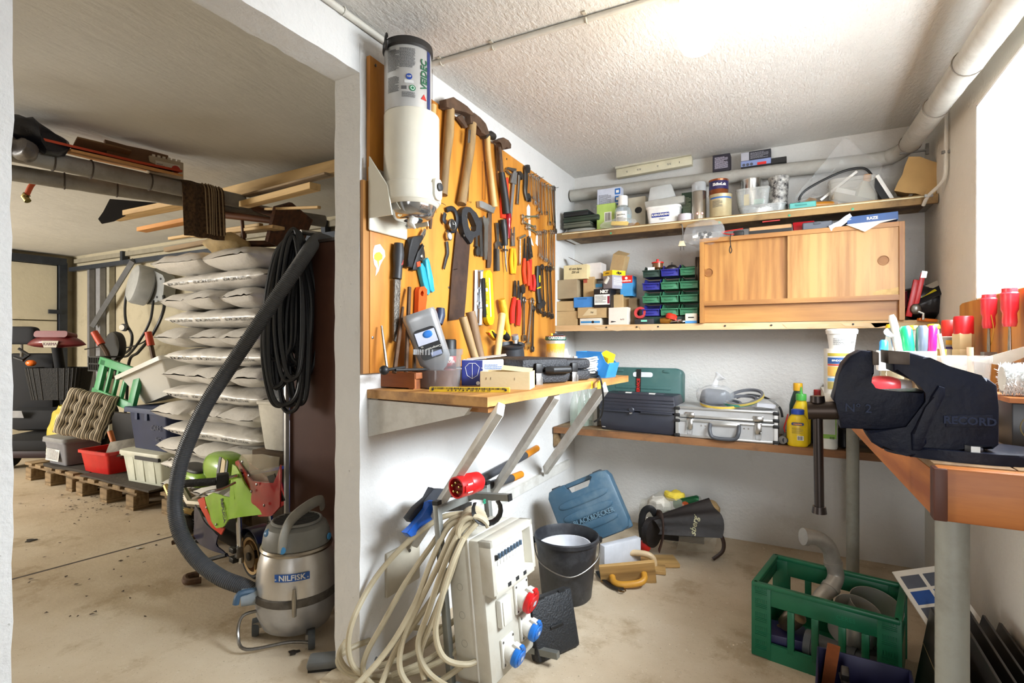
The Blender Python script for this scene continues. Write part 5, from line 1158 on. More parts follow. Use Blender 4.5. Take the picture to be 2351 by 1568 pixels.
# wooden rack with files
wr = T('file_rack','low brown wooden rack holding upright files at the bench corner','rack',BT(858,890)+V((.0,.02,0)),0)
wr.scale = (.72,1,1); W2 = wood('#6d3a1a','#9c5a2c',0,5,.6)
for x in (.02,.225): G().box((x,.05,.018),(.03,.12,.036)).d('foot_block',W2,wr)
G().box((.125,.05,.047),(.26,.12,.022),bev=.002).d('rack_board',W2,wr)
G().box((.125,-.008,.03),(.25,.01,.05)).d('rack_front',W2,wr)
def standing(name,lab,P,r,m,n=8,flat=1.0,z0=None,cat='file'):
    t = T(name,lab,cat,P[0])
    Q = [V(q)-V(P[0]) for q in P]; G().tube(Q,r,n,flat=flat).d('shaft',m,t); return t
rz_ = ZBL+.058
for i,(b,tp,r,m,lab) in enumerate((((890,858),(876,748),[.005,.004],STL,'thin straight steel rod standing in the wooden rack'),((905,856),(925,705),[.008,.005],RST,'three-sided dark file leaning in the wooden rack'),((932,857),(940,660),[.008,.008],RST,'brown round bar with sleeve standing in the rack'),((950,857),(953,785),[.007,.006],STL,'short flat file behind the silver bottle in the rack'))):
    a = onX(b[0],b[1],WL+.085+.01*i); a.z = rz_; c = onX(tp[0],tp[1],WL+.04)
    standing(['steel_rod','three_square_file','round_bar','flat_file'][i],lab,[a,a.lerp(c,.5),c],[r[0],r[0],r[1]],m,6)
a = onX(882,860,WL+.12); a.z = rz_+.014
sk = T('tap_wrench','black knobbed tap wrench lying on the wooden rack','wrench',a); G().ball((0,0,0),.016,14,10).d('knob',BLK,sk); G().tube([(0,.01,0),(.0,.10,.004)],.006,8).d('bar',BLK,sk)
G().tube([(.03,.02,0),(.05,.16,-.004)],.005,8).d('second_bar',BLK,sk)
# clear tub with oil and silver bottle standing upside down in it
c = BT(1008,890); tubx = c+V((0,.03,0))
ct = T('clear_tub','clear plastic tub with dark oil holding the upturned silver bottle','tub',tubx)
G().lathe([(.0,.0015),(.0665,.0015),(.071,.10),(.076,.10),(.077,.118),(.0735,.118),(.0715,.10),(.066,.004),(0,.004)],30).d('tub',clear('#8f9698',.12,.1),ct)
G().lathe([(0,.003),(.0655,.003),(.0685,.055),(0,.055)],28).d('oil',mat('#5c3010',.1,0,.2,14),ct)
for k in range(14): a = pi*1.05+k*.14; G().box((cos(a)*.0745,sin(a)*.0745,.109),(.003,.003,.016),rot=(0,0,a)).d('rim_rib',clear('#f2f4f6',.4),ct)
sbt = T('oil_bottle','silver grey oil bottle standing upside down in the clear tub','bottle',tubx+V((-.012,.0,.035)),rot=(rad(3),rad(-19),rad(33)))
SIL = mat('#a7a8a9',.3,.5,.05,4)
g = G()
R = []
for z,w_,d_ in ((.0,.018,.018),(.02,.018,.018),(.03,.05,.03),(.06,.088,.05),(.19,.094,.054),(.198,.096,.056),(.215,.096,.056),(.225,.088,.05)):
    R.append(g.ring([V((x,y,z)) for x,y in rr(w_,d_,min(w_,d_)*.33,3)]))
g.skin(R).d('body',SIL,sbt)
Mfr = FN((0,-.0276,.12))
patch(Mfr,.062,.10,mat('#1a1a1c',.4),sbt,'label_sticker',.001,.012)
patch(Mfr @ TR((0,.02,.001)),.056,.042,mat('#c3c6d6',.4),sbt,'label_picture',.0006)
G().ball((0,0,0),(.014,.012,.002),14,6,M=Mfr @ TR((.006,.028,.002))).d('emblem',mat('#2b72c2',.4),sbt)
text('Compressor Oil',.0095,PAPER,sbt,Mfr @ TR((0,-.018,.0015)) @ RO(pi,4,'Z')); text('1L',.008,PAPER,sbt,Mfr @ TR((-.02,-.006,.0015)) @ RO(pi,4,'Z'))
patch(Mfr @ TR((.012,-.038,.001)),.03,.014,mat('#8f98b8',.4),sbt,'label_picture',.0006)
G().lathe([(.02,-.03),(.021,.0),(.018,.004)],18).d('cap',BLK,sbt)
ct.location = BT(1006,889); ct.scale = (1.18,)*3; sbt.scale = (1.3,1.3,1.12)
# black grip of tool behind bottle
nh = Tool('putty_knife','putty knife with dark blue grip sticking up behind the silver bottle','knife',Z7(600,830),None,.06)
nh.rod('grip',[Z7(605,825),Z7(600,880),Z7(585,945)],[.016,.021,.018],mat('#28344c',.45),.07,10).rod('blade',[Z7(585,945),Z7(575,1180)],.012,STL,.07,6,.2)
# spray can
sc_ = BT(1033,855); sc_ = onX(1031,862,WL+.08); sc_.z = ZBL
sp = T('spray_can','black capped spray can with red label behind the clear tub','spray can',sc_)
G().lathe([(0,0),(.028,0),(.029,.004),(.029,.115),(.024,.122)],26).d('body',mat('#c41f24',.35),sp); G().lathe([(.0295,.108),(.0295,.17),(.026,.175),(0,.175)],26).d('cap',BLK,sp)
a = -45; Ms = TR((0,0,.085)) @ frame((0,0,0),(-sin(rad(a)),cos(rad(a)),0),(cos(rad(a)),sin(rad(a)),0))
text('MOTA',.014,PAPER,sp,Ms,wrap=.0295,bold=.0008); text('auto',.013,INK,sp,Ms @ TR((0,-.022,0)),wrap=.0295)
patch(Ms @ TR((0,-.05,0)),.04,.03,mat('#3a86b8',.4),sp,wrap=.0293)
G().ball((0,0,0),(.012,.008,.001),10,6,M=Ms @ TR((0,.014,.0295))).d('emblem',PAPER,sp)
# face mask box
mb = T('mask_box','dark blue and white face mask carton with open lid flap','box',BT(1053,886)+V((0.005,.015,0)),rad(30))
c0 = BT(1050,886)
G().box((.065,.05,.04),(.13,.10,.08),bev=.001,seg=1).d('carton',mat('#e4e6ea',.5),mb)
patch(FN((.0,.05,.04),(-1,0,0)),.10,.079,mat('#1f2a72',.45),mb,'printed_face',.001); patch(FN((.032,-.0003,.04)),.064,.079,mat('#1f2a72',.45),mb,'printed_face',.001)
Mm = FN((.032,-.0016,.048)); G().tube([Mm @ V(q) for q in ((-.022,.01,0),(-.01,.022,0),(.01,.022,0),(.022,.01,0),(.016,-.016,0),(0,-.026,0),(-.016,-.016,0))],.0007,4,closed=True).d('emblem',PAPER,mb)
G().tube(arc(Mm @ V((.026,-.002,0)),.010,-80,80,8,(1,0,0),(0,0,1)),.0007,4).d('emblem',PAPER,mb); G().tube([Mm @ V((0,.022,0)),Mm @ V((0,-.026,0))],.0006,4).d('emblem',PAPER,mb)
lines(FN((.098,-.0008,.045)),.055,.045,8,mat('#6d86b8',.6),mb); disc(FN((.05,-.0016,.008)),.006,PAPER,mb)
G().box((.075,.05,.088),(.13,.10,.0015),rot=(.03,-.12,0)).d('lid_flap',mat('#d8d6d2',.6),mb)
mb.scale = (1.2,1.2,1.2)
# open cardboard carton
oc = T('open_carton','shallow open tan cardboard carton at the bench edge','carton',BT(1098,893)+V((.004,.008,0)),rad(17))
cw,cdp,chh = .155,.10,.058
for q,d_ in (((cw/2,0,chh/2),(cw,.003,chh)),((cw/2,cdp,chh/2),(cw,.003,chh)),((0,cdp/2,chh/2),(.003,cdp,chh)),((cw,cdp/2,chh/2),(.003,cdp,chh)),((cw/2,cdp/2,.003),(cw,cdp,.003))): G().box(q,d_).d('side_panel',CARD2,oc)
for x in (.02,.034,.11): G().box((x,-.002,.035),(.001,.001,.008)).d('staple',STL,oc)
G().box((.10,.09,chh+.004),(.10,.03,.002),rot=(.5,.1,0)).d('flap',CARD2,oc)
oc.scale = (1.12,1.1,1.05)
# folding rule on the edge
fr_ = T('folding_rule','yellow wooden folding rule lying along the bench edge','ruler',BT(984,897)+V((0,0,0)))
a,b = BT(984,900),BT(1169,902); L_ = (b-a).length; fr_.location = a; fr_.rotation_euler = (0,0,atan2((b-a).y,(b-a).x))
for k in range(5): G().box((L_/2,.009+.0038*k,.008),(L_-.004*(k % 2),.0034,.0155),bev=.0005,seg=1).d('segment',mat('#c9a51c',.5,0,.1,20,0,60,'#8a6f14',.3),fr_)
lines(FN((L_/2,.0066,.012)),L_*.94,.006,60,INK,fr_,bars=True); text('4  5  6  7  8  9  10  11  12  13',.0075,INK,fr_,FN((L_/2,.0066,.0055)),sx=1.6)
for x in (.012,L_-.012): G().lathe([(.004,0),(.004,.001),(0,.0015)],12,FN((x,.0068,.008))).d('rivet',DST,fr_)
# black tool cases
CB = mat('#2a2b2e',.5,0,.15,120,.6,160)
def case(lab,base,w_,d_,h_,rz,latches):
    t = T('tool_case',lab,'case',base,rz)
    G().box((w_/2,d_/2,h_*.25),(w_,d_,h_*.48),bev=.012).d('lower_shell',CB,t); G().box((w_/2,d_/2,h_*.75),(w_,d_,h_*.48),bev=.014).d('upper_shell',CB,t)
    for k,x in enumerate(latches):
        G().box((x,-.006,h_*.62),(.028,.016,.03),bev=.004).d('latch_catch',BLK,t); l_ = G().box((x,-.010,h_*.28),(.024,.004,.052),rot=(-.12,0,0),bev=.002).d('latch',STL,t)
        G().tube([(x-.013,-.012,h_*.3),(x-.012,-.014,-.012),(x+.012,-.014,-.012),(x+.013,-.012,h_*.3)],.0016,5).d('latch_wire',CHR,l_)
    return t
case_o = BT(1243,889)
k1 = case('black textured power tool case with two steel latches on the bench',BT(1205,886)+V((-.02,.02,0)),.20,.26,.078,rad(62),(.06,))
G().tube([(.095,-.004,.042),(.11,-.022,.042),(.18,-.022,.042),(.195,-.004,.042)],.011,10).d('handle',BLK,k1)
k2 = case('second black tool case with steel latch beside the cable coil',BT(1300,878)+V((-.03,.03,0)),.14,.24,.072,rad(62),(.05,))
k1.scale = k2.scale = (1.15,1.1,1.3)
# wooden handles standing behind the boxes
for i,(tp,bt,r,m,lab) in enumerate((((1062,728),(1090,820),.0165,HW,'grey wooden hammer handle standing behind the mask box, the lower one'),((1080,716),(1103,822),.019,HWD,'rough weathered wooden handle standing behind the mask box, the upper one'),((1153,722),(1140,830),.016,HWL,'pale round wooden handle leaning against the black bucket'))):
    a,b = onX(*tp,WL+.14),onX(*bt,WL+.17); b2 = b+(b-a)*.45; b2.z = max(b2.z,ZBL+.002)
    f = (ZBL+.002-a.z)/(b.z-a.z); b2 = a+(b-a)*f
    t = T('hammer_haft',lab,'handle',b2,group='wooden handles on the bench'); G().tube([b2-b2,(a-b2)*.5,a-b2],[r*.9,r,r*1.08],12).sub(1).wob(.0015,50,i).d('shaft',m,t)
# black bucket with knives
bk_ = T('small_bucket','tilted black rubber pot holding craft knives against the board','bucket',onX(1175,822,WL+.10),rot=(rad(12),rad(6),0)); bk_.location.z = ZBL+.012
G().lathe([(0,0),(.07,0),(.058,.13),(.062,.135),(.064,.145),(.060,.146),(.054,.13)],30).d('pot',mat('#2d2e31',.5,0,.1,8),bk_)
kn = Tool('craft_knife','yellow and black craft knife sticking out of the black pot','knife',Z4(240,1160),None,.12)
kn.flat('body',[Z4(*q) for q in ((200,1180),(240,1140),(270,1150),(330,1240),(300,1290),(250,1240))],mat('#e2a322',.4),.10,.018,.003).flat('grip',[Z4(*q) for q in ((265,1160),(330,1215),(325,1265),(300,1240))],BLK,.112,.012).flat('slider',[Z4(*q) for q in ((240,1185),(260,1190),(265,1210),(245,1208))],RED,.118,.003)
kn = Tool('putty_tool','black gripped tool with yellow stripe in the black pot','knife',Z4(450,1170),None,.12); kn.rod('grip',[Z4(430,1180),Z4(470,1230),Z4(500,1260)],[.015,.018,.014],BLK,.10).rod('band',[Z4(418,1168),Z4(436,1185)],.0158,YEL,.10)
kn = Tool('bottle_cap','ribbed clear cap of a bottle standing in the black pot','bottle',Z4(590,1230),None,.12); kn.rod('cap',[Z4(590,1215),Z4(600,1270)],[.017,.018],mat('#9aa0a4',.3,.3),.09,14).rod('neck',[Z4(600,1270),Z4(600,1330)],.016,CHR,.09)
for i,(px,py) in enumerate(((1062,838),(1220,828))): 
    p = onX(px,py,WL+.05); p.z = ZBL; G().lathe([(0,0),(.012,0),(.012,.045),(.009,.048),(0,.046)],16).d('socket',CHR,loc=p,label=['chrome socket standing behind the mask box','chrome socket standing at the bench back by the spanners'][i],cat='socket')
# ice cream tub with green lid, white tubs, brush
tp = onX(1281,800,WL+.13); tp.z = ZBL; sc1 = 1.0
st2 = T('small_lidded_tub','small white lidded tub under the yellow labelled beaker','tub',tp+V((-.01,-.01,0)))
G().frus((0,0,0),(.075,.075),(.085,.085),.04,bev=.008).d('body',WHT,st2); G().box((0,0,.046),(.095,.095,.014),bev=.004).d('lid',WHT,st2)
it = T('beaker_tub','translucent beaker with yellow label and green printed lid','beaker',tp+V((-.01,-.01,.054)))
G().lathe([(0,0),(.046,0),(.053,.115),(.053,.12)],28).d('body',clear('#ece9e0',.45,.3),it)
G().lathe([(.047,.025),(.0525,.1)],28,a0=rad(-150),a1=rad(60)).d('label_sticker',mat('#e0b637',.5,0,.05,6,0,60,'#e9dfc2',.5,9),it)
G().lathe([(.0,.118),(.055,.118),(.0595,.122),(.057,.142),(0,.144)],32).d('lid',mat('#2f6b5a',.45),it); G().lathe([(.0,.1435),(.055,.1435),(.057,.1415),(.058,.139)],32).d('lid_edge',mat('#b8726a',.5),it)
a = -55; text('CARO-ASKO',.019,PAPER,it,TR((0,0,.131)) @ frame((0,0,0),(-sin(rad(a)),cos(rad(a)),0),(cos(rad(a)),sin(rad(a)),0)),wrap=.0592,bold=.0006)
pc = T('permanent_marker','black pen with yellow end lying on the green lid','pen',tp+V((-.02,-.03,.205))); G().tube([(0,0,0),(.045,.045,0)],.007,10).d('barrel',BLK,pc); G().tube([(-.008,-.008,0),(0,0,0)],.0072,10).d('end_cap',YEL,pc)
wp_ = BT(1292,850); cup = T('white_tub','open white plastic cup with brush and paper in it','cup',wp_+V((-.02,.02,.0)))
zc_ = .075
G().lathe([(0,0),(.047,0),(.052,.075),(.056,.075),(.056,.088),(.052,.088),(.05,.01)],28).d('cup',WHT,cup)
G().box((-.02,.0,.10),(.05,.004,.09),rot=(.1,.15,.6)).d('plastic_scraper',mat('#d8c27a',.3),cup); G().prism([(0,0),(.05,0),(.035,.05),(.01,.045)],.004,frame((.0,.01,.075),(.6,.8,0),(.8,-.6,0))).d('torn_paper',PAPER,cup)
cup.location.z = ZBL+.0
# blue bin and cable coil
bb_ = T('blue_bin','bright blue stacking bin at the far end of the bench','bin',BT(1368,868)+V((-.11,.04,0)),rad(-8))
BB = mat('#2f7fc4',.35)
G().prism([(0,0),(.15,0),(.17,.06),(.15,.075),(.13,.115),(0,.12)],.003,FN((0,0,0))).d('side_panel',BB,bb_); G().prism([(0,0),(.15,0),(.17,.06),(.15,.075),(.13,.115),(0,.12)],.003,FN((0,.10,0))).d('side_panel',BB,bb_)
G().box((.075,.05,.002),(.15,.10,.004)).d('bottom',BB,bb_); G().box((.002,.05,.06),(.004,.10,.12)).d('back_panel',BB,bb_); G().box((.16,.05,.035),(.004,.10,.07),rot=(0,.28,0)).d('front_panel',BB,bb_)
text('LINBIN',.018,mat('#276fb0',.35),bb_,FN((.05,-.0035,.06)),ext=.001)
G().box((.135,.04,.085),(.05,.06,.05),rot=(.3,.4,0)).d('yellow_pack',YEL,bb_,label='yellow packet')
cc = T('cable_coil','coil of white electric flex lying beside the black tool case','cable',BT(1352,868)+V((-.03,.03,0)))
rnd = random.Random(9)
for k in range(9): G().tube([V((.052+.006*rnd.random(),0,0)).x*V((cos(a),sin(a)*.9,0))+V((rnd.uniform(-.006,.006),rnd.uniform(-.006,.006),.030+.0075*k+.004*sin(2*a+k))) for a in [2*pi*i/26 for i in range(26)]],.0042,6,closed=True).d('loop',mat('#dcdad4',.5),cc)
for k in range(4): G().tube([V((.058*cos(a),.055*sin(a),.006+.007*k+.002*sin(3*a+k))) for a in [2*pi*i/26 for i in range(26)]],.004,6,closed=True).d('dark_loop',BLK,cc)
cable('hanging_lead','black lead hanging off the bench edge over the yellow tape','cable',[BT(1362,860)+V((0,0,.04)),BT(1375,868)+V((0,0,.008)),onD(1381,880,2.12),onD(1385,920,2.15),onD(1380,955,2.2),onD(1365,968,2.25)],.0042,BLK)
a,b = BT(1372,874),BT(1352,876)
for px in (1358,1376): G().box((0,0,0),(.03,.002,.031)).d('yellow_tape',mat('#e3bb2a',.5),loc=BT(px,875)+V((0,-.004,-.016)),rz=rad(83),label='yellow tape strip on the bench edge ' + ('by the strut' if px < 1370 else 'under the hanging lead'),cat='tape')
# rulers / flat yellow strip behind
G().box((0,0,.004),(.02,.30,.008)).d('yellow_lath',mat('#d9a53a',.5),loc=V((WL+.16,1.98,ZBL+.08)),label='flat yellow slat lying over the tool cases',cat='slat')
G().prism([(-.04,0),(.045,.0),(.05,.012),(.0,.02)],.002,MX.Identity(4)).d('paint_brush',mat('#c9b8a8',.6),loc=tp+V((.04,-.05,.09)),rot=(0,.3,.8),label='paper packet lying before the white cup',cat='packet') if 0 else None
# ================================================================ shelves on the back wall
SHW = wood('#6f5636','#a88654',0,4,.7,12,dirt='#4a3a28'); SHD = wood('#4e3b28','#74593a',0,4,.75,12,dirt='#c2a878')
YS1,YS2,YS3 = 3.018,3.0,2.958
s1 = T('top_shelf','long wooden top shelf with pale edge strip on the back wall','shelf',(WL,YS1,ZS1-.045))
G().box(((WR-WL)/2,.145,.034),(WR-WL-.004,.29,.022)).d('board',SHD,s1); G().box(((WR-WL)/2,.004,.024),(WR-WL-.006,.02,.042),bev=.002).d('front_lip',SHW,s1)
G().box(((WR-WL)/2,-.008,.036),(WR-WL-.08,.005,.006)).d('edge_strip',mat('#d8cda8',.5),s1)
for x in (.35,.95,1.28,1.55): G().lathe([(.006,0),(.006,.002),(0,.003)],10,FN((x,-.007,.012))).d('pin',mat('#3f9a74',.4),s1)
for x,m in ((.02,WHT),(WR-WL-.03,mat('#8e8a82',.7))): G().prism([(0,0),(.28,0),(0,-.17)] if x < 1 else [(0,0),(.28,0),(.03,-.17),(0,-.17)],.03,frame((x,.285,.022),(0,-1,0),(1,0,0))).d('bracket',m,s1)
s2 = T('middle_shelf','middle wooden shelf with torn paper edge, carrying the teak cabinet','shelf',(WL,YS2,ZS2-.035))
M_TORN = wood('#b58a56','#d9b98c',0,4,.7)
G().box(((WR-WL)/2,.155,.0235),(WR-WL-.004,.31,.023)).d('board',SHD,s2); G().box(((WR-WL)/2,0,.0175),(WR-WL-.006,.016,.035)).d('front_lip',M_TORN,s2)
rnd = random.Random(2)
for x in (.25,.52,1.25,1.5,1.62):
    w_ = rnd.uniform(.12,.25); G().prism([(0,.012),(w_,.012),(w_*.9,-.004),(w_*.6,-.012*rnd.random()-.004),(w_*.3,-.002),(w_*.1,-.014*rnd.random())],.0012,FN((x,-.009,.012))).d('torn_strip',mat('#cdb088',.8),s2)
for x in (.33,.51,.63,.98,1.2,1.55): G().lathe([(.005,0),(.005,.003),(0,.004)],8,FN((x,-.010,.02))).d('nail',DST,s2)
s3 = T('lower_shelf','rough brown lower shelf under the back wall, holding toolboxes','shelf',(WL,YS3,ZS3-.035))
G().box((.91,.18,.02),(1.80,.355,.028)).sub(2).wob(.004,7).d('board',SHD,s3); G().box((.91,-.003,.016),(1.80,.02,.036)).d('front_lip',wood('#54341f','#8d6038',0,4,.7,dirt='#3b2a1c'),s3)
G().box((.02,.02,-.04),(.03,.04,.09)).d('end_post',SHD,s3)
# ---------------------------------------------------------------- placing helpers for shelf things: front-face pixels at depth Y
def fr(x0,x1,y0,y1,Y,z=None):
    a,b = onY(x0,y1,Y),onY(x1,y0,Y); return a.x,b.x,(a.z if z is None else z),b.z
def bx(name,lab,cat,x0,x1,y0,y1,Y,z,dep,m,rz=0,bev=.0015,flap=0,grp=None,part='carton',hh=None,tilt=0):
    X0,X1,Z0,Z1 = fr(x0,x1,y0,y1,Y,z); w_,h_ = X1-X0,hh or Z1-Z0
    t = T(name,lab,cat,(X0,Y,Z0),rz,grp,rot=(0,tilt,rz))
    G().box((w_/2,dep/2,h_/2),(w_,dep,h_),bev=bev,seg=1).d(part,m,t); t['w'] = w_; t['h'] = h_; t['d'] = dep
    if flap: G().box((w_/2,dep*.4,h_+.006),(w_*.96,dep*.7,.0015),rot=(flap,.04,0)).d('flap',m,t)
    return t
def cylb(name,lab,cat,x0,x1,y0,y1,Y,z,prof,mats,grp=None):   # prof: [(part, [(r_frac, z_frac)..])]
    X0,X1,Z0,Z1 = fr(x0,x1,y0,y1,Y,z); r,h_ = (X1-X0)/2,Z1-Z0
    t = T(name,lab,cat,((X0+X1)/2,Y+.0,Z0),group=grp); t['r'] = r; t['h'] = h_
    for (nm,P),m in zip(prof,mats): G().lathe([(r*a,h_*b) for a,b in P],26).d(nm,m,t)
    return t
def cM(t,z,a=-100): return TR((0,0,z)) @ frame((0,0,0),(-sin(rad(a)),cos(rad(a)),0),(cos(rad(a)),sin(rad(a)),0))
z1 = ZS1
# stacked flat cases at the shelf end
for i,(x0,x1,y0,y1,c_,lab,dep) in enumerate(((1280,1352,512,528,'#8d8d84','grey oval case, lowest of the flat stack on the top shelf',.16),(1284,1345,498,512,'#5c5f50','olive flat case, second in the stack on the top shelf',.18),(1277,1357,483,498,'#2c3a2c','dark green flat case, third in the stack on the top shelf',.2),(1279,1336,470,483,'#1f5a3e','black case with bright green lid crowning the flat stack',.16))):
    X0,X1,Z0,Z1 = fr(x0,x1,y0,y1,3.05); zz = z1+.0345*i; t = T('flat_case',lab,'case',(max(X0,WL+.03),3.05,zz),.0,'flat cases on the top shelf'); w_ = X1-X0
    if i == 0: G().ball((w_/2,.09,.017),(w_/2,.09,.0165),20,10,.6).d('shell',mat(c_,.5),t)
    else: G().box((w_/2,dep/2,.0165),(w_,dep,.033),bev=.006).d('shell',mat(c_ if i < 3 else '#16191a',.5),t)
    if i: G().box((w_/2,dep/2,.020),(w_+.002,dep+.002,.003)).d('seam',BLK,t)
    if i == 3: G().box((w_/2,dep/2,.031),(w_*.95,dep*.95,.006),bev=.002).d('lid',mat('#1f6b45',.4),t)
t = bx('paper_carton','tall white and blue printed carton standing on the top shelf','box',1371,1426,428,525,3.12,z1,.05,mat('#c3c8d6',.5))
lines(FN((.05,-.0005,t['h']*.62)),.08,.13,22,INKG,t)
for k in range(3): patch(FN((t['w']-.022,-.0003,t['h']*.9-.045*k)),.034,.036,mat('#2566ae',.5),t,'pictogram',r=.004); patch(FN((t['w']-.022,-.0012,t['h']*.9-.045*k)),.018,.016,PAPER,t,'pictogram')
t = bx('green_carton','lime green carton with barcode in front of the white one','box',1370,1412,465,525,3.075,z1,.04,mat('#a9c364',.55))
patch(FN((t['w']*.62,-.0003,t['h']*.5)),.045,.06,PAPER,t); lines(FN((t['w']*.62,-.001,t['h']*.5)),.036,.05,12,INK,t,bars=True)
t = cylb('spirit_bottle','white capped clear bottle of bluish spirit on the top shelf','bottle',1411,1450,448,513,3.08,z1,[('body',[(0,0),(1,0),(1,.5),(.85,.62),(.5,.68),(.5,.72)]),('cap',[(.55,.7),(.55,.98),(.5,1),(0,1)]),('spirit',[(0,.01),(.94,.01),(.94,.4),(0,.4)])],[clear('#cfd8da',.3),WHT,mat('#7d9a9c',.2)])
patch(cM(t,t['h']*.3,-85),t['r']*1.3,t['h']*.38,PAPER,t,wrap=t['r']*1.01); text('NEUTRAL',.012,INK,t,cM(t,t['h']*.38,-85),wrap=t['r']*1.04); lines(cM(t,t['h']*.22,-85),t['r'],t['h']*.2,6,INKG,t,wrap=t['r']*1.03)
t = bx('lamp_carton','worn white carton with bulb drawing behind the butter tub','box',1442,1482,465,500,3.16,z1,.06,mat('#b9b09b',.8)); t.scale = (1,1,1.25)
G().ball((t['w']*.6,-.001,t['h']*.6),(.022,.002,.016),14,8).d('picture',BLK,t)
# bag of sponges
def plbag(name,lab,loc,d_,seed,al=.3,col='#f0f0ee',amp=.35):
    g = G().ball((0,0,d_[2]/2),(d_[0]/2,d_[1]/2,d_[2]/2),26,16,.8)
    for v in g.bm.verts: v.co += NZ.noise_vector(v.co*22+V((seed,0,0)))*amp*d_[2]*.3+NZ.noise_vector(v.co*60+V((seed,0,0)))*.006
    t = T(name,lab,'bag',loc); g.d('bag',clear(col,al*.45,.15),t,ang=20); return t
p = onY(1420,530,3.03); t = plbag('plastic_bag','crumpled clear plastic bag with yellow sponge on the shelf edge',(p.x,3.03,z1-.01),(.22,.08,.06),1)
G().box((.01,0,.03),(.10,.05,.025),rot=(0,.1,.1),bev=.006).d('sponge',mat('#d9b53a',.9),t); G().box((.09,.01,.018),(.06,.04,.02),bev=.004).d('brown_block',mat('#7d5a2c',.8),t)
# butter tub with lid and stacked trays
def tubb(name,lab,x0,x1,y0,y1,Y,z,m,dep,top=1.0,bot=.86,lid=None,cat='tub'):
    X0,X1,Z0,Z1 = fr(x0,x1,y0,y1,Y,z); w_,h_ = X1-X0,Z1-Z0; t = T(name,lab,cat,((X0+X1)/2,Y+dep/2,Z0)); t['w'] = w_; t['h'] = h_
    g = G(); R = [(w_*bot,dep*bot,0),(w_*.97*top,dep*.97,h_*.86),(w_*top,dep,h_*.88),(w_*top,dep,h_*.94 if lid else h_),(w_*.96*top,dep*.96,h_*.94 if lid else h_)]
    if not lid: R.append((w_*bot*.97,dep*bot*.97,.004))
    g.skin([g.ring([V((x,y,z_)) for x,y in rr(a,b,min(a,b)*.22,3)]) for a,b,z_ in R]).d('tub',m,t)
    if lid: g = G(); g.prism(rr(w_*1.03,dep*1.03,dep*.22,3),h_*.1,TR((0,0,h_*.91)),bev=.004).d('lid',lid,t)
    return t
t = tubb('butter_tub','white butter tub with blue printed name on the top shelf',1481,1560,467,514,3.06,z1,WHT,.13,lid=WHT)
patch(FN((-.01,-.063,t['h']*.52),(0,-1,-.08)),.10,.024,mat('#20358c',.4),t,r=.004); text('KÆRGÅRDEN',.0155,PAPER,t,FN((-.01,-.065,t['h']*.52),(0,-1,-.08)),bold=.0006); text('Original',.011,mat('#3a4a8c',.5),t,FN((0,-.0625,t['h']*.3),(0,-1,-.08)),shear=.3)
zt = z1+t['h']
p = t.location
t2 = T('foil_tray','crumpled translucent tray lid lying on the butter tub','tray',(p.x+.01,p.y+.01,zt),rot=(0,-.06,0)); G().box((0,0,.022),(.22,.12,.044),bev=.006).sub(2).wob(.006,22).d('tray',clear('#c9c7bd',.6,.3),t2)
t2 = T('plastic_tray','frosted plastic tray tipped upside down on top of the tray stack','tray',(p.x-.015,p.y+.02,zt+.046),rot=(.0,-.1,.1)); G().frus((0,0,0),(.16,.11),(.12,.08),.085,bev=.01).d('tray',clear('#d5d7d4',.6,.35),t2)
t = bx('green_card','narrow dark green card standing behind the spray can','card',1565,1590,440,508,3.14,z1,.02,mat('#22402c',.5)); lines(FN((t['w']/2,-.0006,t['h']*.6)),t['w']*.7,t['h']*.5,14,mat('#a8b89c',.6),t)
t = cylb('tape_roll','small white roll of tape in front of the green card','tape',1557,1589,491,506,3.055,z1,[('roll',[(.6,0),(1,0),(1,1),(.6,1),(.6,0)])],[mat('#c2bcc2',.4)])
t = cylb('spray_can','bare metal spray can with clear cap on the top shelf','spray can',1588,1622,418,504,3.06,z1,[('body',[(0,0),(1,0),(1,.74),(.95,.76)]),('cap',[(.98,.76),(1.0,.78),(.98,.97),(.9,1),(0,1)]),('nozzle',[(0,.76),(.5,.78),(.2,.84),(.2,.9),(0,.9)])],[mat('#b5aea2',.25,.95),clear('#d9dcde',.4),DKG])
for s in (-1,1): patch(cM(t,.03,-75+s*18) @ TR((0,0,t['r']+.0004)) @ RO(rad(45),4,'Z'),.012,.012,mat('#c23a2a',.4),t,'hazard_mark'); patch(cM(t,.03,-75+s*18) @ TR((0,0,t['r']+.001)) @ RO(rad(45),4,'Z'),.009,.009,PAPER,t,'hazard_mark')
PC = [('body',[(0,0),(.97,0),(1,.03),(.97,.06),(.97,.92),(1,.95),(1,1),(.93,1),(.92,.96),(0,.96)])]
t = cylb('paint_can','old cream paint can with blue band under the smaller can','paint can',1628,1681,446,502,3.06,z1,PC,[mat('#b8aa84',.4,.2,.1,8,0,60,'#8a6a3a',.4)])
patch(cM(t,t['h']*.82,-80),t['r']*2.2,.008,mat('#2b62a8',.5),t,'blue_band',wrap=t['r']*.985); lines(cM(t,t['h']*.55,-100),t['r']*.9,t['h']*.3,8,INKG,t,wrap=t['r']*.98)
t2 = cylb('paint_can','dark purple and copper varnish can standing on the cream can','paint can',1627,1673,412,447,3.06,z1+t['h']+.001,PC,[mat('#8a4a26',.3,.6,.2,20)])
patch(cM(t2,t2['h']*.6,-80),t2['r']*2.6,t2['h']*.55,mat('#241d4c',.35),t2,wrap=t2['r']*.985); text('SkibsLak',.021,PAPER,t2,cM(t2,t2['h']*.62,-78),wrap=t2['r']*1.0,bold=.0006)
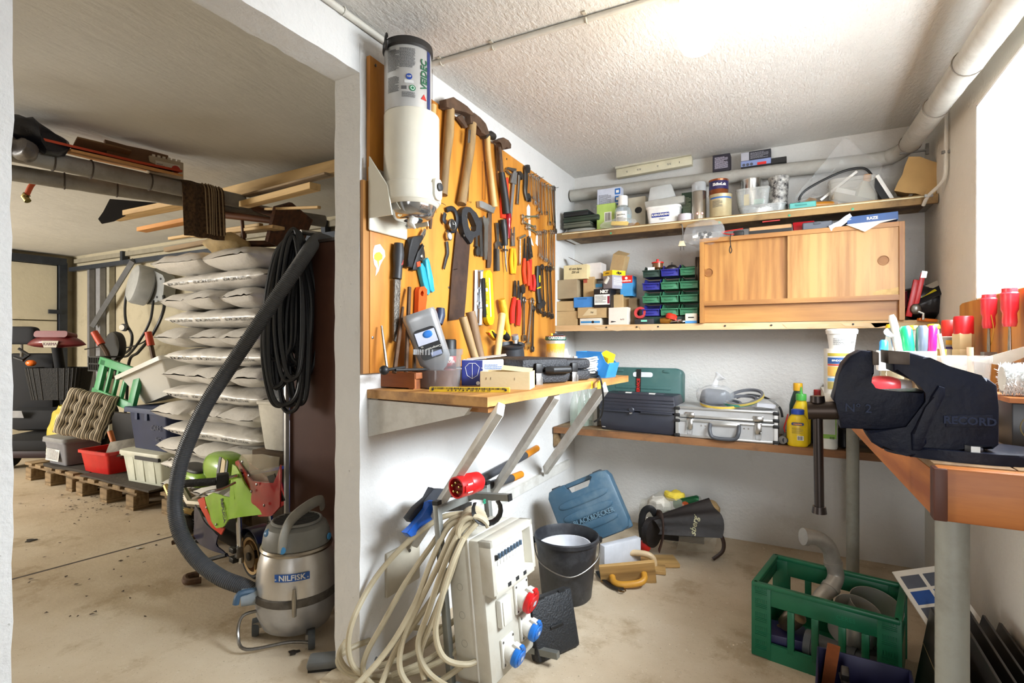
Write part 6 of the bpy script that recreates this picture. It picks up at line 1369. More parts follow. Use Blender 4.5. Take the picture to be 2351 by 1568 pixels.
# clear boxes, white roll, paint bucket
t = tubb('clear_box','shallow clear box with white tape roll inside on the top shelf',1693,1806,462,492,3.06,z1,clear('#d9dbd8',.35,.15),.14); G().lathe([(.05,.0),(.066,0),(.066,.03),(.05,.03),(.05,0)],26,TR((0,0,.006))).d('tape_roll',WHT,t)
zz = z1+t['h']+.002
t = tubb('clear_box','clear box with yellow and green blocks stacked on the shallow one',1687,1768,425,466,3.06,zz,clear('#cfd2ce',.35,.15),.13); G().box((-.03,-.02,.035),(.025,.04,.06)).d('yellow_block',YEL,t); G().box((.03,-.01,.02),(.05,.04,.03)).d('green_block',mat('#4f9a78',.5),t)
t = cylb('metal_tin','chrome lidded tin behind the clear boxes','tin',1701,1750,410,440,3.2,zz,PC,[CHR])
t = cylb('paint_bucket','white bucket splashed with black paint on the top shelf','bucket',1764,1812,404,480,3.12,z1,[('bucket',[(0,0),(.85,0),(.97,.9),(1,.91),(1.02,.99),(.96,1),(.82,.02)])],[mat('#17161a',.5,0,.02,9,0,60,'#dcd8cf',1.0,32)])
t = bx('teal_box','small turquoise lidded box on the shelf edge','box',1812,1874,460,480,3.045,z1,.07,mat('#5fb3ab',.4),bev=.004); G().box((t['w']*.45,-.003,t['h']*.62),(.05,.006,.006)).d('latch',mat('#4a9a92',.4),t)
p = onY(1848,455,3.14); G().prism([(-.06,0),(.06,0),(.05,.06),(.02,.07)],.05,FN((0,0,0))).d('wood_block',HWD,loc=(p.x,3.16,z1),label='brown wooden wedge behind the turquoise box',cat='wood block')
p = onY(1890,465,3.1); t = T('wooden_grip','orange varnished wooden handle lying beside the turquoise box','handle',(p.x-.02,3.06,z1+.018)); G().tube([(-.03,0,0),(.03,.02,0),(.08,.03,0)],[.015,.017,.012],12).d('grip',mat('#b5761f',.35),t)
# big translucent crate with glasses visor
t = tubb('storage_crate','large translucent crate full of odds and ends on the top shelf',1902,2022,397,470,3.06,z1,clear('#d5d3cb',.3,.25),.2,1.0,.94)
tw,th = t['w'],t['h']
for q,d_,m in (((-.05,0,.05),(.09,.1,.09),PAPER),((.06,.02,.06),(.1,.12,.11),mat('#b9b29c',.6)),((.0,-.04,.03),(.2,.06,.04),mat('#8d8270',.7))): G().box(q,d_,rot=(0,.3,.2),bev=.005).d('content_piece',m,t)
G().tube([(.06,0,th*.7),(.065,0,th*1.18)],.017,14).d('orange_tube',mat('#d28c3a',.5),t); G().box((-.06,-.02,th*.85),(.012,.02,.2),rot=(0,.9,0)).d('white_strip',WHT,t)
p = onY(1900,420,3.13); t = T('plastic_wrap','peaked clear plastic wrapping with hoop behind the crate','wrapping',(p.x,3.16,z1))
def pw(u,v): x = (u-.5); return (.42*x+.02,.05*sin(v*pi)-.03+.01*NZ.noise(V((u*5,v*5,0))),.05+.06*u+.27*v*max(0,1-abs(x-.12)*1.75)+.01*NZ.noise(V((u*8,v*8,2))))
G().surf(pw,22,14).d('film',clear('#e6e8e8',.22,.1),t,ang=25); G().tube(spline([(-.13,.0,.06),(-.1,.0,.12),(.05,.0,.19),(.15,0,.2),(.19,0,.16)],6),.006,8).d('hoop',BLK,t)
p = onY(2050,455,3.1); t = T('hand_brush','narrow black bristled brush leaning at the shelf end','brush',(p.x,3.1,z1),rot=(0,rad(-28),.2)); G().box((0,0,.075),(.018,.03,.15),bev=.004).d('stock',WHT,t); G().box((-.022,0,.075),(.03,.025,.13)).d('bristles',BLK,t)
p = onY(2100,440,3.1)
t = T('paper_bag','crumpled brown paper bag leaning in the shelf corner','bag',(p.x-.0,3.12,z1+.02),rot=(0,rad(24),rad(-10))); g = G().frus((0,0,0),(.15,.10),(.17,.08),.16,open_top=True); bmesh.ops.subdivide_edges(g.bm,edges=g.bm.edges[:],cuts=3,use_grid_fill=True); g.wob(.014,14).d('bag',mat('#b89560',.85,0,.1,8),t,ang=25)
t = T('cardboard_sheet','flat grey cardboard leaning behind the paper bag','cardboard',(WR-.11,3.16,z1),rot=(0,rad(38),0)); G().box((0,0,.09),(.012,.16,.2)).d('sheet',mat('#6f6557',.8),t)
# on the pipe: ruler strip, black boxes
t = T('angle_trim','long cream plastic trunking with printed numbers lying on the pipe','trunking',onY(1414,411,3.225)+V((0,0,.0)),rot=(0,rad(-1.5),0)); L_ = onY(1588,395,3.225).x-onY(1414,395,3.225).x
G().box((L_/2,.03,.036),(L_,.045,.052),bev=.003).d('trunking',mat('#cfc8ac',.5),t); G().box((L_/2,.02,.068),(L_,.06,.012)).d('lid',mat('#c2bda9',.5),t)
text('1     35      2            52       5',.014,INKG,t,FN((L_*.5,.006,.036)) @ RO(pi,4,'Z'),sx=2)
zpi = 2.118
t = bx('black_box','small dark printed box standing on the grey pipe','box',1636,1676,352,389,3.2,zpi,.07,mat('#201c2a',.5),hh=.095); lines(FN((t['w']/2,-.0006,t['h']*.5)),t['w']*.75,t['h']*.7,12,mat('#b9b4c2',.6),t)
t = bx('bulb_box','wide black and blue bulb carton lying on the grey pipe','box',1701,1770,348,382,3.2,zpi,.06,mat('#23242c',.5),hh=.085); patch(FN((t['w']*.5,-.0003,.02)),t['w'],.03,mat('#7d8cb8',.5),t,'printed_band'); patch(FN((t['w']*.7,-.001,.012)),t['w']*.3,.014,RED,t,'printed_band'); lines(FN((t['w']*.62,-.0006,.06)),t['w']*.6,.035,6,mat('#8d8c94',.6),t); patch(FN((t['w']*.14,-.0003,.06)),t['w']*.27,.045,mat('#a8a8b0',.5),t,'printed_band')
for k in range(3): disc(FN((t['w']*(.1+.13*k),-.0008,.014)),.008,mat('#4a4d58',.4),t)
t = bx('black_packet','flat black packet beside the bulb carton on the pipe','packet',1770,1806,366,378,3.2,zpi,.05,BLK,hh=.03)
# corner conduit by the window
t = T('corner_conduit','white conduit running down the corner beside the window and bending under the shelf','conduit')
P = [V((WR-.012,2.83,2.14)),V((WR-.012,2.83,1.95)),V((WR-.012,2.84,1.86)),V((WR-.02,2.87,1.83)),V((WR-.05,2.95,1.80)),V((WR-.06,3.0,1.77))]
G().tube(spline(P,6),.0075,8).d('tube',M_CON,t)
for p in (P[1],P[4]): G().box(p,(.03,.012,.012)).d('clip',STL,t)
# plug hanging from the shelf
t = T('hanging_plug','cream two-pin plug dangling on grey flex below the top shelf','plug',onY(1566,560,2.99)); G().tube(spline([(.0,0,.01),(.004,0,.06),(.0,.0,.10),(-.012,.03,.115)],6),.0035,7).d('flex',mat('#6d6a66',.5),t)
G().prism([(-.012,.016),(.010,.016),(.02,-.014),(-.02,-.012)],.018,FN((0,.01,0)),bev=.002).d('body',mat('#d2c7a6',.5),t)
for s in (-1,1): G().tube([(s*.008,.0,-.012),(s*.009,0,-.035)],.0018,6).d('pin',STL,t)
# ---------------------------------------------------------------- teak cabinet
TEAK = wood('#966230','#bb8645',2,5,.45,12); TEAKX = wood('#966230','#bb8645',0,5,.45,12); TEAKD = wood('#a4723a','#ca9a5a',2,5,.45,14)
cbo = onY(1606,745,2.965); cX1 = onY(2078,735,2.965).x; cw_ = cX1-cbo.x; ch_ = 1.70-ZS2
ca = T('teak_cabinet','teak wall cabinet with two sliding doors and ring pulls on the shelf','cabinet',(cbo.x,2.965,ZS2),0)
for x in (.011,cw_-.011): G().box((x,.15,ch_/2),(.022,.30,ch_),bev=.001,seg=1).d('side_panel',TEAK,ca)
G().box((cw_/2,.15,ch_-.011),(cw_-.044,.30,.022)).d('top_panel',TEAKX,ca); G().box((cw_/2,.02,.105),(cw_-.044,.04,.024)).d('bottom_rail',TEAKX,ca); G().box((cw_/2,.035,.048),(cw_-.044,.012,.092)).d('plinth',TEAKX,ca); G().box((cw_/2,.295,ch_/2),(cw_-.044,.008,ch_-.02)).d('back_panel',TEAK,ca)
zd0,zd1 = .117,ch_-.022; xm = onY(1808,650,2.965).x-cbo.x
for i,(a,b,y) in enumerate(((.022,xm+.02,.04),(xm,cw_-.022,.016))):
    sd_ = G().box(((a+b)/2,y,(zd0+zd1)/2),(b-a,.012,zd1-zd0)).d('sliding_door',TEAK if i == 0 else TEAKD,ca)
    px = (1628,626) if i == 0 else (2028,598); q = onY(px[0],px[1],2.965+y)-ca.location
    G().lathe([(.0195,0),(.0235,0),(.0225,.006),(.0205,.006),(.0195,-.003)],26,FN((q.x,y-.006,q.z))).d('ring_pull',TEAK,sd_); G().lathe([(0,.0005),(.019,.0005),(.019,.001),(0,.001)],24,FN((q.x,y-.006,q.z))).d('pull_dish',wood('#8a5626','#a06c34',0,3),sd_)
q = cw_-.022; G().prism([(0,0),(-.10,0),(-.095,.014),(-.07,.024),(-.03,.026),(0,.034)],.0008,FN((q,.0098,zd0+.002))).d('chipped_veneer',mat('#d2b078',.9,0,.2,60,.3,80),sd_)
# things on the cabinet
zt = ZS2+ch_
def ontop(px,Y=2.99): return V((onY(px,600,Y).x,Y,zt))
t = plbag('plastic_bag','torn clear bag of white and black fittings over the cabinet corner',ontop(1616)+V((0,.02,-.03)),(.21,.16,.13),5,.32)
for k in range(16): G().box((random.uniform(-.05,.05),random.uniform(-.05,.03),.035+random.random()*.03),(.014,.014,.018),rot=(k,k*2,k)).d('fitting',WHT if k % 3 else BLK,t)
t = bx('cassette_case','copper edged flat box on the cabinet under the shelf','box',1719,1818,513,527,2.985,zt,.12,mat('#b08a62',.35,.3),bev=.004); G().box((t['w']/2,-.001,t['h']*.3),(t['w'],.004,t['h']*.4)).d('black_edge',BLK,t)
p = ontop(1845,3.02); t = T('red_case','red plastic bit case standing tilted on the cabinet','case',p,rot=(rad(-20),0,0)); G().frus((0,.04,0),(.085,.045),(.10,.05),.07,bev=.006).d('shell',mat('#b8232a',.35),t)
t = bx('grey_case','grey plastic hinged box in front of the red case','case',1842,1912,505,525,2.985,zt,.09,mat('#5a5f68',.4),bev=.005); G().box((t['w']*.5,-.003,t['h']*.8),(.03,.006,.012)).d('latch',mat('#464b52',.4),t)
t = bx('blue_blade_box','long flat blue saw blade box lying on the cabinet','box',1945,2063,487,508,2.975,zt+.006,.10,mat('#234f8c',.4),tilt=rad(-1.5)); text('RAZE',.018,PAPER,t,FN((t['w']*.5,-.001,t['h']*.5)),bold=.0008)
t = T('paper_sheets','loose white paper sheets hanging over the cabinet front','paper',ontop(1985,2.97)); 
for k in range(4): G().prism([(-.04-.012*k,.0),(.12,.006),(.06,-.006),(.0,-.04+.006*k),(-.02,-.03)],.0008,FN((0,-.012-.002*k,.004))).d('sheet',PAPER,t)
t = T('silver_bag','crinkled silver packet between the grey case and blue box','packet',ontop(1930,3.0)+V((0,0,.02))); G().box((0,0,0),(.10,.06,.03),rot=(0,-.5,.1)).sub(2).wob(.012,20).d('packet',mat('#9a9aa2',.3,.3),t)
t = T('mirror_piece','small black boxed gadget with red cord on the cabinet edge','gadget',ontop(1696)); G().box((0,0,.014),(.05,.03,.026),bev=.004).d('case',BLK,t); G().tube(spline([(-.02,-.02,.01),(-.05,-.02,.012),(-.08,0,.03),(.02,.01,.04)],5),.003,6).d('red_cord',RED,t)
G().tube(spline([(-.035,-.03,.01),(-.038,-.035,-.02),(-.034,-.034,-.06),(-.03,-.034,-.075),(-.036,-.034,-.09),(-.042,-.034,-.075),(-.037,-.034,-.05)],5),.0022,6).d('black_strap',BLK,t)
G().tube([(-.06,0,.045),(.02,.02,.05)],.003,6).d('red_pen',RED,loc=ontop(1780)+V((0,.01,.02)),label='thin red pen lying on the copper edged box',cat='pen')
# ---------------------------------------------------------------- cartons on the middle shelf
z2 = ZS2; GC_ = 'cartons piled on the middle shelf'
def cb_(lab,x0,x1,y0,y1,Y,z,dep,m,**k): return bx('carton',lab,'carton',x0,x1,y0,y1,Y,z,dep,m,grp=GC_,**k)
t = cb_('plain brown carton at the bottom by the wall, behind the beaker',1275,1325,714,748,3.02,z2,.14,CARD); h1 = t['h']
t = cb_('sagging brown carton second from the bottom by the wall',1276,1318,691,714,3.02,z2+h1+.001,.13,CARD,flap=.25); h2 = h1+t['h']
t = cb_('dusty grey-brown carton with torn lid above the sagging one',1278,1326,641,691,3.03,z2+h2+.016,.13,mat('#9c8a6c',.9,0,.15,6,.1,40),tilt=-.03); h3 = h2+.016+t['h']
t = cb_('pale carton with handwriting on the top of the pile',1294,1348,606,644,3.03,z2+h3+.001,.12,mat('#d2c294',.8)); text('45 mm ligno\n250 stk',.021,INK,t,FN((t['w']*.5,-.001,t['h']*.6)),shear=.3,sx=.8)
t = cb_('plain white carton behind the handwritten one',1342,1380,602,642,3.08,z2+h3+.001,.1,mat('#cfc8c2',.7)); G().box((-.06,.04,t['h']+.02),(.12,.05,.002),rot=(0,.5,0)).d('flap',mat('#6b5a40',.8),t)
t = cb_('flat white and blue carton at the bottom middle',1331,1380,730,747,3.015,z2,.12,mat('#d8cfbe',.7)); patch(FN((t['w']*.5,-.0003,t['h']*.45)),t['w']*.9,.012,mat('#3f86b8',.5),t,'printed_band'); disc(FN((t['w']*.62,-.001,t['h']*.45)),.008,INK,t); hb = t['h']
t = cb_('tan carton with torn taped label above the blue banded one',1326,1392,704,730,3.01,z2+hb+.001,.13,CARD); hb2 = hb+t['h']; G().prism([(-.05,-.02),(.04,-.015),(.04,.02),(-.01,.024)],.001,FN((t['w']*.45,-.0008,t['h']*.5))).d('label_sticker',CARD2,t); text('700',.014,INK,t,FN((t['w']*.5,-.002,t['h']*.5)),shear=.3)
t = cb_('bright blue carton resting on the tan one',1317,1361,681,703,3.015,z2+hb2+.001,.12,mat('#3f7fbf',.5)); G().box((t['w']*.45,-.001,t['h']*.85),(.06,.002,.008)).d('lid_tab',mat('#2f659c',.5),t)
t = cb_('narrow tan carton with red corner print standing upright',1339,1364,635,682,3.06,z2+hb2+.06,.06,CARD); patch(FN((t['w']*.2,-.0005,t['h']*.85)),t['w']*.35,t['h']*.25,mat('#b0553f',.6),t,'printed_band')
t = cb_('small blue capped tube pack behind the upright carton',1366,1383,650,682,3.09,z2+hb2+.06,.05,mat('#8c8a8e',.6)); G().box((t['w']/2,-.001,t['h']*.85),(t['w'],.003,.02)).d('blue_band',mat('#4a9ad0',.5),t)
t = cb_('white carton with screw drawing at the shelf front',1397,1441,705,745,3.0,z2,.13,mat('#ded2c4',.7,0,.05,6,0,60,'#a8654a',.25)); text('4x70',.012,mat('#8a6a5c',.6),t,FN((t['w']*.72,-.001,t['h']*.3))); G().tube([(.018,-.001,.018),(.045,-.001,.018)],[.005,.001],6).d('picture',INK,t); hw = t['h']
t = cb_('black carton with white label and bold white name',1363,1402,662,703,3.0,z2+hw+.003,.11,mat('#17161a',.45)); text('NKT',.024,PAPER,t,FN((t['w']*.62,-.001,t['h']*.84)),bold=.0014); patch(FN((t['w']*.5,-.0003,t['h']*.42)),t['w']*.9,t['h']*.55,PAPER,t); lines(FN((t['w']*.42,-.001,t['h']*.45)),t['w']*.65,t['h']*.4,6,INKG,t); patch(FN((t['w']*.88,-.001,t['h']*.4)),t['w']*.13,t['h']*.4,mat('#7d1830',.5),t,'printed_band'); hn = hw+.003+t['h']
t = cb_('brown carton pushed behind the black labelled carton',1403,1430,676,704,3.06,z2+hw+.002,.1,CARD,flap=.3); t = cb_('crumpled brown carton behind the white screw carton',1415,1444,683,704,3.08,z2+hw+.002,.08,mat('#8d744c',.85))
# cable clip carton, rotated
p = onY(1403,704,3.04)
t = T('clip_carton','grey and yellow cable clip carton turned towards the room','carton',(onY(1385,660,3.05).x,3.05,z2+hn+.0),rad(-32),GC_); cw,ch = .082,.125; ch = onY(1400,622,3.05).z-(z2+hn)
G().box((cw/2,.05,ch/2),(cw,.10,ch),bev=.001,seg=1).d('carton',mat('#9c99a2',.5),t); patch(FN((cw/2,-.0003,ch*.86)),cw,ch*.26,YEL,t,'printed_band'); text('editex',.014,INK,t,FN((cw*.45,-.0012,ch*.86)),shear=.2); patch(FN((cw+.0003,.05,ch*.86),(1,0,0)),.10,ch*.26,YEL,t,'printed_band'); text('clips',.022,INK,t,FN((cw+.0012,.05,ch*.86),(1,0,0)),bold=.001); lines(FN((cw+.0008,.05,ch*.4),(1,0,0)),.08,ch*.45,8,PAPER,t)
G().tube([(cw*.3,-.003,ch*.35),(cw*.65,-.003,ch*.62)],[.013,.009],10).d('picture',mat('#d6d2c4',.5),t)
# red/blue carton, tall tan carton
t = cb_('blue and red branded carton beside the cable clip carton',1424,1452,632,678,3.07,z2+hw+.07,.09,mat('#3f8fc4',.5)); patch(FN((t['w']*.5,-.0004,t['h']*.82)),t['w'],t['h']*.36,RED,t,'printed_band'); disc(FN((t['w']*.5,-.0012,t['h']*.88)),.008,PAPER,t); text('KAMGOM',.013,PAPER,t,FN((t['w']*.5,-.0012,t['h']*.74)),bold=.0005)
t = T('carton','tall open tan carton leaning at the back of the pile','carton',(onY(1392,660,3.17).x,3.17,z2+hn+.03),rot=(0,rad(14),rad(-10)),group=GC_); G().box((.04,.03,.10),(.085,.06,.21),bev=.001,seg=1).d('carton',CARD,t); G().box((.04,.03,.215),(.08,.055,.002),rot=(.5,.1,0)).d('flap',CARD,t)
t = cb_('dark brown crumpled carton end near the bin rack',1443,1462,684,735,3.06,z2,.06,mat('#6d5a40',.9))
# ---------------------------------------------------------------- stacking bins
def bins():
    BGR,BBL,BDG = mat('#3d7a58',.4,0,.1),mat('#2c2f86',.4,0,.1),mat('#2b4038',.45)
    w_,d_,h_ = .098,.14,.066; proto = {}
    cols = [(1475,[(0,BBL),(1,BGR),(2,BBL),(3,BDG)]),(1519,[(0,BGR),(1,BGR),(2,BGR),(3,BBL)]),(1563,[(0,BGR),(1,BGR),(2,BGR),(3,BGR)])]
    nm = {id(BGR): 'green',id(BBL): 'blue',id(BDG): 'dark green'}
    rown = ['lowest','second','third','top']
    x0 = onY(1474,700,3.02).x; zb = z2+.048
    for ci,(px,L_) in enumerate(cols):
        for r,m in L_:
            key = id(m)
            lab = f'{nm[key]} stacking bin, {rown[r]} row, ' + ['column beside the cartons','middle column','column beside the cabinet'][ci]
            loc = (x0+ci*(w_+.006),3.02+.003*r,zb+r*(h_+.008))
            if key in proto: dup(proto[key],loc,label=lab); continue
            t = T('stacking_bin',lab,'bin',loc,group='stacking bins on the middle shelf'); proto[key] = t
            G().box((w_/2,d_/2,.002),(w_-.01,d_,.004)).d('bottom',m,t)
            G().box((w_/2,.004,h_*.27),(w_-.008,.004,h_*.54),rot=(-.18,0,0),bev=.001).d('front_panel',m,t); G().box((w_/2,-.004,h_*.55),(w_,.01,.006),bev=.002).d('front_lip',m,t)
            G().box((w_/2,-.004,h_*.26),(.045,.004,.005)).d('label_rib',m,t)
            G().box((w_/2,d_,h_/2),(w_-.008,.004,h_)).d('back_panel',m,t)
            for x in (.004,w_-.004): G().prism([(0,0),(d_,0),(d_,h_),(.05,h_),(.02,h_*.58),(-.008,h_*.55)],.003,frame((x,0,0),(0,1,0),(1,0,0))).d('side_panel',m,t)
    t = T('bin_rack','dark base box under the stacked bins','rack',(x0,3.03,z2)); G().box((.15,.08,.022),(.30,.16,.044),bev=.003).d('base',mat('#1f3a32',.6),t)
    return x0,zb+4*(h_+.008),zb,h_
bx0,bzt,bzb,bh = bins()
for i,(c_,d,lab) in enumerate((((.05,.05,bzb+.078+.02),.03,'white plug lying in the green bin of the third row'),((.045,.05,bzb+3*.074+.03),.022,'white card tag in the top dark green bin'))):
    g = G(); (g.ball((0,0,0),(.034,.02,.02),14,10) if i == 0 else g.box((0,-.03,.015),(.04,.002,.028))).d('white_plug' if i == 0 else 'card_tag',PAPER,loc=V((bx0,3.03,0))+V(c_),label=lab,cat='plug' if i == 0 else 'tag')
t = T('oil_lamp_head','brown glass jar fitting with red lid on top of the bins','fitting',(bx0+.075,3.08,bzb+3*.074+.022)); G().lathe([(.0,0),(.015,.0),(.015,.025),(.03,.035),(.03,.06),(0,.06)],18).d('bowl',mat('#6b4a2c',.3,.2),t); G().lathe([(0,.06),(.034,.06),(.034,.067),(.008,.07),(.007,.085),(0,.085)],18).d('lid',RED,t)
t = T('metal_dome','small dark metal dome lying on the blue top bin','dome',(bx0+.155,3.08,bzb+3*.074+.03)); G().lathe([(.038,0),(.036,.02),(.02,.036),(.004,.04),(.004,.052),(0,.052)],20).d('dome',DST,t)
for i in range(3): G().lathe([(.03,-.004),(.075,-.004),(.075,.004),(.03,.004),(.03,-.004)],24,RO(rad(90),4,'Y')).d('saw_disc',mat(['#4a4038','#5c5044','#3a322c'][i],.6,.4),loc=(bx0+.288+.011*i,3.09,z2+.30),rot=(0,0,.1),label=f'dark round disc, {["outer", "middle", "inner"][i]} of three hung against the cabinet side',cat='disc',group='discs by the cabinet')
# odds and ends at the shelf front
def small(name,lab,cat,px,Y,build,z=None): p = onY(px,740,Y); t = T(name,lab,cat,(p.x,Y,z2 if z is None else z)); build(t); return t
small('black_case','flat black tool case with mint label at the shelf front','case',1478,3.0,lambda t: (G().box((0,.05,.016),(.11,.09,.032),bev=.004).d('shell',DKG,t),patch(FN((-.0,.0045,.02)),.035,.01,mat('#7fd0b4',.5),t)))
small('tape_roll','red rimmed tape roll standing on the black case','tape',1470,3.03,lambda t: G().lathe([(.02,-.009),(.034,-.009),(.034,.009),(.02,.009),(.02,-.009)],22,TR((0,0,.067)) @ RO(rad(80),4,'X')).d('roll',mat('#b83a3a',.5),t))
small('brass_tap','brass tap with red handle lying on the shelf','tap',1527,3.01,lambda t: (G().tube([(-.025,0,.018),(.02,0,.02),(.03,0,.03)],[.016,.02,.018],12).d('body',mat('#a8742c',.35,.7),t),G().lathe([(0,.03),(.03,.03),(.032,.05),(.02,.06),(0,.06)],16,TR((.022,0,.0)) @ RO(.3,4,'Y')).d('handle',mat('#cf3320',.4),t)))
small('chrome_valve','heap of small chrome valve parts beside the brass tap','valve',1556,3.01,lambda t: [G().tube([(-.04+.03*k,.01*k,.012),(.0+.025*k,0,.016)],.010+.002*(k % 2),9).d('valve_part',CHR,t) for k in range(3)])
t = bx('fuse_box','small white and blue fuse carton against the cabinet foot','carton',1573,1600,714,734,3.0,z2+.012,.04,mat('#d6cdb8',.6)); patch(FN((t['w']*.5,-.0004,t['h']*.15)),t['w'],t['h']*.25,mat('#4a8cc4',.5),t,'printed_band'); patch(FN((t['w']*.5,-.0004,t['h']*.6)),t['w']*.5,.006,INK,t,'printed_band'); t.location.z = z2
# right of the cabinet: black bag, caulking gun, magazine
p = onY(2128,720,3.05)
tarp('plastic_sack','glossy black rubbish sack at the end of the middle shelf','sack',V((p.x+.015,3.1,z2+.09)),(.24,.2,.165),BLKP,8,.03)
t = T('caulking_gun','red caulking gun with bent steel handle lying on the black sack','caulking gun',onY(2098,715,2.99)); 
G().box((-.005,.0,.06),(.024,.02,.17),rot=(0,.18,0),bev=.003).d('frame',mat('#b51a1e',.35),t); G().box((.02,-.01,.1),(.018,.012,.15),rot=(0,.18,0),bev=.002).d('trigger_bar',mat('#c02528',.35),t); G().box((.035,-.011,.165),(.02,.012,.03),rot=(0,.18,0)).d('steel_end',CHR,t); G().ball((.005,-.015,.01),(.022,.015,.025),12,8).d('clutch',STL,t)
G().tube([(.01,-.02,.0),(.03,-.03,-.012),(.028,-.035,-.04)],.006,8).d('rod',CHR,t); G().tube([(-.03,.06,.02),(-.05,.05,.09)],[.03,.034],16).d('cartridge',mat('#5c1a22',.4),t)
t = T('magazine','dark magazine with yellow stripe lying on the black sack','magazine',onY(2135,680,2.99),rot=(rad(35),rad(-28),0)); G().box((0,.03,0),(.15,.10,.006)).d('cover',mat('#1d2024',.4),t); G().box((-.01,.02,.0035),(.09,.016,.001)).d('printed_band',mat('#c9b81f',.5),t); G().box((0,.06,.004),(.14,.04,.001)).d('page',mat('#b5aa98',.6),t)
G().box((0,0,.008),(.07,.03,.014),rot=(0,.1,.2),bev=.003).d('orange_wedge',mat('#e0721c',.4),loc=onY(2128,739,2.99),label='orange plastic wedge sticking out under the black sack',cat='wedge')
# ---------------------------------------------------------------- lower shelf
z3 = ZS3
for i,(px,Y) in enumerate(((1322,3.02),(1339,3.06),(1352,3.1))):
    t = T('swing_bottle',['clear swing-top bottle nearest the shelf end','clear swing-top bottle in the middle behind the strut','clear swing-top bottle with red seal beside the toolbox'][i],'bottle',(onY(px,900,Y).x,Y,z3),group='bottles on the lower shelf')
    G().lathe([(0,.002),(.033,.002),(.035,.01),(.035,.13),(.028,.165),(.014,.2),(.0125,.25),(.015,.255),(.015,.265)],22).d('glass',clear('#b9c9b8',.22,.05),t); G().lathe([(0,.285),(.011,.285),(.014,.275),(.014,.262),(0,.262)],14).d('stopper',RED if i == 2 else WHT,t); G().tube([(.016,0,.24),(.02,0,.26),(.012,0,.285),(-.012,0,.285),(-.02,0,.26),(-.016,0,.24)],.0013,5).d('wire_bail',STL,t)
G().box((0,0,.09),(.03,.05,.18)).d('white_board',mat('#b8b5ac',.7),loc=(onY(1366,900,3.1).x,3.12,z3),label='off-white board standing between bottles and black toolbox',cat='board')
# black toolbox
a = onY(1375,985,2.985); b = onY(1552,1005,2.985)
tl = T('plastic_toolbox','black ribbed plastic toolbox with split lid on the lower shelf','toolbox',(a.x,2.985,z3),rad(-3)); w_ = b.x-a.x; TBK = mat('#2b2d36',.4,0,.12,10)
G().frus((w_/2,.11,0),(w_-.02,.19),(w_,.215),.115,bev=.006).d('lower_box',TBK,tl); G().frus((w_/2,.11,.12),(w_+.008,.22),(w_-.025,.17),.095,bev=.008).d('lid',TBK,tl)
for k in range(4): G().box((w_/2,.003+.0045*k*.9,.135+.018*k),(w_-.01-.004*k,.004,.003)).d('lid_rib',TBK,tl)
for s in (-1,1): G().box((w_*.5+s*w_*.27,-.004,.118),(w_*.4,.01,.01),bev=.002).d('seam_flange',TBK,tl); G().box((w_*.5+s*.07,.09,.217),(.035,.02,.006)).d('lid_clip',PAPER,tl)
G().lathe([(0,0),(.017,0),(.017,.012),(.012,.016),(0,.016)],16,FN((w_*.45,.004,.128))).d('catch',TBK,tl); G().box((w_*.45,-.012,.110),(.016,.012,.010),bev=.002).d('catch_tab',CHR,tl); G().box((w_/2,.11,.216),(w_*.6,.05,.006),bev=.002).d('top_recess',mat('#3d3f48',.5),tl); G().box((.03,.005,.018),(.022,.004,.005)).d('badge',CHR,tl)
# green case behind
GCS = mat('#38605c',.45,0,.08,5,0,60,'#6d837c',.3)
gx0,gx1,gz1 = onY(1395,900,3.25).x,onY(1570,900,3.25).x,onY(1480,848,3.25).z
t = T('drill_case','dark green drill case leaning on the wall behind the black toolbox','case',(gx0,3.22,z3),rot=(rad(-6),0,0)); w_,h_ = gx1-gx0,gz1-z3+.01
G().prism(rr(w_,h_,.04,5,w_/2,h_/2),.08,FN((0,.04,0)),bev=.012).d('shell',GCS,t)
G().prism(rr(.12,.03,.013,4,w_*.5,h_*.88),.004,FN((0,-.0405,0))).d('handle_opening',mat('#d6d8dc',.6),t)
for k in range(3): G().box((w_/2,-.041,h_*.66-.045*k),(w_*.72,.006,.018),bev=.002).d('rib',GCS,t)
for x in (.2,.8): G().box((w_*x,-.04,h_-.02),(.04,.012,.016),bev=.002).d('catch',GCS,t)
G().box((w_*.45,-.046,h_*.72),(.028,.003,h_*.5)).d('strap',BLK,t); text('SERVICE',.026,RED,t,frame((w_*.45,-.0485,h_*.68),(0,0,1),(0,-1,0)),bold=.0008)
# aluminium case
a = onY(1552,1008,2.97); b = onY(1786,1027,2.97); w_ = b.x-a.x
al = T('aluminium_case','scuffed aluminium flight case with grey handle on the lower shelf','case',(a.x,2.965,z3),0); AL = mat('#b5b5b4',.42,.35,.06,10,0,60,'#8d8a84',.3); ALE = mat('#c9c9c6',.3,.8)
h0,h1,dp_ = .105,.165,.26
G().box((w_/2,dp_/2,h0/2),(w_,dp_,h0-.004)).d('lower_shell',AL,al); G().box((w_/2,dp_/2,(h0+h1)/2),(w_,dp_,h1-h0-.004)).d('lid',AL,al); G().box((w_/2,dp_/2,h0),(w_-.008,dp_-.008,.008)).d('seam',BLK,al)
for z in (.008,h0-.012,h0+.010,h1-.006): G().box((w_/2,-.001,z),(w_,.012,.014),bev=.003).d('edge_profile',ALE,al)
for x in (.008,w_-.008):
    G().box((x,-.001,h1/2),(.016,.012,h1)).d('corner_profile',ALE,al)
    for z in (.01,h0-.016,h0+.014,h1-.01): G().box((x,-.005,z),(.03,.012,.018),bev=.004).d('corner_cap',BLK,al)
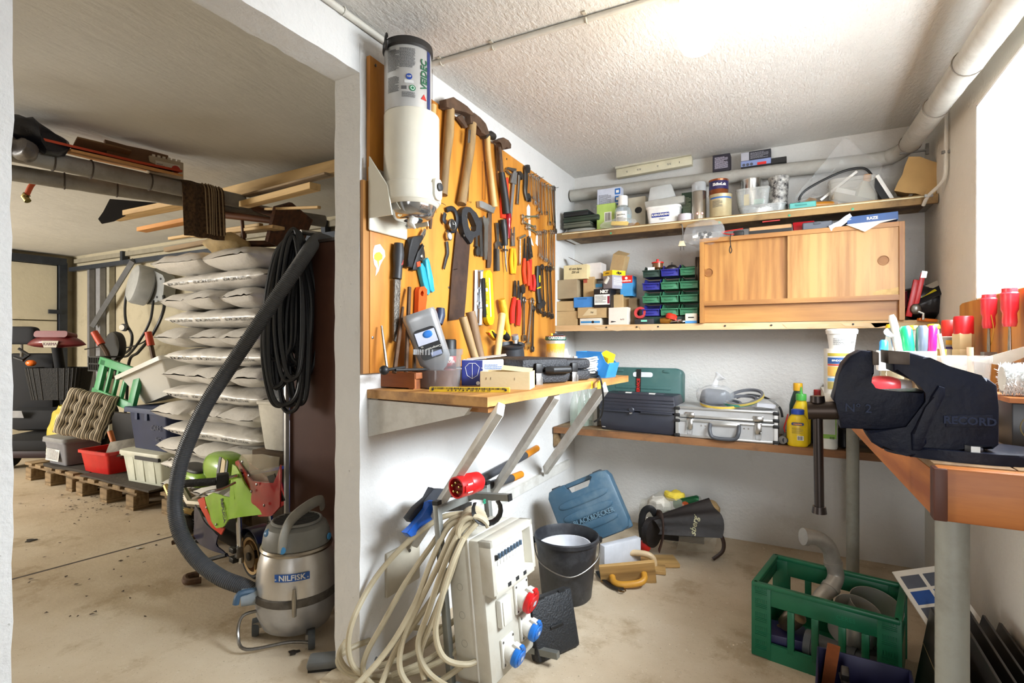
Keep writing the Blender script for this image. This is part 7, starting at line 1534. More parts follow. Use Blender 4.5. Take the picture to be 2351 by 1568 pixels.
for x in (w_*.15,w_*.82): G().box((x,-.006,h0+.018),(.05,.008,.03),bev=.004).d('latch_plate',CHR,al); G().box((x,-.008,h0-.03),(.034,.010,.06),bev=.004).d('latch',CHR,al); G().tube([(x-.014,-.014,h0-.05),(x-.012,-.016,.02),(x+.012,-.016,.02),(x+.014,-.014,h0-.05)],.002,5).d('latch_loop',CHR,al)
G().tube(spline([(w_*.36,-.008,.082),(w_*.36,-.03,.05),(w_*.39,-.034,.018),(w_*.5,-.036,.012),(w_*.61,-.034,.018),(w_*.64,-.03,.05),(w_*.64,-.008,.082)],6),.010,9).d('handle',mat('#46484c',.5),al); G().box((w_*.5,-.008,.084),(w_*.3,.012,.018),bev=.003).d('handle_plate',ALE,al)
for x in (.27,.31,.69,.73): G().lathe([(.004,0),(.004,.002),(0,.003)],8,FN((w_*x,-.001,h0-.035))).d('rivet',CHR,al)
zt = z3+h1
t = plbag('plastic_bag','knotted clear bag of grey sanding cloth on the aluminium case',(onY(1640,900,3.05).x,3.06,zt),(.19,.16,.115),12,.4,'#dfe1e2'); G().ball((0,0,.05),(.08,.065,.045),18,10,.8).wob(.012,20).d('cloth',mat('#4a4d55',.8),t); G().tube([(.0,0,.11),(.01,0,.145),(.03,.0,.17)],[.018,.012,.03],9).sub(1).wob(.006,40).d('knot',clear('#f2f2f2',.5),t)
for i,(px,r,c_,lab) in enumerate(((1655,.105,'#d0b24c','yellow edged foam tape ring lying widest on the aluminium case'),(1700,.085,'#3f8f7a','green edged foam tape ring tilted against the plastic bag'),(1710,.095,'#c9b45c','grey foam tape ring, the smaller yellow edged one'))):
    p = V((onY(px,930,3.04).x,3.04,zt+.012+.02*i)); t = T('foam_tape',lab,'tape',p,rot=(rad(10+8*i),rad(-6*i),0),group='foam tape rings'); G().lathe([(r-.012,0),(r,0),(r,.014),(r-.012,.014),(r-.012,0)],36,MX.Scale(.8,4,(0,1,0))).d('foam',mat('#6b6d72',.9),t); G().lathe([(r,.001),(r+.0012,.001),(r+.0012,.013),(r,.013),(r,.001)],36,MX.Scale(.8,4,(0,1,0))).d('tape_edge',mat(c_,.5),t)
t = plbag('plastic_bag','flat clear bag of papers lying at the end of the aluminium case',(onY(1755,930,3.06).x,3.06,zt),(.15,.13,.05),21,.35); G().box((0,0,.02),(.09,.07,.02),rot=(0,.1,.3)).d('paper',mat('#d5d6de',.7),t)
cable('black_lead','black cable curling behind the aluminium case','cable',[V((onY(x,930,3.15).x,3.17 if x < 1790 else 3.08,zt+z)) for x,z in ((1690,.04),(1720,.06),(1760,.045),(1790,.01),(1797,-.04))],.006,BLK)
# bottles by the vise
def botl(name,lab,x0,x1,y0,Y,cap,body,capf=.35,neck=.5,sh=.62,grp=None):
    X0,X1,Z0,Z1 = fr(x0,x1,y0,1000,Y,z3); r,h_ = (X1-X0)/2,Z1-Z0; t = T(name,lab,'bottle',((X0+X1)/2,Y,z3)); t['r'] = r; t['h'] = h_
    G().lathe([(0,0),(r*.92,0),(r,.01),(r,h_*sh),(r*.8,h_*(sh+.12)),(r*neck,h_*.86),(r*neck,h_*.9)],26,MX.Scale(.8,4,(0,1,0))).d('body',body,t); G().lathe([(0,h_),(r*neck*1.0,h_),(r*neck*1.1,h_*.985),(r*neck*1.1,h_*.87),(0,h_*.87)],18).d('cap',cap,t); return t
t = botl('descaler_bottle','dark green bottle with yellow cap at the back of the shelf',1812,1852,880,3.12,mat('#e0a81c',.4),mat('#21443c',.35)); 
t = botl('glue_bottle','yellow bottle with green spout behind the yellow detergent',1817,1862,905,3.06,mat('#4fb04a',.4),mat('#e3c51e',.35)); G().lathe([(.008,0),(.003,.035),(0,.035)],12,TR((0,0,t['h']))).d('spout',mat('#4fb04a',.4),t); patch(FN((.01,-t['r']*.82,t['h']*.35)),.03,.06,mat('#b9cfe0',.5),t)
t = botl('detergent_bottle','bright yellow detergent bottle with blue cap at the shelf front',1806,1857,941,2.99,mat('#2347a8',.4),mat('#e6c41a',.35),sh=.66,neck=.55)
patch(FN((0,-t['r']*.805,t['h']*.62)),.055,.014,mat('#2b3a7a',.5),t,r=.006); text('manista',.012,mat('#e0952a',.4),t,FN((0,-t['r']*.805-.001,t['h']*.62)),bold=.0006); patch(FN((.012,-t['r']*.805,t['h']*.24)),.028,.022,PAPER,t); lines(FN((.012,-t['r']*.805-.001,t['h']*.24)),.024,.018,12,INK,t,bars=True); lines(FN((0,-t['r']*.805,t['h']*.44)),.05,.03,6,mat('#a08a1a',.5),t)
t = botl('cleaner_bottle','white and green cleaner bottle beside the hanging vise bar',1882,1924,898,2.98,mat('#d8d8d4',.5),mat('#dfe0da',.4),neck=.4)
patch(FN((0,-t['r']*.8,t['h']*.4)),.06,.12,mat('#7fae3a',.5),t,'label_sticker'); patch(FN((0,-t['r']*.8-.0006,t['h']*.42)),.05,.09,mat('#b5b7b2',.5),t); lines(FN((.012,-t['r']*.8-.0014,t['h']*.2)),.02,.012,10,INK,t,bars=True); t['label'] = 'white and green cleaner bottle beside the hanging vise bar'
t = botl('dark_bottle','black bottle with red cap behind the cleaner bottle',1862,1896,895,3.1,mat('#8f1c22',.4),mat('#17181c',.3),neck=.6)
t = cylb('black_tin','squat black tin at the back by the bench leg','tin',1922,1958,985,1028,3.06,z3,PC,[mat('#17161a',.35)])
t = T('ball_valve','steel ball valve with raised red lever at the end of the case','valve',(onY(1803,1000,2.99).x,2.99,z3+.024)); G().tube([(-.012,-.02,0),(.0,.06,0)],.02,14).d('body',STL,t); G().tube([(0,-.021,0),(0,-.0,0)],.014,12).d('bore',BLK,t); G().tube([(0,.01,.03),(-.006,.0,.06),(.012,-.01,.13)],[.006,.007,.005],8,flat=.5).d('lever',RED,t); G().tube([(0,.01,.0),(0,.01,.04)],.008,8).d('stem',STL,t)
# ================================================================ bench by the window with the vise
ORW = wood('#8d4a1c','#bb7434',0,3.5,.5,9); ORWY = wood('#8d4a1c','#bb7434',1,3.5,.5,9); TOPW = wood('#6b5036','#94744e',1,4,.8,10,dirt='#a8a094')
PG = mat('#8a8a80',.5,0,.08,8,0,60,'#55463a',.35,12)
rb = T('window_bench','heavy orange-brown bench on grey tube legs along the window wall','workbench',(.22,1.184,0)); zb_ = ZBR
def rbx(Y): return .22-.04*(Y-1.184)
for k in range(3):
    f0,f1 = k/3,(k+1)/3-.006
    P = [(rbx(Y)+(WR-.004-rbx(Y))*f-.22,Y-1.184) for f,Y in ((f0,1.205),(f1,1.205),(f1,3.3),(f0,3.3))]; G().prism(P,.032,TR((0,0,zb_-.032)),bev=.002).d('top_board',TOPW,rb)
G().box((.175,.012,zb_-.05),(.35,.036,.094),bev=.004).d('front_apron',ORW,rb); a = V((.012,.03,zb_-.055)); b = V((rbx(3.3)-.22+.012,2.1,zb_-.055))
G().box((0,0,0),(.028,(b-a).length,.084),bev=.003).d('side_apron',ORWY,rb,loc=(a+b)/2,rz=atan2(.04,1)); G().box((.004,.004,zb_-.05),(.02,.03,.092),bev=.002).d('corner_block',wood('#3f1c0c','#5c2c14',2,4),rb)
for x,y in ((.04,.09),(.011,1.71)): G().lathe([(0,0),(.026,0),(.026,zb_-.03),(0,zb_-.03)],20).d('leg',PG,rb,loc=(x,y,0))
G().box((-.06,1.75,zb_-.055),(.10,.34,.09),bev=.004).d('side_ledge',mat('#c9c3b4',.8),rb)
bbd = T('back_board','upright plywood board fixed to the wall behind the bench','board',(WR-.026,1.9,zb_)); G().prism([(-.65,0),(.655,0),(.655,.355),(.62,.362),(-.65,.37)],.022,frame((0,0,0),(0,1,0),(1,0,0)),bev=.002).d('panel',PLY,bbd)
# vise, outlines taken on the vertical plane of its near side
VY = 1.245; VM = mat('#0b1022',.5,0,.25,8,.15,60,'#20180f',.5,9,spec=.2); VI = mat('#4b4138',.5,.6,.2,20,0,60,'#2b2019',.5)
zv = lambda x,y: onY(1800+x/3.074,740+y/3.074,VY); vo = zv(1250,920)
vs = T('bench_vise','dark blue cast iron bench vise bolted to the bench corner','vise',(vo.x,VY,ZBR)); Fv = FN((0,0,0))
def vp(name,P,y0,th,m,bev=.004): 
    Q = [zv(*q) for q in P]; G().prism([(q.x-vo.x,q.z-ZBR) for q in Q],th,frame((0,y0+th,0),(1,0,0),(0,-1,0)),bev=bev).d(name,m,vs)
vp('moving_jaw',[(470,235),(545,197),(640,207),(640,365),(608,392),(604,432),(640,478),(720,497),(1000,490),(1000,560),(900,750),(840,772),(400,752),(388,592),(345,550),(365,480),(385,380),(415,300)],.008,.082,VM)
vp('jaw_plate',[(625,200),(672,214),(672,302),(628,302)],.002,.094,VI,.001)
vp('fixed_jaw',[(765,205),(885,210),(1000,240),(1008,266),(1170,310),(1390,398),(1440,395),(1508,445),(1515,600),(1522,868),(1480,900),(1010,895),(1000,955),(895,955),(880,925),(690,893),(620,850),(570,765),(880,760),(1000,560),(1030,500),(985,440),(775,345)],.0,.10,VM,.006)
vp('jaw_plate',[(732,197),(885,210),(885,300),(735,292)],-.004,.104,VI,.001)
vp('rib',[(1085,445),(1130,460),(1130,520),(1050,660),(990,770),(1000,850),(960,900),(900,900),(895,780),(1010,600),(1035,520)],-.010,.012,VM,.004)
vp('name_panel',[(1140,655),(1470,655),(1470,738),(1140,738)],-.003,.004,VM,.001)
q = zv(1305,697); text('RECORD',.019,mat('#232b42',.6,spec=.2),vs,FN((q.x-vo.x,-.004,q.z-ZBR)),ext=.0012,bold=.0006); q = zv(525,610); text('Nº 2',.024,mat('#2a3248',.6,spec=.2),vs,FN((q.x-vo.x,.006,q.z-ZBR)),ext=.0012)
a,b = zv(170,642),zv(400,642)
G().tube([V((a.x-vo.x,.05,a.z-ZBR)),V((b.x-vo.x,.05,b.z-ZBR))],.019,20).d('screw_boss',mat('#3a2f28',.45,.6),vs)
k0,k1 = zv(243,560),zv(256,1360); X = lambda p: V((p.x-vo.x,.05,p.z-ZBR))
G().tube([X(k0),X(k1)],.0095,12).d('tommy_bar',mat('#2e2724',.4,.7),vs); G().tube([X(zv(241,535)),X(zv(243,580))],[.0135,.0145],14).d('bar_knob',mat('#2e2724',.4,.7),vs); G().tube([X(zv(255,1345)),X(zv(256,1395))],[.0125,.0145],14).d('bar_knob',mat('#2e2724',.4,.7),vs)
G().prism([(.13*cos(a_)*1.0+.0,.075*sin(a_)) for a_ in [2*pi*i/28 for i in range(28)]],.02,TR((.02,.055,.0)),bev=.005).d('base_plate',VM,vs)
bq = zv(1335,868); G().lathe([(.013,0),(.013,.011),(0,.011)],6,TR((bq.x-vo.x,-.004+.0,.02))).d('bolt',CHR,vs)
# things on the bench
zr = ZBR+.05
G().box((0,0,.025),(.34,.66,.05),bev=.003).d('bench_riser',OLDWY,loc=(.345,2.09,ZBR),label='low wooden riser on the bench under the bottles',cat='riser')
p = onZ(1928,905,ZBR); t = T('paint_tin','printed wood stain tin at the far end of the bench','tin',(p.x,p.y+.05,ZBR)); r = .056; hh = .19
G().lathe([(0,0),(r,0),(r,hh),(r*.93,hh),(r*.93,hh-.006),(0,hh-.006)],28).d('body',mat('#d9d6cc',.35,.2),t); Mc = lambda z: TR((0,0,z)) @ frame((0,0,0),(.99,-.1,0),(-.1,-.99,0))
for z,h_,c_ in ((.165,.012,'#a89434'),(.14,.026,'#274a7c'),(.122,.006,'#b5382c'),(.095,.04,'#d3a24e'),(.06,.012,'#6fa0c4'),(.035,.03,'#a89858')): patch(Mc(z),.085,h_,mat(c_,.5),t,'printed_band',wrap=r+.0006)
text('BINDOLIE',.011,PAPER,t,Mc(.14),wrap=r+.0022,align='CENTER')
t = T('white_tub','white lidded plastic tub standing on the wood stain tin','tub',(p.x+.01,p.y+.05,ZBR+hh)); G().lathe([(0,0),(.046,0),(.054,.06),(.058,.062),(.060,.078),(.056,.083),(0,.083)],30).d('tub',WHT,t); lines(TR((0,0,.03)) @ Mc(0),.06,.03,7,INKG,t,wrap=.051); lines(TR((.0,0,.03)) @ frame((0,0,0),(.7,-.7,0),(.7,-.7,0)) if 0 else TR((.036,-.034,.032)) @ FN((0,0,0),(.7,-.7,0)),.014,.022,8,INK,t,bars=True)
for i,px in enumerate((2048,2096,2143)):
    q = onD(px,784,1.62 if i != 1 else 1.75); t = T('soda_bottle',['clear soda bottle with yellow cap beside the mirror tool','clear soda bottle with yellow cap behind the marker pens','clear soda bottle with yellow cap next to the spray cans'][i],'bottle',(q.x,q.y,zr),group='yellow capped bottles on the bench')
    G().lathe([(0,.002),(.029,.002),(.030,.01),(.030,.07),(.027,.11),(.0155,.19),(.014,.205),(.015,.212)],24).d('glass',clear('#d9d6c4',.16,.04),t); G().lathe([(0,.004),(.027,.004),(.028,.07),(.0225,.135),(0,.135)],22).d('drink',clear('#a08a55',.55,.1),t); G().lathe([(0,.224),(.014,.223),(.0165,.218),(.017,.210),(.0155,.209)],21).d('crown_cap',mat('#d9b41f',.35),t)
wbx = T('tool_box','white open box of pens and small screwdrivers on the bench','box',(.205,1.80,zr+.088),rad(-4)); wW = .135
G().box((0,0,.043),(.05,.085,.086),bev=.002).d('wood_block',OLDWY,loc=(.312,1.84,zr),label='wooden block propping up the white pen box',cat='wood block')
for q,d_ in (((wW/2,0,.028),(wW,.004,.055)),((wW/2,.09,.028),(wW,.004,.055)),((0,.045,.028),(.004,.09,.055)),((wW,.045,.028),(.004,.09,.055)),((wW/2,.045,.003),(wW,.09,.004))): G().box(q,d_).d('side_panel',WHT,wbx)
def pen(lab,x,h_,r,c_,tilt,name='screwdriver',cat='screwdriver',prof=None):
    t = T(name,lab,cat,(.205+x,1.85,zr+.094),rot=(0,tilt,0)); h_ = h_-.084; G().lathe([(0,0),(.003,0),(.003,h_*.22),(r*.7,h_*.26),(r,h_*.5),(r,h_*.92),(r*.6,h_),(0,h_)],14).d('handle',mat(c_,.25),t)
pen('screwdriver with translucent green handle in the white box',.082,.205,.016,'#1fa465',-.12); pen('screwdriver with grey rubber handle in the white box',.105,.205,.015,'#5d6672',.02); pen('screwdriver with pink handle in the white box',.125,.205,.012,'#d81e6a',.04)
pen('thick white marker pen in the white box',.07,.24,.010,'#dcd9cc',-.22,'marker_pen','pen'); pen('small blue tweezers at the end of the white box',.018,.165,.011,'#3a9ad4',0,'tweezers','tweezers')
t = T('inspection_mirror','small oval inspection mirror on a chrome stem in the white box','mirror',(.205+.05,1.85,zr+.092),rot=(0,-.15,0)); G().tube([(0,0,0),(0,0,.09)],.003,8).d('stem',CHR,t); G().lathe([(0,0),(.014,0),(.014,.003),(0,.003)],20,FN((0,0,.105),(.3,-1,.5)) @ MX.Scale(1.3,4,(1,0,0))).d('mirror_glass',mat('#c3c7cc',.1,.9),t)
for i,(px,r,c_,cp,lab) in enumerate(((2180,.026,'#d6cfc4','#cf2a20','white spray can with red cap and yellow band beside the cream one'),(2212,.030,'#d3b98a','#c4161e','cream spray can with red cap and ZIP lettering'))):
    q = onD(px,784,1.85-.08*i); t = T('spray_can',lab,'spray can',(q.x,q.y,zr)); h_ = .185+.01*i
    G().lathe([(0,0),(r,0),(r,h_*(1 if i == 0 else .72)),(r*.93,h_*(1 if i == 0 else .74)),(r,h_*.78),(r,h_),(r*.8,h_+.006)],24 if i == 0 else 6).d('body',mat(c_,.4),t); G().lathe([(r*.9,h_),(r*.9,h_+.055),(r*.8,h_+.06),(0,h_+.06)],22).d('cap',mat(cp,.4),t)
    Mq = lambda z: TR((0,0,z)) @ frame((0,0,0),(.93,.35,0),(.35,-.93,0))
    if i == 0: patch(Mq(h_*.9),.05,.016,mat('#d9a02c',.5),t,'printed_band',wrap=r+.0004); patch(Mq(h_*.8),.05,.008,mat('#3a2c6b',.5),t,'printed_band',wrap=r+.0004)
    else: text('ZIP',.022,mat('#c4281c',.4),t,Mq(h_*.5) @ TR((0,0,r*.98)),bold=.0012); text('WAX',.016,mat('#2c6b4a',.4),t,Mq(h_*.36) @ TR((0,0,r*.98)),bold=.0006); text('KEMA',.008,INK,t,Mq(h_*.64) @ TR((0,0,r*.98)))
t = tubb('clear_box','clear lidless box of brushes and sticks behind the vise',2130,2286,818,950,1.70,zr,clear('#e2e0da',.25,.12),.09,cat='box')
for q,e_,r_,c_ in (((-.01,0,.02),(-.035,0,.19),.005,'#d8bfa4'),((.03,0,.03),(.028,0,.155),.007,'#c7a888'),((-.03,.02,.02),(-.025,.02,.15),.010,'#9c7428')): G().tube([q,e_],r_,10).d('stick',mat(c_,.5),t)
G().prism([(0,0),(.12,.045),(.16,.055),(.15,.04),(.06,-.01)],.012,FN((.03,.0,.12))).d('wrapped_brush',clear('#c9bfae',.7,.2),t); G().box((.02,0,.03),(.11,.06,.03),bev=.006).d('content_piece',mat('#b58a5c',.7),t); patch(FN((-.05,-.0435,.1)),.03,.03,mat('#b5a08c',.6),t)
ob = T('oil_box','black box with round oil emblem under the fluffy roller','box',(.40,1.44,ZBR)); G().box((.07,.08,.047),(.16,.16,.094),bev=.003).d('box',mat('#16161a',.4),ob); G().box((.07,.08,.099),(.17,.17,.01)).d('wood_lid',ORW,ob); disc(FN((.03,-.0005,.045)),.028,mat('#6b5c2a',.5),ob,r2=.026); text('OIL',.018,mat('#a8a59c',.5),ob,FN((.03,-.001,.05)),shear=.3,bold=.0006)
t = T('paint_roller','fluffy white lambskin paint roller lying on the oil box','roller',(.42,1.50,ZBR+.104+.036),0)
g = G(); rnd = random.Random(4)
for i in range(2600):
    x,a_ = rnd.uniform(-.03,.13),rnd.uniform(0,6.28); c_,s_ = cos(a_),sin(a_); p0 = V((x,.026*c_,.026*s_)); dd = V((rnd.gauss(0,.35),c_+rnd.gauss(0,.3),s_+rnd.gauss(0,.3))).normalized()*rnd.uniform(.007,.013); w_ = V((.0016,0,0)); g.face(g.ring([p0-w_,p0+w_,p0+dd]))
G().tube([(-.03,0,0),(.13,0,0)],.0265,18).d('core',mat('#d5d6d2',.9),t); f = g.d('fleece',mat('#dfe0de',.95),t,kind='stuff',ang=0)
for i,(px,y0,y1,y2) in enumerate(((2270,676,754,835),(2318,662,750,870))):
    A,B,C = onX(px,y0,WR-.055),onX(px,y1,WR-.055),onX(px-1,y2,WR-.05); t = T('red_chisel',['chisel with red plastic handle and rubber band hung on the board','chisel with chipped red plastic handle nearest the window'][i],'chisel',B,group='chisels on the back board'); L_ = A.z-B.z
    G().lathe([(0,0),(.0135,0),(.0165,.012),(.015,L_*.35),(.019,L_*.45),(.0195,L_*.8),(.0205,L_*.86),(.017,L_*.9),(.017,L_),(0,L_)],18).d('handle',mat('#c8222c',.3,0,.06,10,0,60,'#8f8a80',.3 if i else .05),t); G().tube([(0,0,.002),(0,0,-(B.z-C.z)*.5),(0,0,-(B.z-C.z))],[.006,.009,.009],8,flat=.45,up=(1,0,0)).d('blade',STL,t)
    if i == 0: G().tube(spline([(.0,-.012,.05),(.006,-.02,.0),(.004,-.006,-.045),(.004,.012,-.04),(.006,.004,.04)],5),.003,7,flat=.4).d('rubber_band',mat('#b8862c',.6),t)
    G().box((0,0,-(B.z-C.z)*.72),(.03,.04,.012)).d('tool_clip',STL,t)
t = T('heat_gun','red plastic hot air tool lying behind the vise jaws','heat gun',(.222,1.85,zr+.036)); t.scale = (.84,)*3; G().ball((0,0,0),(.06,.045,.042),22,14,.85).d('housing',mat('#d8434a',.3),t); G().lathe([(0,0),(.026,0),(.026,.006),(0,.007)],20,FN((-.045,-.028,-.004),(-.75,-.65,0))).d('end_vent',DKG,t); G().tube([(.04,0,0),(.11,.01,-.005)],[.034,.026],14).d('nozzle',mat('#b9bcc4',.4),t)
t = T('plastic_cover','white plastic lid lying in front of the red hot air tool','lid',(.262,1.785,zr)); t.scale = (.6,.7,.8); G().prism(rr(.12,.05,.02),.022,bev=.004).d('lid',WHT,t)
t = T('paper_tube','white tube with barcode behind the vise jaws','tube',onZ(2050,890,ZBR)+V((.02,.05,.04))); G().tube([(-.06,0,.03),(.06,.02,.02)],.033,18).d('tube',PAPER,t); lines(FN((.03,-.03,.03)),.03,.02,10,INK,t,bars=True)
G().prism([(-.07,0),(.0,.012),(.07,-.012),(.0,-.006)],.003).d('feeler_leaf',mat('#8a8a2c',.4),loc=onZ(2060,880,ZBR)+V((.02,0,.06)),rot=(rad(80),0,0),label='olive pointed blade lying behind the vise',cat='blade')
# ================================================================ floor, right side: crate, tote, boards
gm2 = mat('#176645',.4,0,.1,6); cO = V((-.14,2.124,0)); cA = atan2(-.082,.43)
cr = T('beer_crate','dark green bottle crate full of pipe fittings on the floor','crate',cO,cA); cw,cdp,chh = .437,.327,.27
for x in (.028,cw-.028):
    for y,s in ((.006,-1),(cdp-.006,1)):
        G().box((x,y,chh/2),(.066,.012,chh-.004),bev=.003).d('corner_panel',gm2,cr)
        if s < 0:
            for k in range(5):
                for j in range(3): G().box((x,-.001,.032+.05*k+.006*j),(.04,.003,.002)).d('grip_rib',gm2,cr)
                for j in range(6): G().box((x-.018+.0072*j,-.001,.056+.05*k),(.002,.003,.013)).d('grip_rib',gm2,cr)
for y in (.008,cdp-.008):
    G().box((cw/2,y,.225),(cw-.1,.012,.06),bev=.002).d('top_rail',gm2,cr); G().box((cw/2,y,.262),(cw,.022,.016),bev=.004).d('rim',gm2,cr); G().box((cw/2,y,.03),(cw-.1,.012,.06)).d('bottom_rail',gm2,cr)
    for x in (.125,.20,.28,.345): G().box((x,y,.12),(.022,.014,.15),bev=.002).d('slat',gm2,cr)
for x in (.006,cw-.006):
    G().box((x,cdp/2,.225),(.012,cdp-.02,.04),bev=.002).d('side_rail',gm2,cr); G().box((x,cdp/2,.262),(.022,cdp,.016),bev=.004).d('rim',gm2,cr); G().box((x,cdp/2,.07),(.012,cdp-.02,.14)).d('side_panel',gm2,cr)
G().box((cw/2,cdp/2,.008),(cw-.02,cdp-.02,.012)).d('bottom',gm2,cr)
for y in (.1,.225): text('CERES',.02,mat('#1b7350',.4),cr,FN((.29,.0015,.225))) if y < .2 else None
C2 = TR(cO) @ RO(cA,4,'Z'); cl_ = lambda x,y,z: C2 @ V((x,y,z))
el = T('pipe_elbow','dull galvanised pipe elbows joined into an S, rising from the crate','pipe',cl_(.20,.18,.02)); E0 = el.location
P = [onD(1846,1232,1.95),onD(1878,1236,1.95),onD(1903,1258,1.96),onD(1912,1290,1.97),onD(1919,1322,1.97),onD(1908,1348,1.95),onD(1886,1370,1.93),onD(1868,1400,1.92)]
GAL = mat('#a8a39a',.42,.5,.12,10,0,60,'#6b5a44',.4)
G().tube([q-E0 for q in spline(P,6)],.0275,18).d('elbow_run',GAL,el)
for i in (0,3,5):
    d = (P[min(i+1,7)]-P[max(i-1,0)]).normalized(); G().tube([P[i]-E0-d*.004,P[i]-E0+d*.012],.0315,18).d('bead',GAL,el)
G().tube([P[0]-E0-(P[1]-P[0]).normalized()*.002,P[0]-E0],.024,16).d('bore',BLK,el)
INX = mat('#d2cec6',.28,.6,.06)
for i,(x,y,z,r,lab) in enumerate(((.335,.225,.12,.082,'wide polished steel pipe ring at the back of the crate'),(.29,.135,.12,.072,'smaller polished steel pipe ring at the front of the crate'))):
    t = T('steel_ring',lab,'ring',cl_(x,y,z),rot=(rad(18),rad(10),0),group='steel rings in the crate'); G().lathe([(r,0),(r,.11),(r-.002,.11),(r-.002,0),(r,0)],40).d('sleeve',INX,t)
PVC = mat('#5c5f62',.4)
for i,(a,b,r,lab) in enumerate((((.16,.07,.075),(.30,.06,.07),.04,'grey plastic drain pipe socket lying in the crate'),((.30,.06,.062),(.39,.045,.06),.046,'grey drain pipe end with open mouth in the crate'),((.36,.13,.06),(.36,.045,.06),.04,'short grey drain pipe facing the slats'))):
    t = T('drain_pipe',lab,'pipe',cl_(*a),group='drain pipes in the crate'); d = cl_(*b)-cl_(*a); G().tube([d*0,d],r,20).d('pipe',PVC,t); G().tube([d,d*1.01],[r*.85,r*.85],18).d('bore',BLK,t); G().tube([d*.0,d*.16],r*1.12,20).d('collar',PVC,t)
t = T('brass_valve','worn brass and chrome valve body lying in the crate','valve',cl_(.09,.10,.10),rot=(.3,.6,0)); G().lathe([(0,-.07),(.018,-.07),(.02,-.04),(.014,-.02),(.03,0),(.034,.03),(.034,.07),(.026,.075),(0,.075)],18).d('body',mat('#9a8468',.3,.85),t); G().tube([(0,0,-.02),(.04,0,-.02)],.012,10).d('branch',STL,t)
t = T('parts_tray','dark blue tray standing inside the crate','tray',cl_(.09,.09,.015)); G().box((0,0,.035),(.13,.12,.07),bev=.004).d('tray',mat('#1d1c4a',.45),t)
# blue tote
bt = T('tool_tote','dark blue open tote of old tools in front of the crate','tote',(.045,1.60,0),rad(-3)); NB = mat('#17163f',.45)
for q,d_ in (((.115,.30,.10),(.23,.006,.20)),((.115,0,.10),(.23,.006,.20)),((0,.15,.10),(.006,.30,.20)),((.23,.15,.10),(.006,.30,.20)),((.115,.15,.004),(.23,.30,.008))): G().box(q,d_,bev=.001).d('side_panel',NB,bt)
G().box((.0,0,0),(.032,.006,.26),rot=(.25,.1,0)).d('rusty_plate',mat('#8a4a22',.8,.3,.2,20,.2),loc=(.085,1.84,.135),label='rusty steel plate sticking up from the blue tote',cat='plate')
t = T('wood_rasp','rasp with dark toothed blade leaning in the blue tote','rasp',(.17,1.70,.03)); G().tube([(0,0,0),(-.05,.12,.15)],.012,8,flat=.6).d('blade',mat('#3c3732',.6,.5,.3,60,.5,100),t); G().box((-.045,.11,.15),(.02,.03,.05),rot=(.6,0,0),bev=.004).d('grip',DST,t)
t = T('hammer_haft','yellowish wooden hammer handle leaning in the blue tote','handle',(.225,1.66,.06)); G().tube([(0,0,0),(-.05,.12,.10)],[.014,.016],12).d('shaft',mat('#b58a3c',.45),t)
# leaning laminate boards and leaflets
LAM = mat('#1d1a18',.35,0,.3,20,0,60,'#4a4038',.4,3)
for i in range(6):
    x = .335+.034*i; L_ = .62-.05*(i % 3); h_ = .30+.012*((i*3) % 4); y = 1.50+.05*(i % 3); t = T('laminate_board',f'dark laminate board, {ordn[i]} of the pack leaning under the bench','board',(x,y,.004),rot=(0,rad(9+1.5*i),0),group='laminate boards under the bench'); G().box((0,L_/2,h_/2),(.008,L_,h_),bev=.001,seg=1).d('board',LAM,t)
    G().box((-.0045,L_/2,h_*.6),(.0008,L_,.0018)).d('score_line',mat('#8a7a54',.5),t)
p = onD(2112,1352,1.95)
t = T('leaflet','blue and white printed leaflet lying behind the crate','leaflet',V((.41,2.22,.30)),rot=(rad(35),rad(-12),rad(20))); G().box((0,0,0),(.16,.20,.004)).d('sheet',PAPER,t)
for a in (-1,1):
    for b in (-1,0,1): G().box((a*.036,b*.056,.0025),(.06,.045,.001)).d('picture',mat('#5c626e' if b else '#2d559c',.5),t)
t = T('leaflet','white instruction leaflet propped against the wall under the window','leaflet',(WR-.045,1.62,.02),rot=(0,rad(6),rad(3))); G().box((0,.12,.17),(.004,.24,.34)).d('sheet',PAPER,t); G().box((-.003,.19,.27),(.001,.06,.05)).d('picture',mat('#2f5ca8',.5),t); lines(FN((-.0026,.10,.15),(-1,0,0)),.16,.2,12,mat('#9a9aa2',.6),t)
# ================================================================ floor, partition side: power distributor and cable
DB = mat('#c9c5b8',.45,0,.05,6,0,60,'#a08a66',.3,7); DBF = mat('#d6d3c9',.4,0,.04)
dO = V((-.98,1.437,.045)); LEAN = rad(-6)
db = T('power_distributor','grey-white portable power distributor box with coloured sockets on a frame','distributor',dO,rot=(0,LEAN,rad(-3)))
W_,H_,D_ = .27,.455,.165      # along y, z, x
G().box((.045,W_/2,H_/2),(.09,W_,H_),bev=.012).d('rear_shell',DB,db); G().box((.115,W_/2,H_/2),(.055,W_,H_),bev=.008).d('front_shell',DB,db); G().box((.091,W_/2,H_/2),(.008,W_+.004,H_+.004),bev=.003).d('seam_gasket',mat('#dedcd4',.5),db)
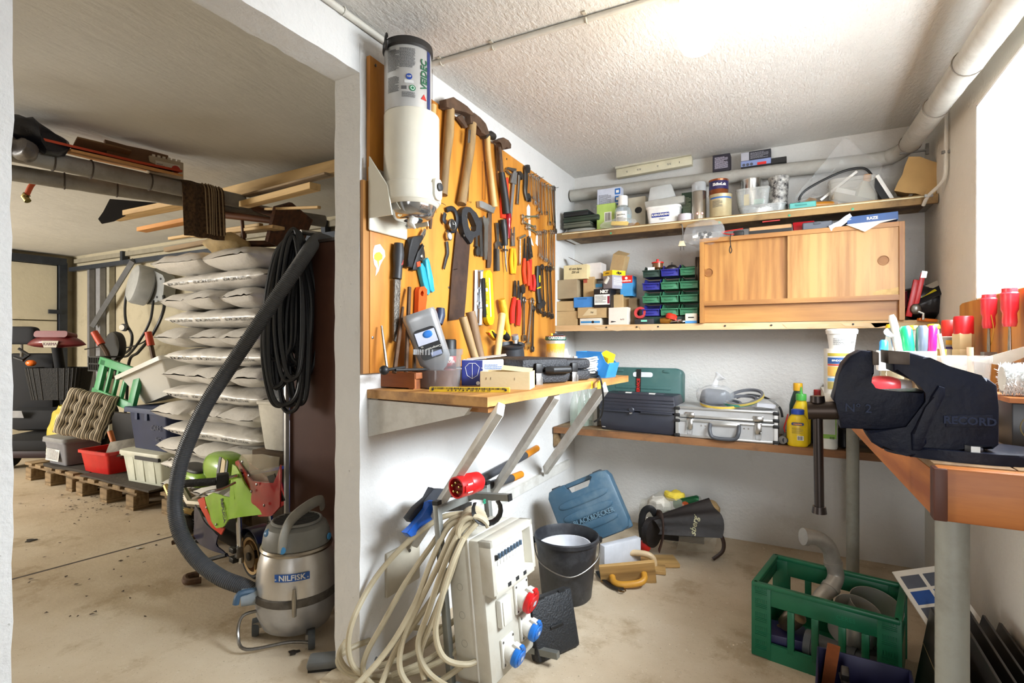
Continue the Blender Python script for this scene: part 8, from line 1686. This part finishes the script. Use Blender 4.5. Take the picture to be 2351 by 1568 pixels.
# hood around the breakers
for q,d_ in (((.155,W_/2,H_-.012),(.05,W_,.024)),((.155,.010,H_-.085),(.05,.02,.17)),((.155,W_-.010,H_-.085),(.05,.02,.17)),((.155,W_/2,H_-.165),(.05,W_-.02,.03))): G().box(q,d_,bev=.004).d('hood',DB,db)
G().box((.144,W_/2,H_-.085),(.004,W_-.04,.14)).d('breaker_panel',PAPER,db)
for k in range(9): G().box((.150,.055+.0195*k,H_-.075),(.012,.0165,.05),bev=.001,seg=1).d('breaker',WHT,db); G().box((.159,.055+.0195*k,H_-.068),(.010,.008,.016)).d('breaker_toggle',mat('#46586a',.4) if k else BLK,db)
G().box((.158,.035,H_-.085),(.006,.012,.012)).d('test_button',mat('#d99a2c',.4),db)
FXp = .143
for y in (.09,.14,.19): G().box((.181,y,H_-.162),(.002,.018,.012)).d('clip_slot',DKG,db)
def sock(y,z,r,m,pw,ph):
    G().box((FXp+.004,y,z),(.010,pw,ph),bev=.004).d('socket_plate',DBF,db)
    ax = V((.9,.0,-.35)).normalized()
    b = V((FXp+.006,y,z)); Mz = frame(b,(0,1,0),ax); sb_ = G().lathe([(r*.98,-.01),(r*.98,.022),(r*.9,.03),(0,.03)],24,Mz).d('socket_body',DBF,db)
    G().lathe([(0,.03),(r*1.08,.03),(r*1.12,.034),(r*1.12,.046),(r*1.0,.05),(r*.75,.05),(r*.72,.054),(0,.055)],28,Mz).d('socket_lid',m,sb_)
    G().box((0,r*.95,.03),(r*.8,r*.5,.03),bev=.004,M=Mz).d('hinge',DBF,sb_); G().box((0,r*1.0,.044),(r*.6,r*.7,.012),bev=.003,M=Mz).d('lid_tab',m,sb_); patch(Mz @ TR((0,0,.0552)),r*.5,r*.45,mat('#c3c7cf',.5),sb_,'rating_sticker')
    for dy_,dz_ in ((-1,1),(1,1),(-1,-1),(1,-1)): G().lathe([(.004,0),(.004,.002),(0,.003)],8,frame((FXp+.009,y+dy_*(pw/2-.008),z+dz_*(ph/2-.009)),(0,1,0),(1,0,0))).d('screw',STL,db)
sock(.205,.205,.037,mat('#c9161a',.35),.085,.10); sock(.215,.10,.031,mat('#1f6fc4',.35),.07,.085); sock(.095,.075,.031,mat('#1f6fc4',.35),.075,.09)
G().box((FXp+.010,.085,.205),(.022,.065,.09),bev=.006).d('cover_plate',DBF,db); G().box((FXp+.022,.066,.205),(.006,.012,.075),bev=.002).d('cover_lip',DBF,db)
for z in (.12,.21,.30): G().lathe([(.011,0),(.012,0),(.012,.0006),(.011,.0006),(.011,0)],20,FN((.045,-.0002,z))).d('knockout',mat('#9c988c',.5),db)
for y,r in ((.05,.012),(.10,.012),(.155,.02)): G().lathe([(r*.9,0),(r,0),(r,.0006),(r*.9,.0006),(r*.9,0)],20,TR((.045,y,H_))).d('knockout',mat('#a8a498',.5),db)
# steel frame
GS = mat('#84857f',.45,.5,.15,12)
for y in (-.01,W_+.012): G().box((-.015,y,.27),(.022,.022,.60),bev=.002).d('frame_upright',GS,db); G().box((-.015,y,.572),(.0225,.0225,.014)).d('end_cap',BLK,db)
G().box((-.015,W_/2,.545),(.02,W_+.02,.022)).d('frame_crossbar',GS,db); G().box((.07,.16,.555),(.19,.022,.022)).d('carry_bar',GS,db); G().box((.166,.16,.555),(.004,.023,.023)).d('end_cap',BLK,db)
for y in (-.01,W_+.012): G().box((.06,y,-.02),(.34,.022,.022)).d('frame_foot',GS,db)
# red five-pin plug hanging over the frame
pp = onD(1047,1120,1.70); t = T('red_plug','red five-pin power plug resting on the distributor frame','plug',pp,rot=(rad(35),rad(52),0)); 
pd = (onD(1098,1160,1.78)-pp).normalized(); Mp = frame((0,0,0),(0,0,1) if abs(pd.z) < .9 else (1,0,0),pd); t.rotation_euler = (0,0,0)
G().lathe([(.030,.012),(.030,.0),(.035,.0),(.036,.045),(.034,.05),(.036,.055),(.033,.10),(.022,.115),(0,.115)],26,Mp).d('shroud',mat('#c41a1c',.35),t); G().lathe([(0,.012),(.030,.012)],24,Mp).d('insert',mat('#8f1214',.5),t)
for k in range(5): G().lathe([(.0035,.012),(.0035,-.003),(0,-.004)],8,Mp @ TR((.016*cos(k*1.256),.016*sin(k*1.256),0))).d('pin',mat('#b5a45c',.3,.9),t)
patch(Mp @ TR((0,0,.03)) @ RO(rad(90),4,'X') @ TR((0,0,-.0362)),.03,.022,PAPER,t); G().box((.0,.036,.03),(.02,.01,.05),M=Mp,bev=.002).d('key_lug',mat('#c41a1c',.35),t)
# beige cable coil hung over the frame
cab = T('power_cable','thick beige power cable hung in long loops over the distributor frame','cable'); CBM = mat('#b8ac90',.5,0,.1,6,0,60,'#8a7450',.4,8); rnd = random.Random(12)
def cbl(P,r=.0095):
    Q = [onD(*p) if len(p) == 3 else V(p) for p in P]
    for q in Q: q.z = max(q.z,.011)
    G().tube(spline(Q,9),r,9).d('cable_loop',CBM,cab)
Lp = [[(1075,1178,1.80),(1010,1190,1.80),(930,1250,1.80),(860,1330,1.80),(812,1420,1.74),(800,1490,1.73),(820,1540,1.73),(880,1555,1.76),(960,1540,1.74),(1040,1500,1.74),(1085,1440,1.76)],
      [(1085,1185,1.78),(1035,1195,1.78),(985,1260,1.78),(930,1340,1.77),(880,1430,1.76),(842,1500,1.75),(835,1545,1.73),(870,1580,1.70),(960,1590,1.68),(1060,1530,1.70)],
      [(1080,1188,1.76),(1030,1210,1.75),(990,1290,1.74),(955,1380,1.72),(905,1470,1.70),(850,1540,1.66),(800,1590,1.62)],
      [(1090,1190,1.75),(1045,1215,1.74),(1005,1300,1.72),(960,1390,1.72),(925,1470,1.71),(920,1540,1.69),(960,1590,1.66),(1030,1600,1.64)],
      [(1085,1195,1.73),(1050,1230,1.72),(1015,1310,1.70),(985,1400,1.70),(960,1480,1.69),(985,1545,1.67),(1050,1585,1.64),(1100,1580,1.64)],
      [(1095,1200,1.72),(1060,1245,1.71),(1030,1330,1.70),(990,1430,1.70),(965,1500,1.70),(975,1560,1.67)],
      [(1065,1235,1.70),(1040,1290,1.68),(1015,1370,1.67),(1000,1450,1.67),(1020,1510,1.67),(1075,1525,1.68),(1120,1500,1.72)],
      [(1060,1245,1.72),(1020,1330,1.72),(960,1420,1.73),(910,1490,1.73),(880,1560,1.70),(860,1610,1.66)],
      [(796,1470,1.77),(779,1505,1.75),(802,1540,1.74),(850,1545,1.74)],[(940,1440,1.90),(1010,1440,1.90),(1070,1410,1.88)],[(850,1470,1.82),(802,1490,1.77),(776,1515,1.75),(800,1545,1.74),(900,1580,1.72),(1000,1570,1.7)],
      [(1100,1370,1.80),(1060,1410,1.82),(1000,1460,1.82),(950,1500,1.80),(870,1530,1.78)],[(1110,1400,1.80),(1060,1450,1.80),(990,1510,1.76),(900,1550,1.74)]]
for P in Lp: cbl(P)
for k in range(5): a,b = .10+.012*k,rnd.uniform(-.01,.01); c0 = onD(1088,1190+8*k,1.78-.015*k); G().tube(arc(c0,.035+.004*k,20,200,10,(RX,RY,0),(0,0,1)),.0095,9).d('cable_loop',CBM,cab)
t = T('velcro_tie','black cable tie with green lettering round the cable','tie',onD(1118,1170,1.72)); G().tube(arc((0,0,0),.045,150,400,12,(RX,RY,0),(0,0,1)),.011,8,flat=.25).d('strap',BLK,t); text('S',.02,mat('#2fb38a',.5),t,frame((.0,-.015,.03),(RX,RY,0),(-FX,-FY,0)),bold=.001)
# socket box, saws and lopper on the wall under the bench
wbx2 = T('wall_plate','old cream blanking plate on the partition wall behind the cable','wall plate',onX(925,1300,WL+.004)); G().box((0,0,0),(.014,.19,.16),bev=.004).d('plate',mat('#b5ac99',.7,0,.12,8),wbx2); G().lathe([(.006,0),(.006,.003),(0,.004)],10,frame((.007,.03,.05),(0,1,0),(1,0,0))).d('screw',STL,wbx2)
Z2 = lambda x,y: (720+x/2.76,1000+y/2.76)
def wsaw(name,lab,P,m,off,bl):
    h = Tool(name,lab,'saw',Z2(*P[0]),'saws leaning under the bench',off); h.flat('handle',[Z2(*q) for q in P],m,off,.024,.006).flat('blade',[Z2(*q) for q in bl],STL,off+.01,.002,0)
wsaw('hand_saw','hand saw with grey-black handle leaning under the bench',((568,520),(620,450),(690,390),(725,325),(770,340),(830,335),(840,370),(780,400),(740,430),(690,470),(640,520),(590,545)),mat('#35373c',.5),.10,((780,345),(1110,330),(1110,380),(800,395)))
wsaw('hand_saw','hand saw with bright blue handle leaning under the bench',((555,610),(600,570),(650,510),(690,460),(700,420),(735,408),(762,440),(745,480),(760,510),(700,560),(640,615),(585,638)),mat('#1f5fc0',.35),.13,((745,430),(1000,420),(1000,470),(750,490)))
lo = T('loppers','long-handled loppers with grey tubes and orange grips behind the struts','loppers',onX(*Z2(990,310),WL+.06)); L0 = lo.location
for a,b,c in (((960,330),(1340,125),(1415,80)),((1000,350),(1255,270),(1315,245))):
    A,B,C = [onX(*Z2(*q),WL+.06)-L0 for q in (a,b,c)]; G().tube([A,B],.019,12).d('tube_handle',mat('#55565a',.45,.4),lo); G().tube([B,C],[.0195,.018],12).d('grip',mat('#dc8a1c',.4),lo)
G().box((-.0,0,0),(.03,.06,.05),rot=(.4,0,0),bev=.006).d('cutter_head',DST,lo)
# black case standing behind the distributor
bc = T('black_case','flat black textured case lying on its edge behind the distributor','case',onZ(1268,1505,0),rad(62),rot=(rad(-14),0,rad(64))); G().box((.02,0,.105),(.20,.05,.21),bev=.012).d('shell',mat('#202225',.5,0,.15,100,.5,150),bc); G().box((.02,-.027,.10),(.06,.006,.012),bev=.002).d('recess',BLK,bc)
for x in (-.03,.07): G().box((x,-.02,.208),(.03,.01,.008)).d('hinge',BLK,bc)
# bucket in a bucket
bu = T('mason_bucket','large black builder bucket with wire bail on the floor','bucket',onZ(1303,1385,0)+V((-.03,.06,0))); BB_ = mat('#222327',.45,0,.15,8,0,60,'#6d6f74',.3,10)
G().lathe([(0,.002),(.105,.002),(.112,.01),(.138,.255),(.146,.258),(.148,.275),(.142,.28),(.135,.262),(.106,.012),(0,.012)],40).d('bucket',BB_,bu)
vd = V((-FX,-FY,0)); G().tube(spline([V((RX,RY,0))*-.15+V((0,0,.25)),V((RX,RY,0))*-.12+vd*.10+V((0,0,.19)),vd*.16+V((0,0,.155)),V((RX,RY,0))*.12+vd*.10+V((0,0,.20)),V((RX,RY,0))*.15+V((0,0,.255))],8),.003,7).d('bail',STL,bu)
for s in (-1,1): G().box(V((RX,RY,0))*.15*s+V((0,0,.255)),(.02,.02,.025),bev=.004).d('bail_lug',BLK,bu)
ib = T('inner_bucket','white plastic bucket nested inside the black bucket','bucket',bu.location+V((0.004,-.004,.014)),rot=(.03,-.05,0)); G().lathe([(0,.0),(.095,.0),(.118,.215),(.121,.215),(.121,.221),(.116,.221),(.093,.004),(0,.004)],36).d('bucket',mat('#d9dade',.4),ib)
# blue drill case leaning in the corner
Bd = mat('#37566a',.45,0,.08,5,0,60,'#8a9698',.3,6); c0 = onD(1352,1168,2.80)
bd = T('drill_case','dusty blue power drill case leaning askew in the corner','case',c0,rot=(rad(-14),rad(-25),rad(16)))
w_,h_ = .36,.32
Pc = rr(w_,h_,.045,5); 
G().prism([(-.18,-.115),(-.165,-.15),(-.13,-.16),(.13,-.16),(.165,-.15),(.18,-.115),(.18,.12),(.165,.15),(.13,.16),(.075,.16),(.065,.09),(-.06,.09),(-.075,.16),(-.13,.16),(-.165,.15),(-.18,.12)],.10,FN((0,.05,0)),bev=.016).d('shell',Bd,bd)
G().box((0,.01,.148),(.15,.04,.024),bev=.008).d('handle',Bd,bd); G().box((0,.0,-.035),(.366,.03,.25),bev=.012).d('seam_band',Bd,bd)
for k in range(3): G().ball((0,-.05,.055-.065*k),(.14,.009,.022),24,8,.6).d('moulded_rib',Bd,bd)
text('BLACK&DECKER',.036,mat('#5f7c8c',.4),bd,FN((.02,-.0605,-.045)),ext=.002,sx=.85,bold=.0006)
for s in (-1,1): G().box((s*.12,-.02,.158),(.05,.02,.012),bev=.003).d('catch',DKG,bd)
G().box((0,0,0),(.24,.04,.14),bev=.003).d('white_carton',mat('#c2c4c9',.6),loc=onZ(1405,1330,0)+V((-.0,.14,.07)),rz=rad(58),label='long white carton on the floor under the blue case',cat='carton')
# plastering floats
FW = wood('#8a6a3c','#b8935a',0,5,.6)
def pfloat(lab,loc,rot,c_):
    t = T('wooden_float',lab,'float',loc,rot=rot,group='wooden floats on the floor'); G().box((0,0,.009),(.26,.13,.018),bev=.002,seg=1).d('board',FW,t)
    P = [(-.075,0,.015),(-.07,0,.05),(-.045,0,.068),(0,0,.072),(.045,0,.068),(.07,0,.05),(.075,0,.015)]; G().tube(spline(P,5),.0155,12).d('handle',mat(c_,.4),t); return t
pfloat('wooden float standing on edge with orange handle towards the room',onZ(1452,1345,0)+V((-.03,.02,.05)),(rad(112),rad(-8),rad(22)),'#c08a30'); pfloat('wooden float lying flat with pale handle up',onZ(1462,1310,0)+V((0,.04,.002)),(0,0,rad(14)),'#c9b08a')
G().box((0,0,.012),(.22,.12,.02),bev=.002).d('wooden_board',FW,loc=onZ(1500,1300,0)+V((0,.04,0)),rz=rad(28),label='flat pine board beside the wooden floats',cat='board')
t = T('leather_belt','black belt with buckle trailing beside the orange handled float','belt',onZ(1420,1350,0)); G().tube(spline([V(onZ(x,y,.012))-t.location for x,y in ((1372,1312),(1385,1330),(1410,1348),(1432,1352))],6),.012,8,flat=.3,up=(0,0,1)).d('strap',BLK,t); G().tube(arc(V(onZ(1428,1355,.012))-t.location,.016,0,330,10),.003,6).d('buckle',mat('#6b5230',.35,.8),t)
# apron bag with visor
ap = onZ(1575,1300,0); t = T('leather_apron','black leather apron rolled in a cone with printed hop leaf logo','apron',(ap.x-.05,ap.y+.06,0),rad(22)); t.scale = (1.12,1.15,1.25); LE = mat('#1b1716',.5,0,.2,8,.2,30)
def cone(u,v): a = rad(10+200*u); r = .055+.085*v+.008*sin(7*a+v*3); return (-.11+.27*v+.02*sin(3*a),-r*cos(a)*.8,.01+max(0,.10+r*sin(a)*1.05))
oo = G().surf(cone,30,12).solid(.006).d('leather',LE,t); bv = bvh(oo)
text('Carlsberg',.034,mat('#c9c39c',.5),t,frame((.05,-.3,.14),(.25,0,1),(0,-1,0)),on=bv,dirn=(0,1,0),shear=.2,bold=.0008,lift=.002); G().tube([(-.13,.02,.11),(-.11,0,.11)],.062,20).d('roll_end',LE,t)
G().tube(spline([(-.10,-.07,.06),(-.085,-.085,.13),(-.08,-.03,.19),(-.09,.05,.18)],6),.016,8,flat=.2,up=(1,0,0)).d('brown_band',mat('#3f2617',.5),t)
vi = T('face_visor','clear face visor with brown leather band leaning behind the apron','visor',(ap.x+.03,ap.y+.15,0),rad(20)); G().surf(lambda u,v: (-.10+.19*v,.05-.09*sin(pi*u)-.0,.01+.20*u*.9+.02*sin(pi*u)),12,8).d('shield',clear('#cfc7b6',.3,.15),vi)
G().tube(spline([(-.16,-.05,.20),(-.06,-.05,.235),(.05,-.05,.21),(.115,-.05,.13),(.12,-.05,.06),(.07,-.05,.012)],8),.010,8,flat=.35,up=(0,1,0)).d('band',mat('#35241b',.5),vi)
tr = T('black_strap','black perforated strap with white lining hanging by the blue case','strap',onZ(1468,1290,0)+V((0,.12,0))); G().tube(spline([(0,0,.03),(-.02,0,.13),(-.01,0,.22),(.03,0,.25),(.06,.02,.20)],6),.018,8,flat=.2,up=(0,1,0)).d('strap',BLK,tr); G().tube([(-.002,-.006,.08),(.012,-.006,.20)],.008,8,flat=.3).d('lining',PAPER,tr)
for k in range(3): G().lathe([(.005,0),(.005,.002),(0,.002)],8,FN((-.012-.0*k,-.006,.06+.04*k))).d('eyelet',STL,tr)
t = T('red_pliers','red plastic clamp lying behind the floats','clamp',onZ(1478,1288,0)+V((0,.03,.0))); G().ball((0,0,.07),(.03,.02,.035),12,8).d('jaw',RED,t); G().box((-.02,0,.03),(.05,.02,.06),rot=(0,.3,0),bev=.004).d('handle',RED,t)
# bag of crushed cans and paper
cbp = onZ(1560,1235,0); cbp = V((cbp.x,3.14,0)); cg = T('can_bag','torn clear bag of crushed cans and crumpled paper by the back wall','bag',cbp); g = G().ball((0,0,.13),(.22,.11,.13),26,14,.8)
for v in g.bm.verts: v.co += NZ.noise_vector(v.co*14)*.025
g.d('bag',clear('#d9d3c0',.22,.2),cg,ang=25)
def can_(x,y,z,rx,ry,i):
    t = T('crushed_can',f'crushed green beer can, {["topmost", "middle", "lowest"][i]} in the torn bag','can',cbp+V((x,y,z)),rot=(rx,ry,.2),group='crushed cans'); g = G().lathe([(0,-.075),(.024,-.075),(.032,-.06),(.032,.06),(.024,.075),(0,.075)],20); g.sub(1); g.wob(.006,26,i); g.d('can',mat('#1f5a36',.3,.5,.1),t); disc(FN((0,-.034,.0)),.02,mat('#b8532a',.4),t); G().lathe([(0,.073),(.025,.073),(.026,.077),(0,.077)],18).d('can_end',CHR,t)
can_(.06,-.05,.24,.3,1.25,0); can_(.07,-.09,.19,.2,1.2,1); can_(.02,-.11,.14,.2,1.35,2)
for i,(x,y,z,d_,c_,lab) in enumerate(((-.10,-.05,.21,(.13,.10,.09),'#c9c2b4','crumpled newspaper ball in the torn bag'),(-.01,-.02,.26,(.12,.07,.06),'#d3b93a','yellow and white wrapper on top of the torn bag'),(.18,-.04,.18,(.10,.10,.16),'#a88a5c','folded brown paper at the end of the torn bag'))):
    g = G().ball((0,0,0),tuple(q/2 for q in d_),16,10,.7); g.wob(.02,22,i+3); g.d('paper_ball',mat(c_,.8,0,.25,18),loc=cbp+V((x,y,z)),label=lab,cat='paper',ang=15)
G().prism([(p.x,p.y) for p in (onZ(x,y,0) for x,y in ((735,1568),(760,1545),(800,1528),(850,1538),(905,1552),(960,1600),(760,1620)))],.012,bev=.004).sub(1).wob(.003,30).d('trim_2',plaster('threshold_mortar','#cfc0a6','#9a7a50',40,.5,.6),kind='structure')
# grit on the workshop floor
g = G(); rnd = random.Random(8)
for i in range(260):
    p = onZ(rnd.uniform(1250,2100),rnd.uniform(1300,1560),.002) if i < 150 else onZ(*(lambda f: (1700+f*400,1245+f*62+rnd.random()*14))(rnd.random()),.002)
    s = rnd.uniform(.0012,.005); a = rnd.uniform(0,6); g.face(g.ring([p+V((cos(a+k*2.1)*s,sin(a+k*2.1)*s,.001*k)) for k in range(3)]))
g.d('floor_grit',mat('#c9bda6',.9,0,.5,40),kind='stuff',label='grit and paint flakes scattered on the workshop floor',cat='grit',ang=0)
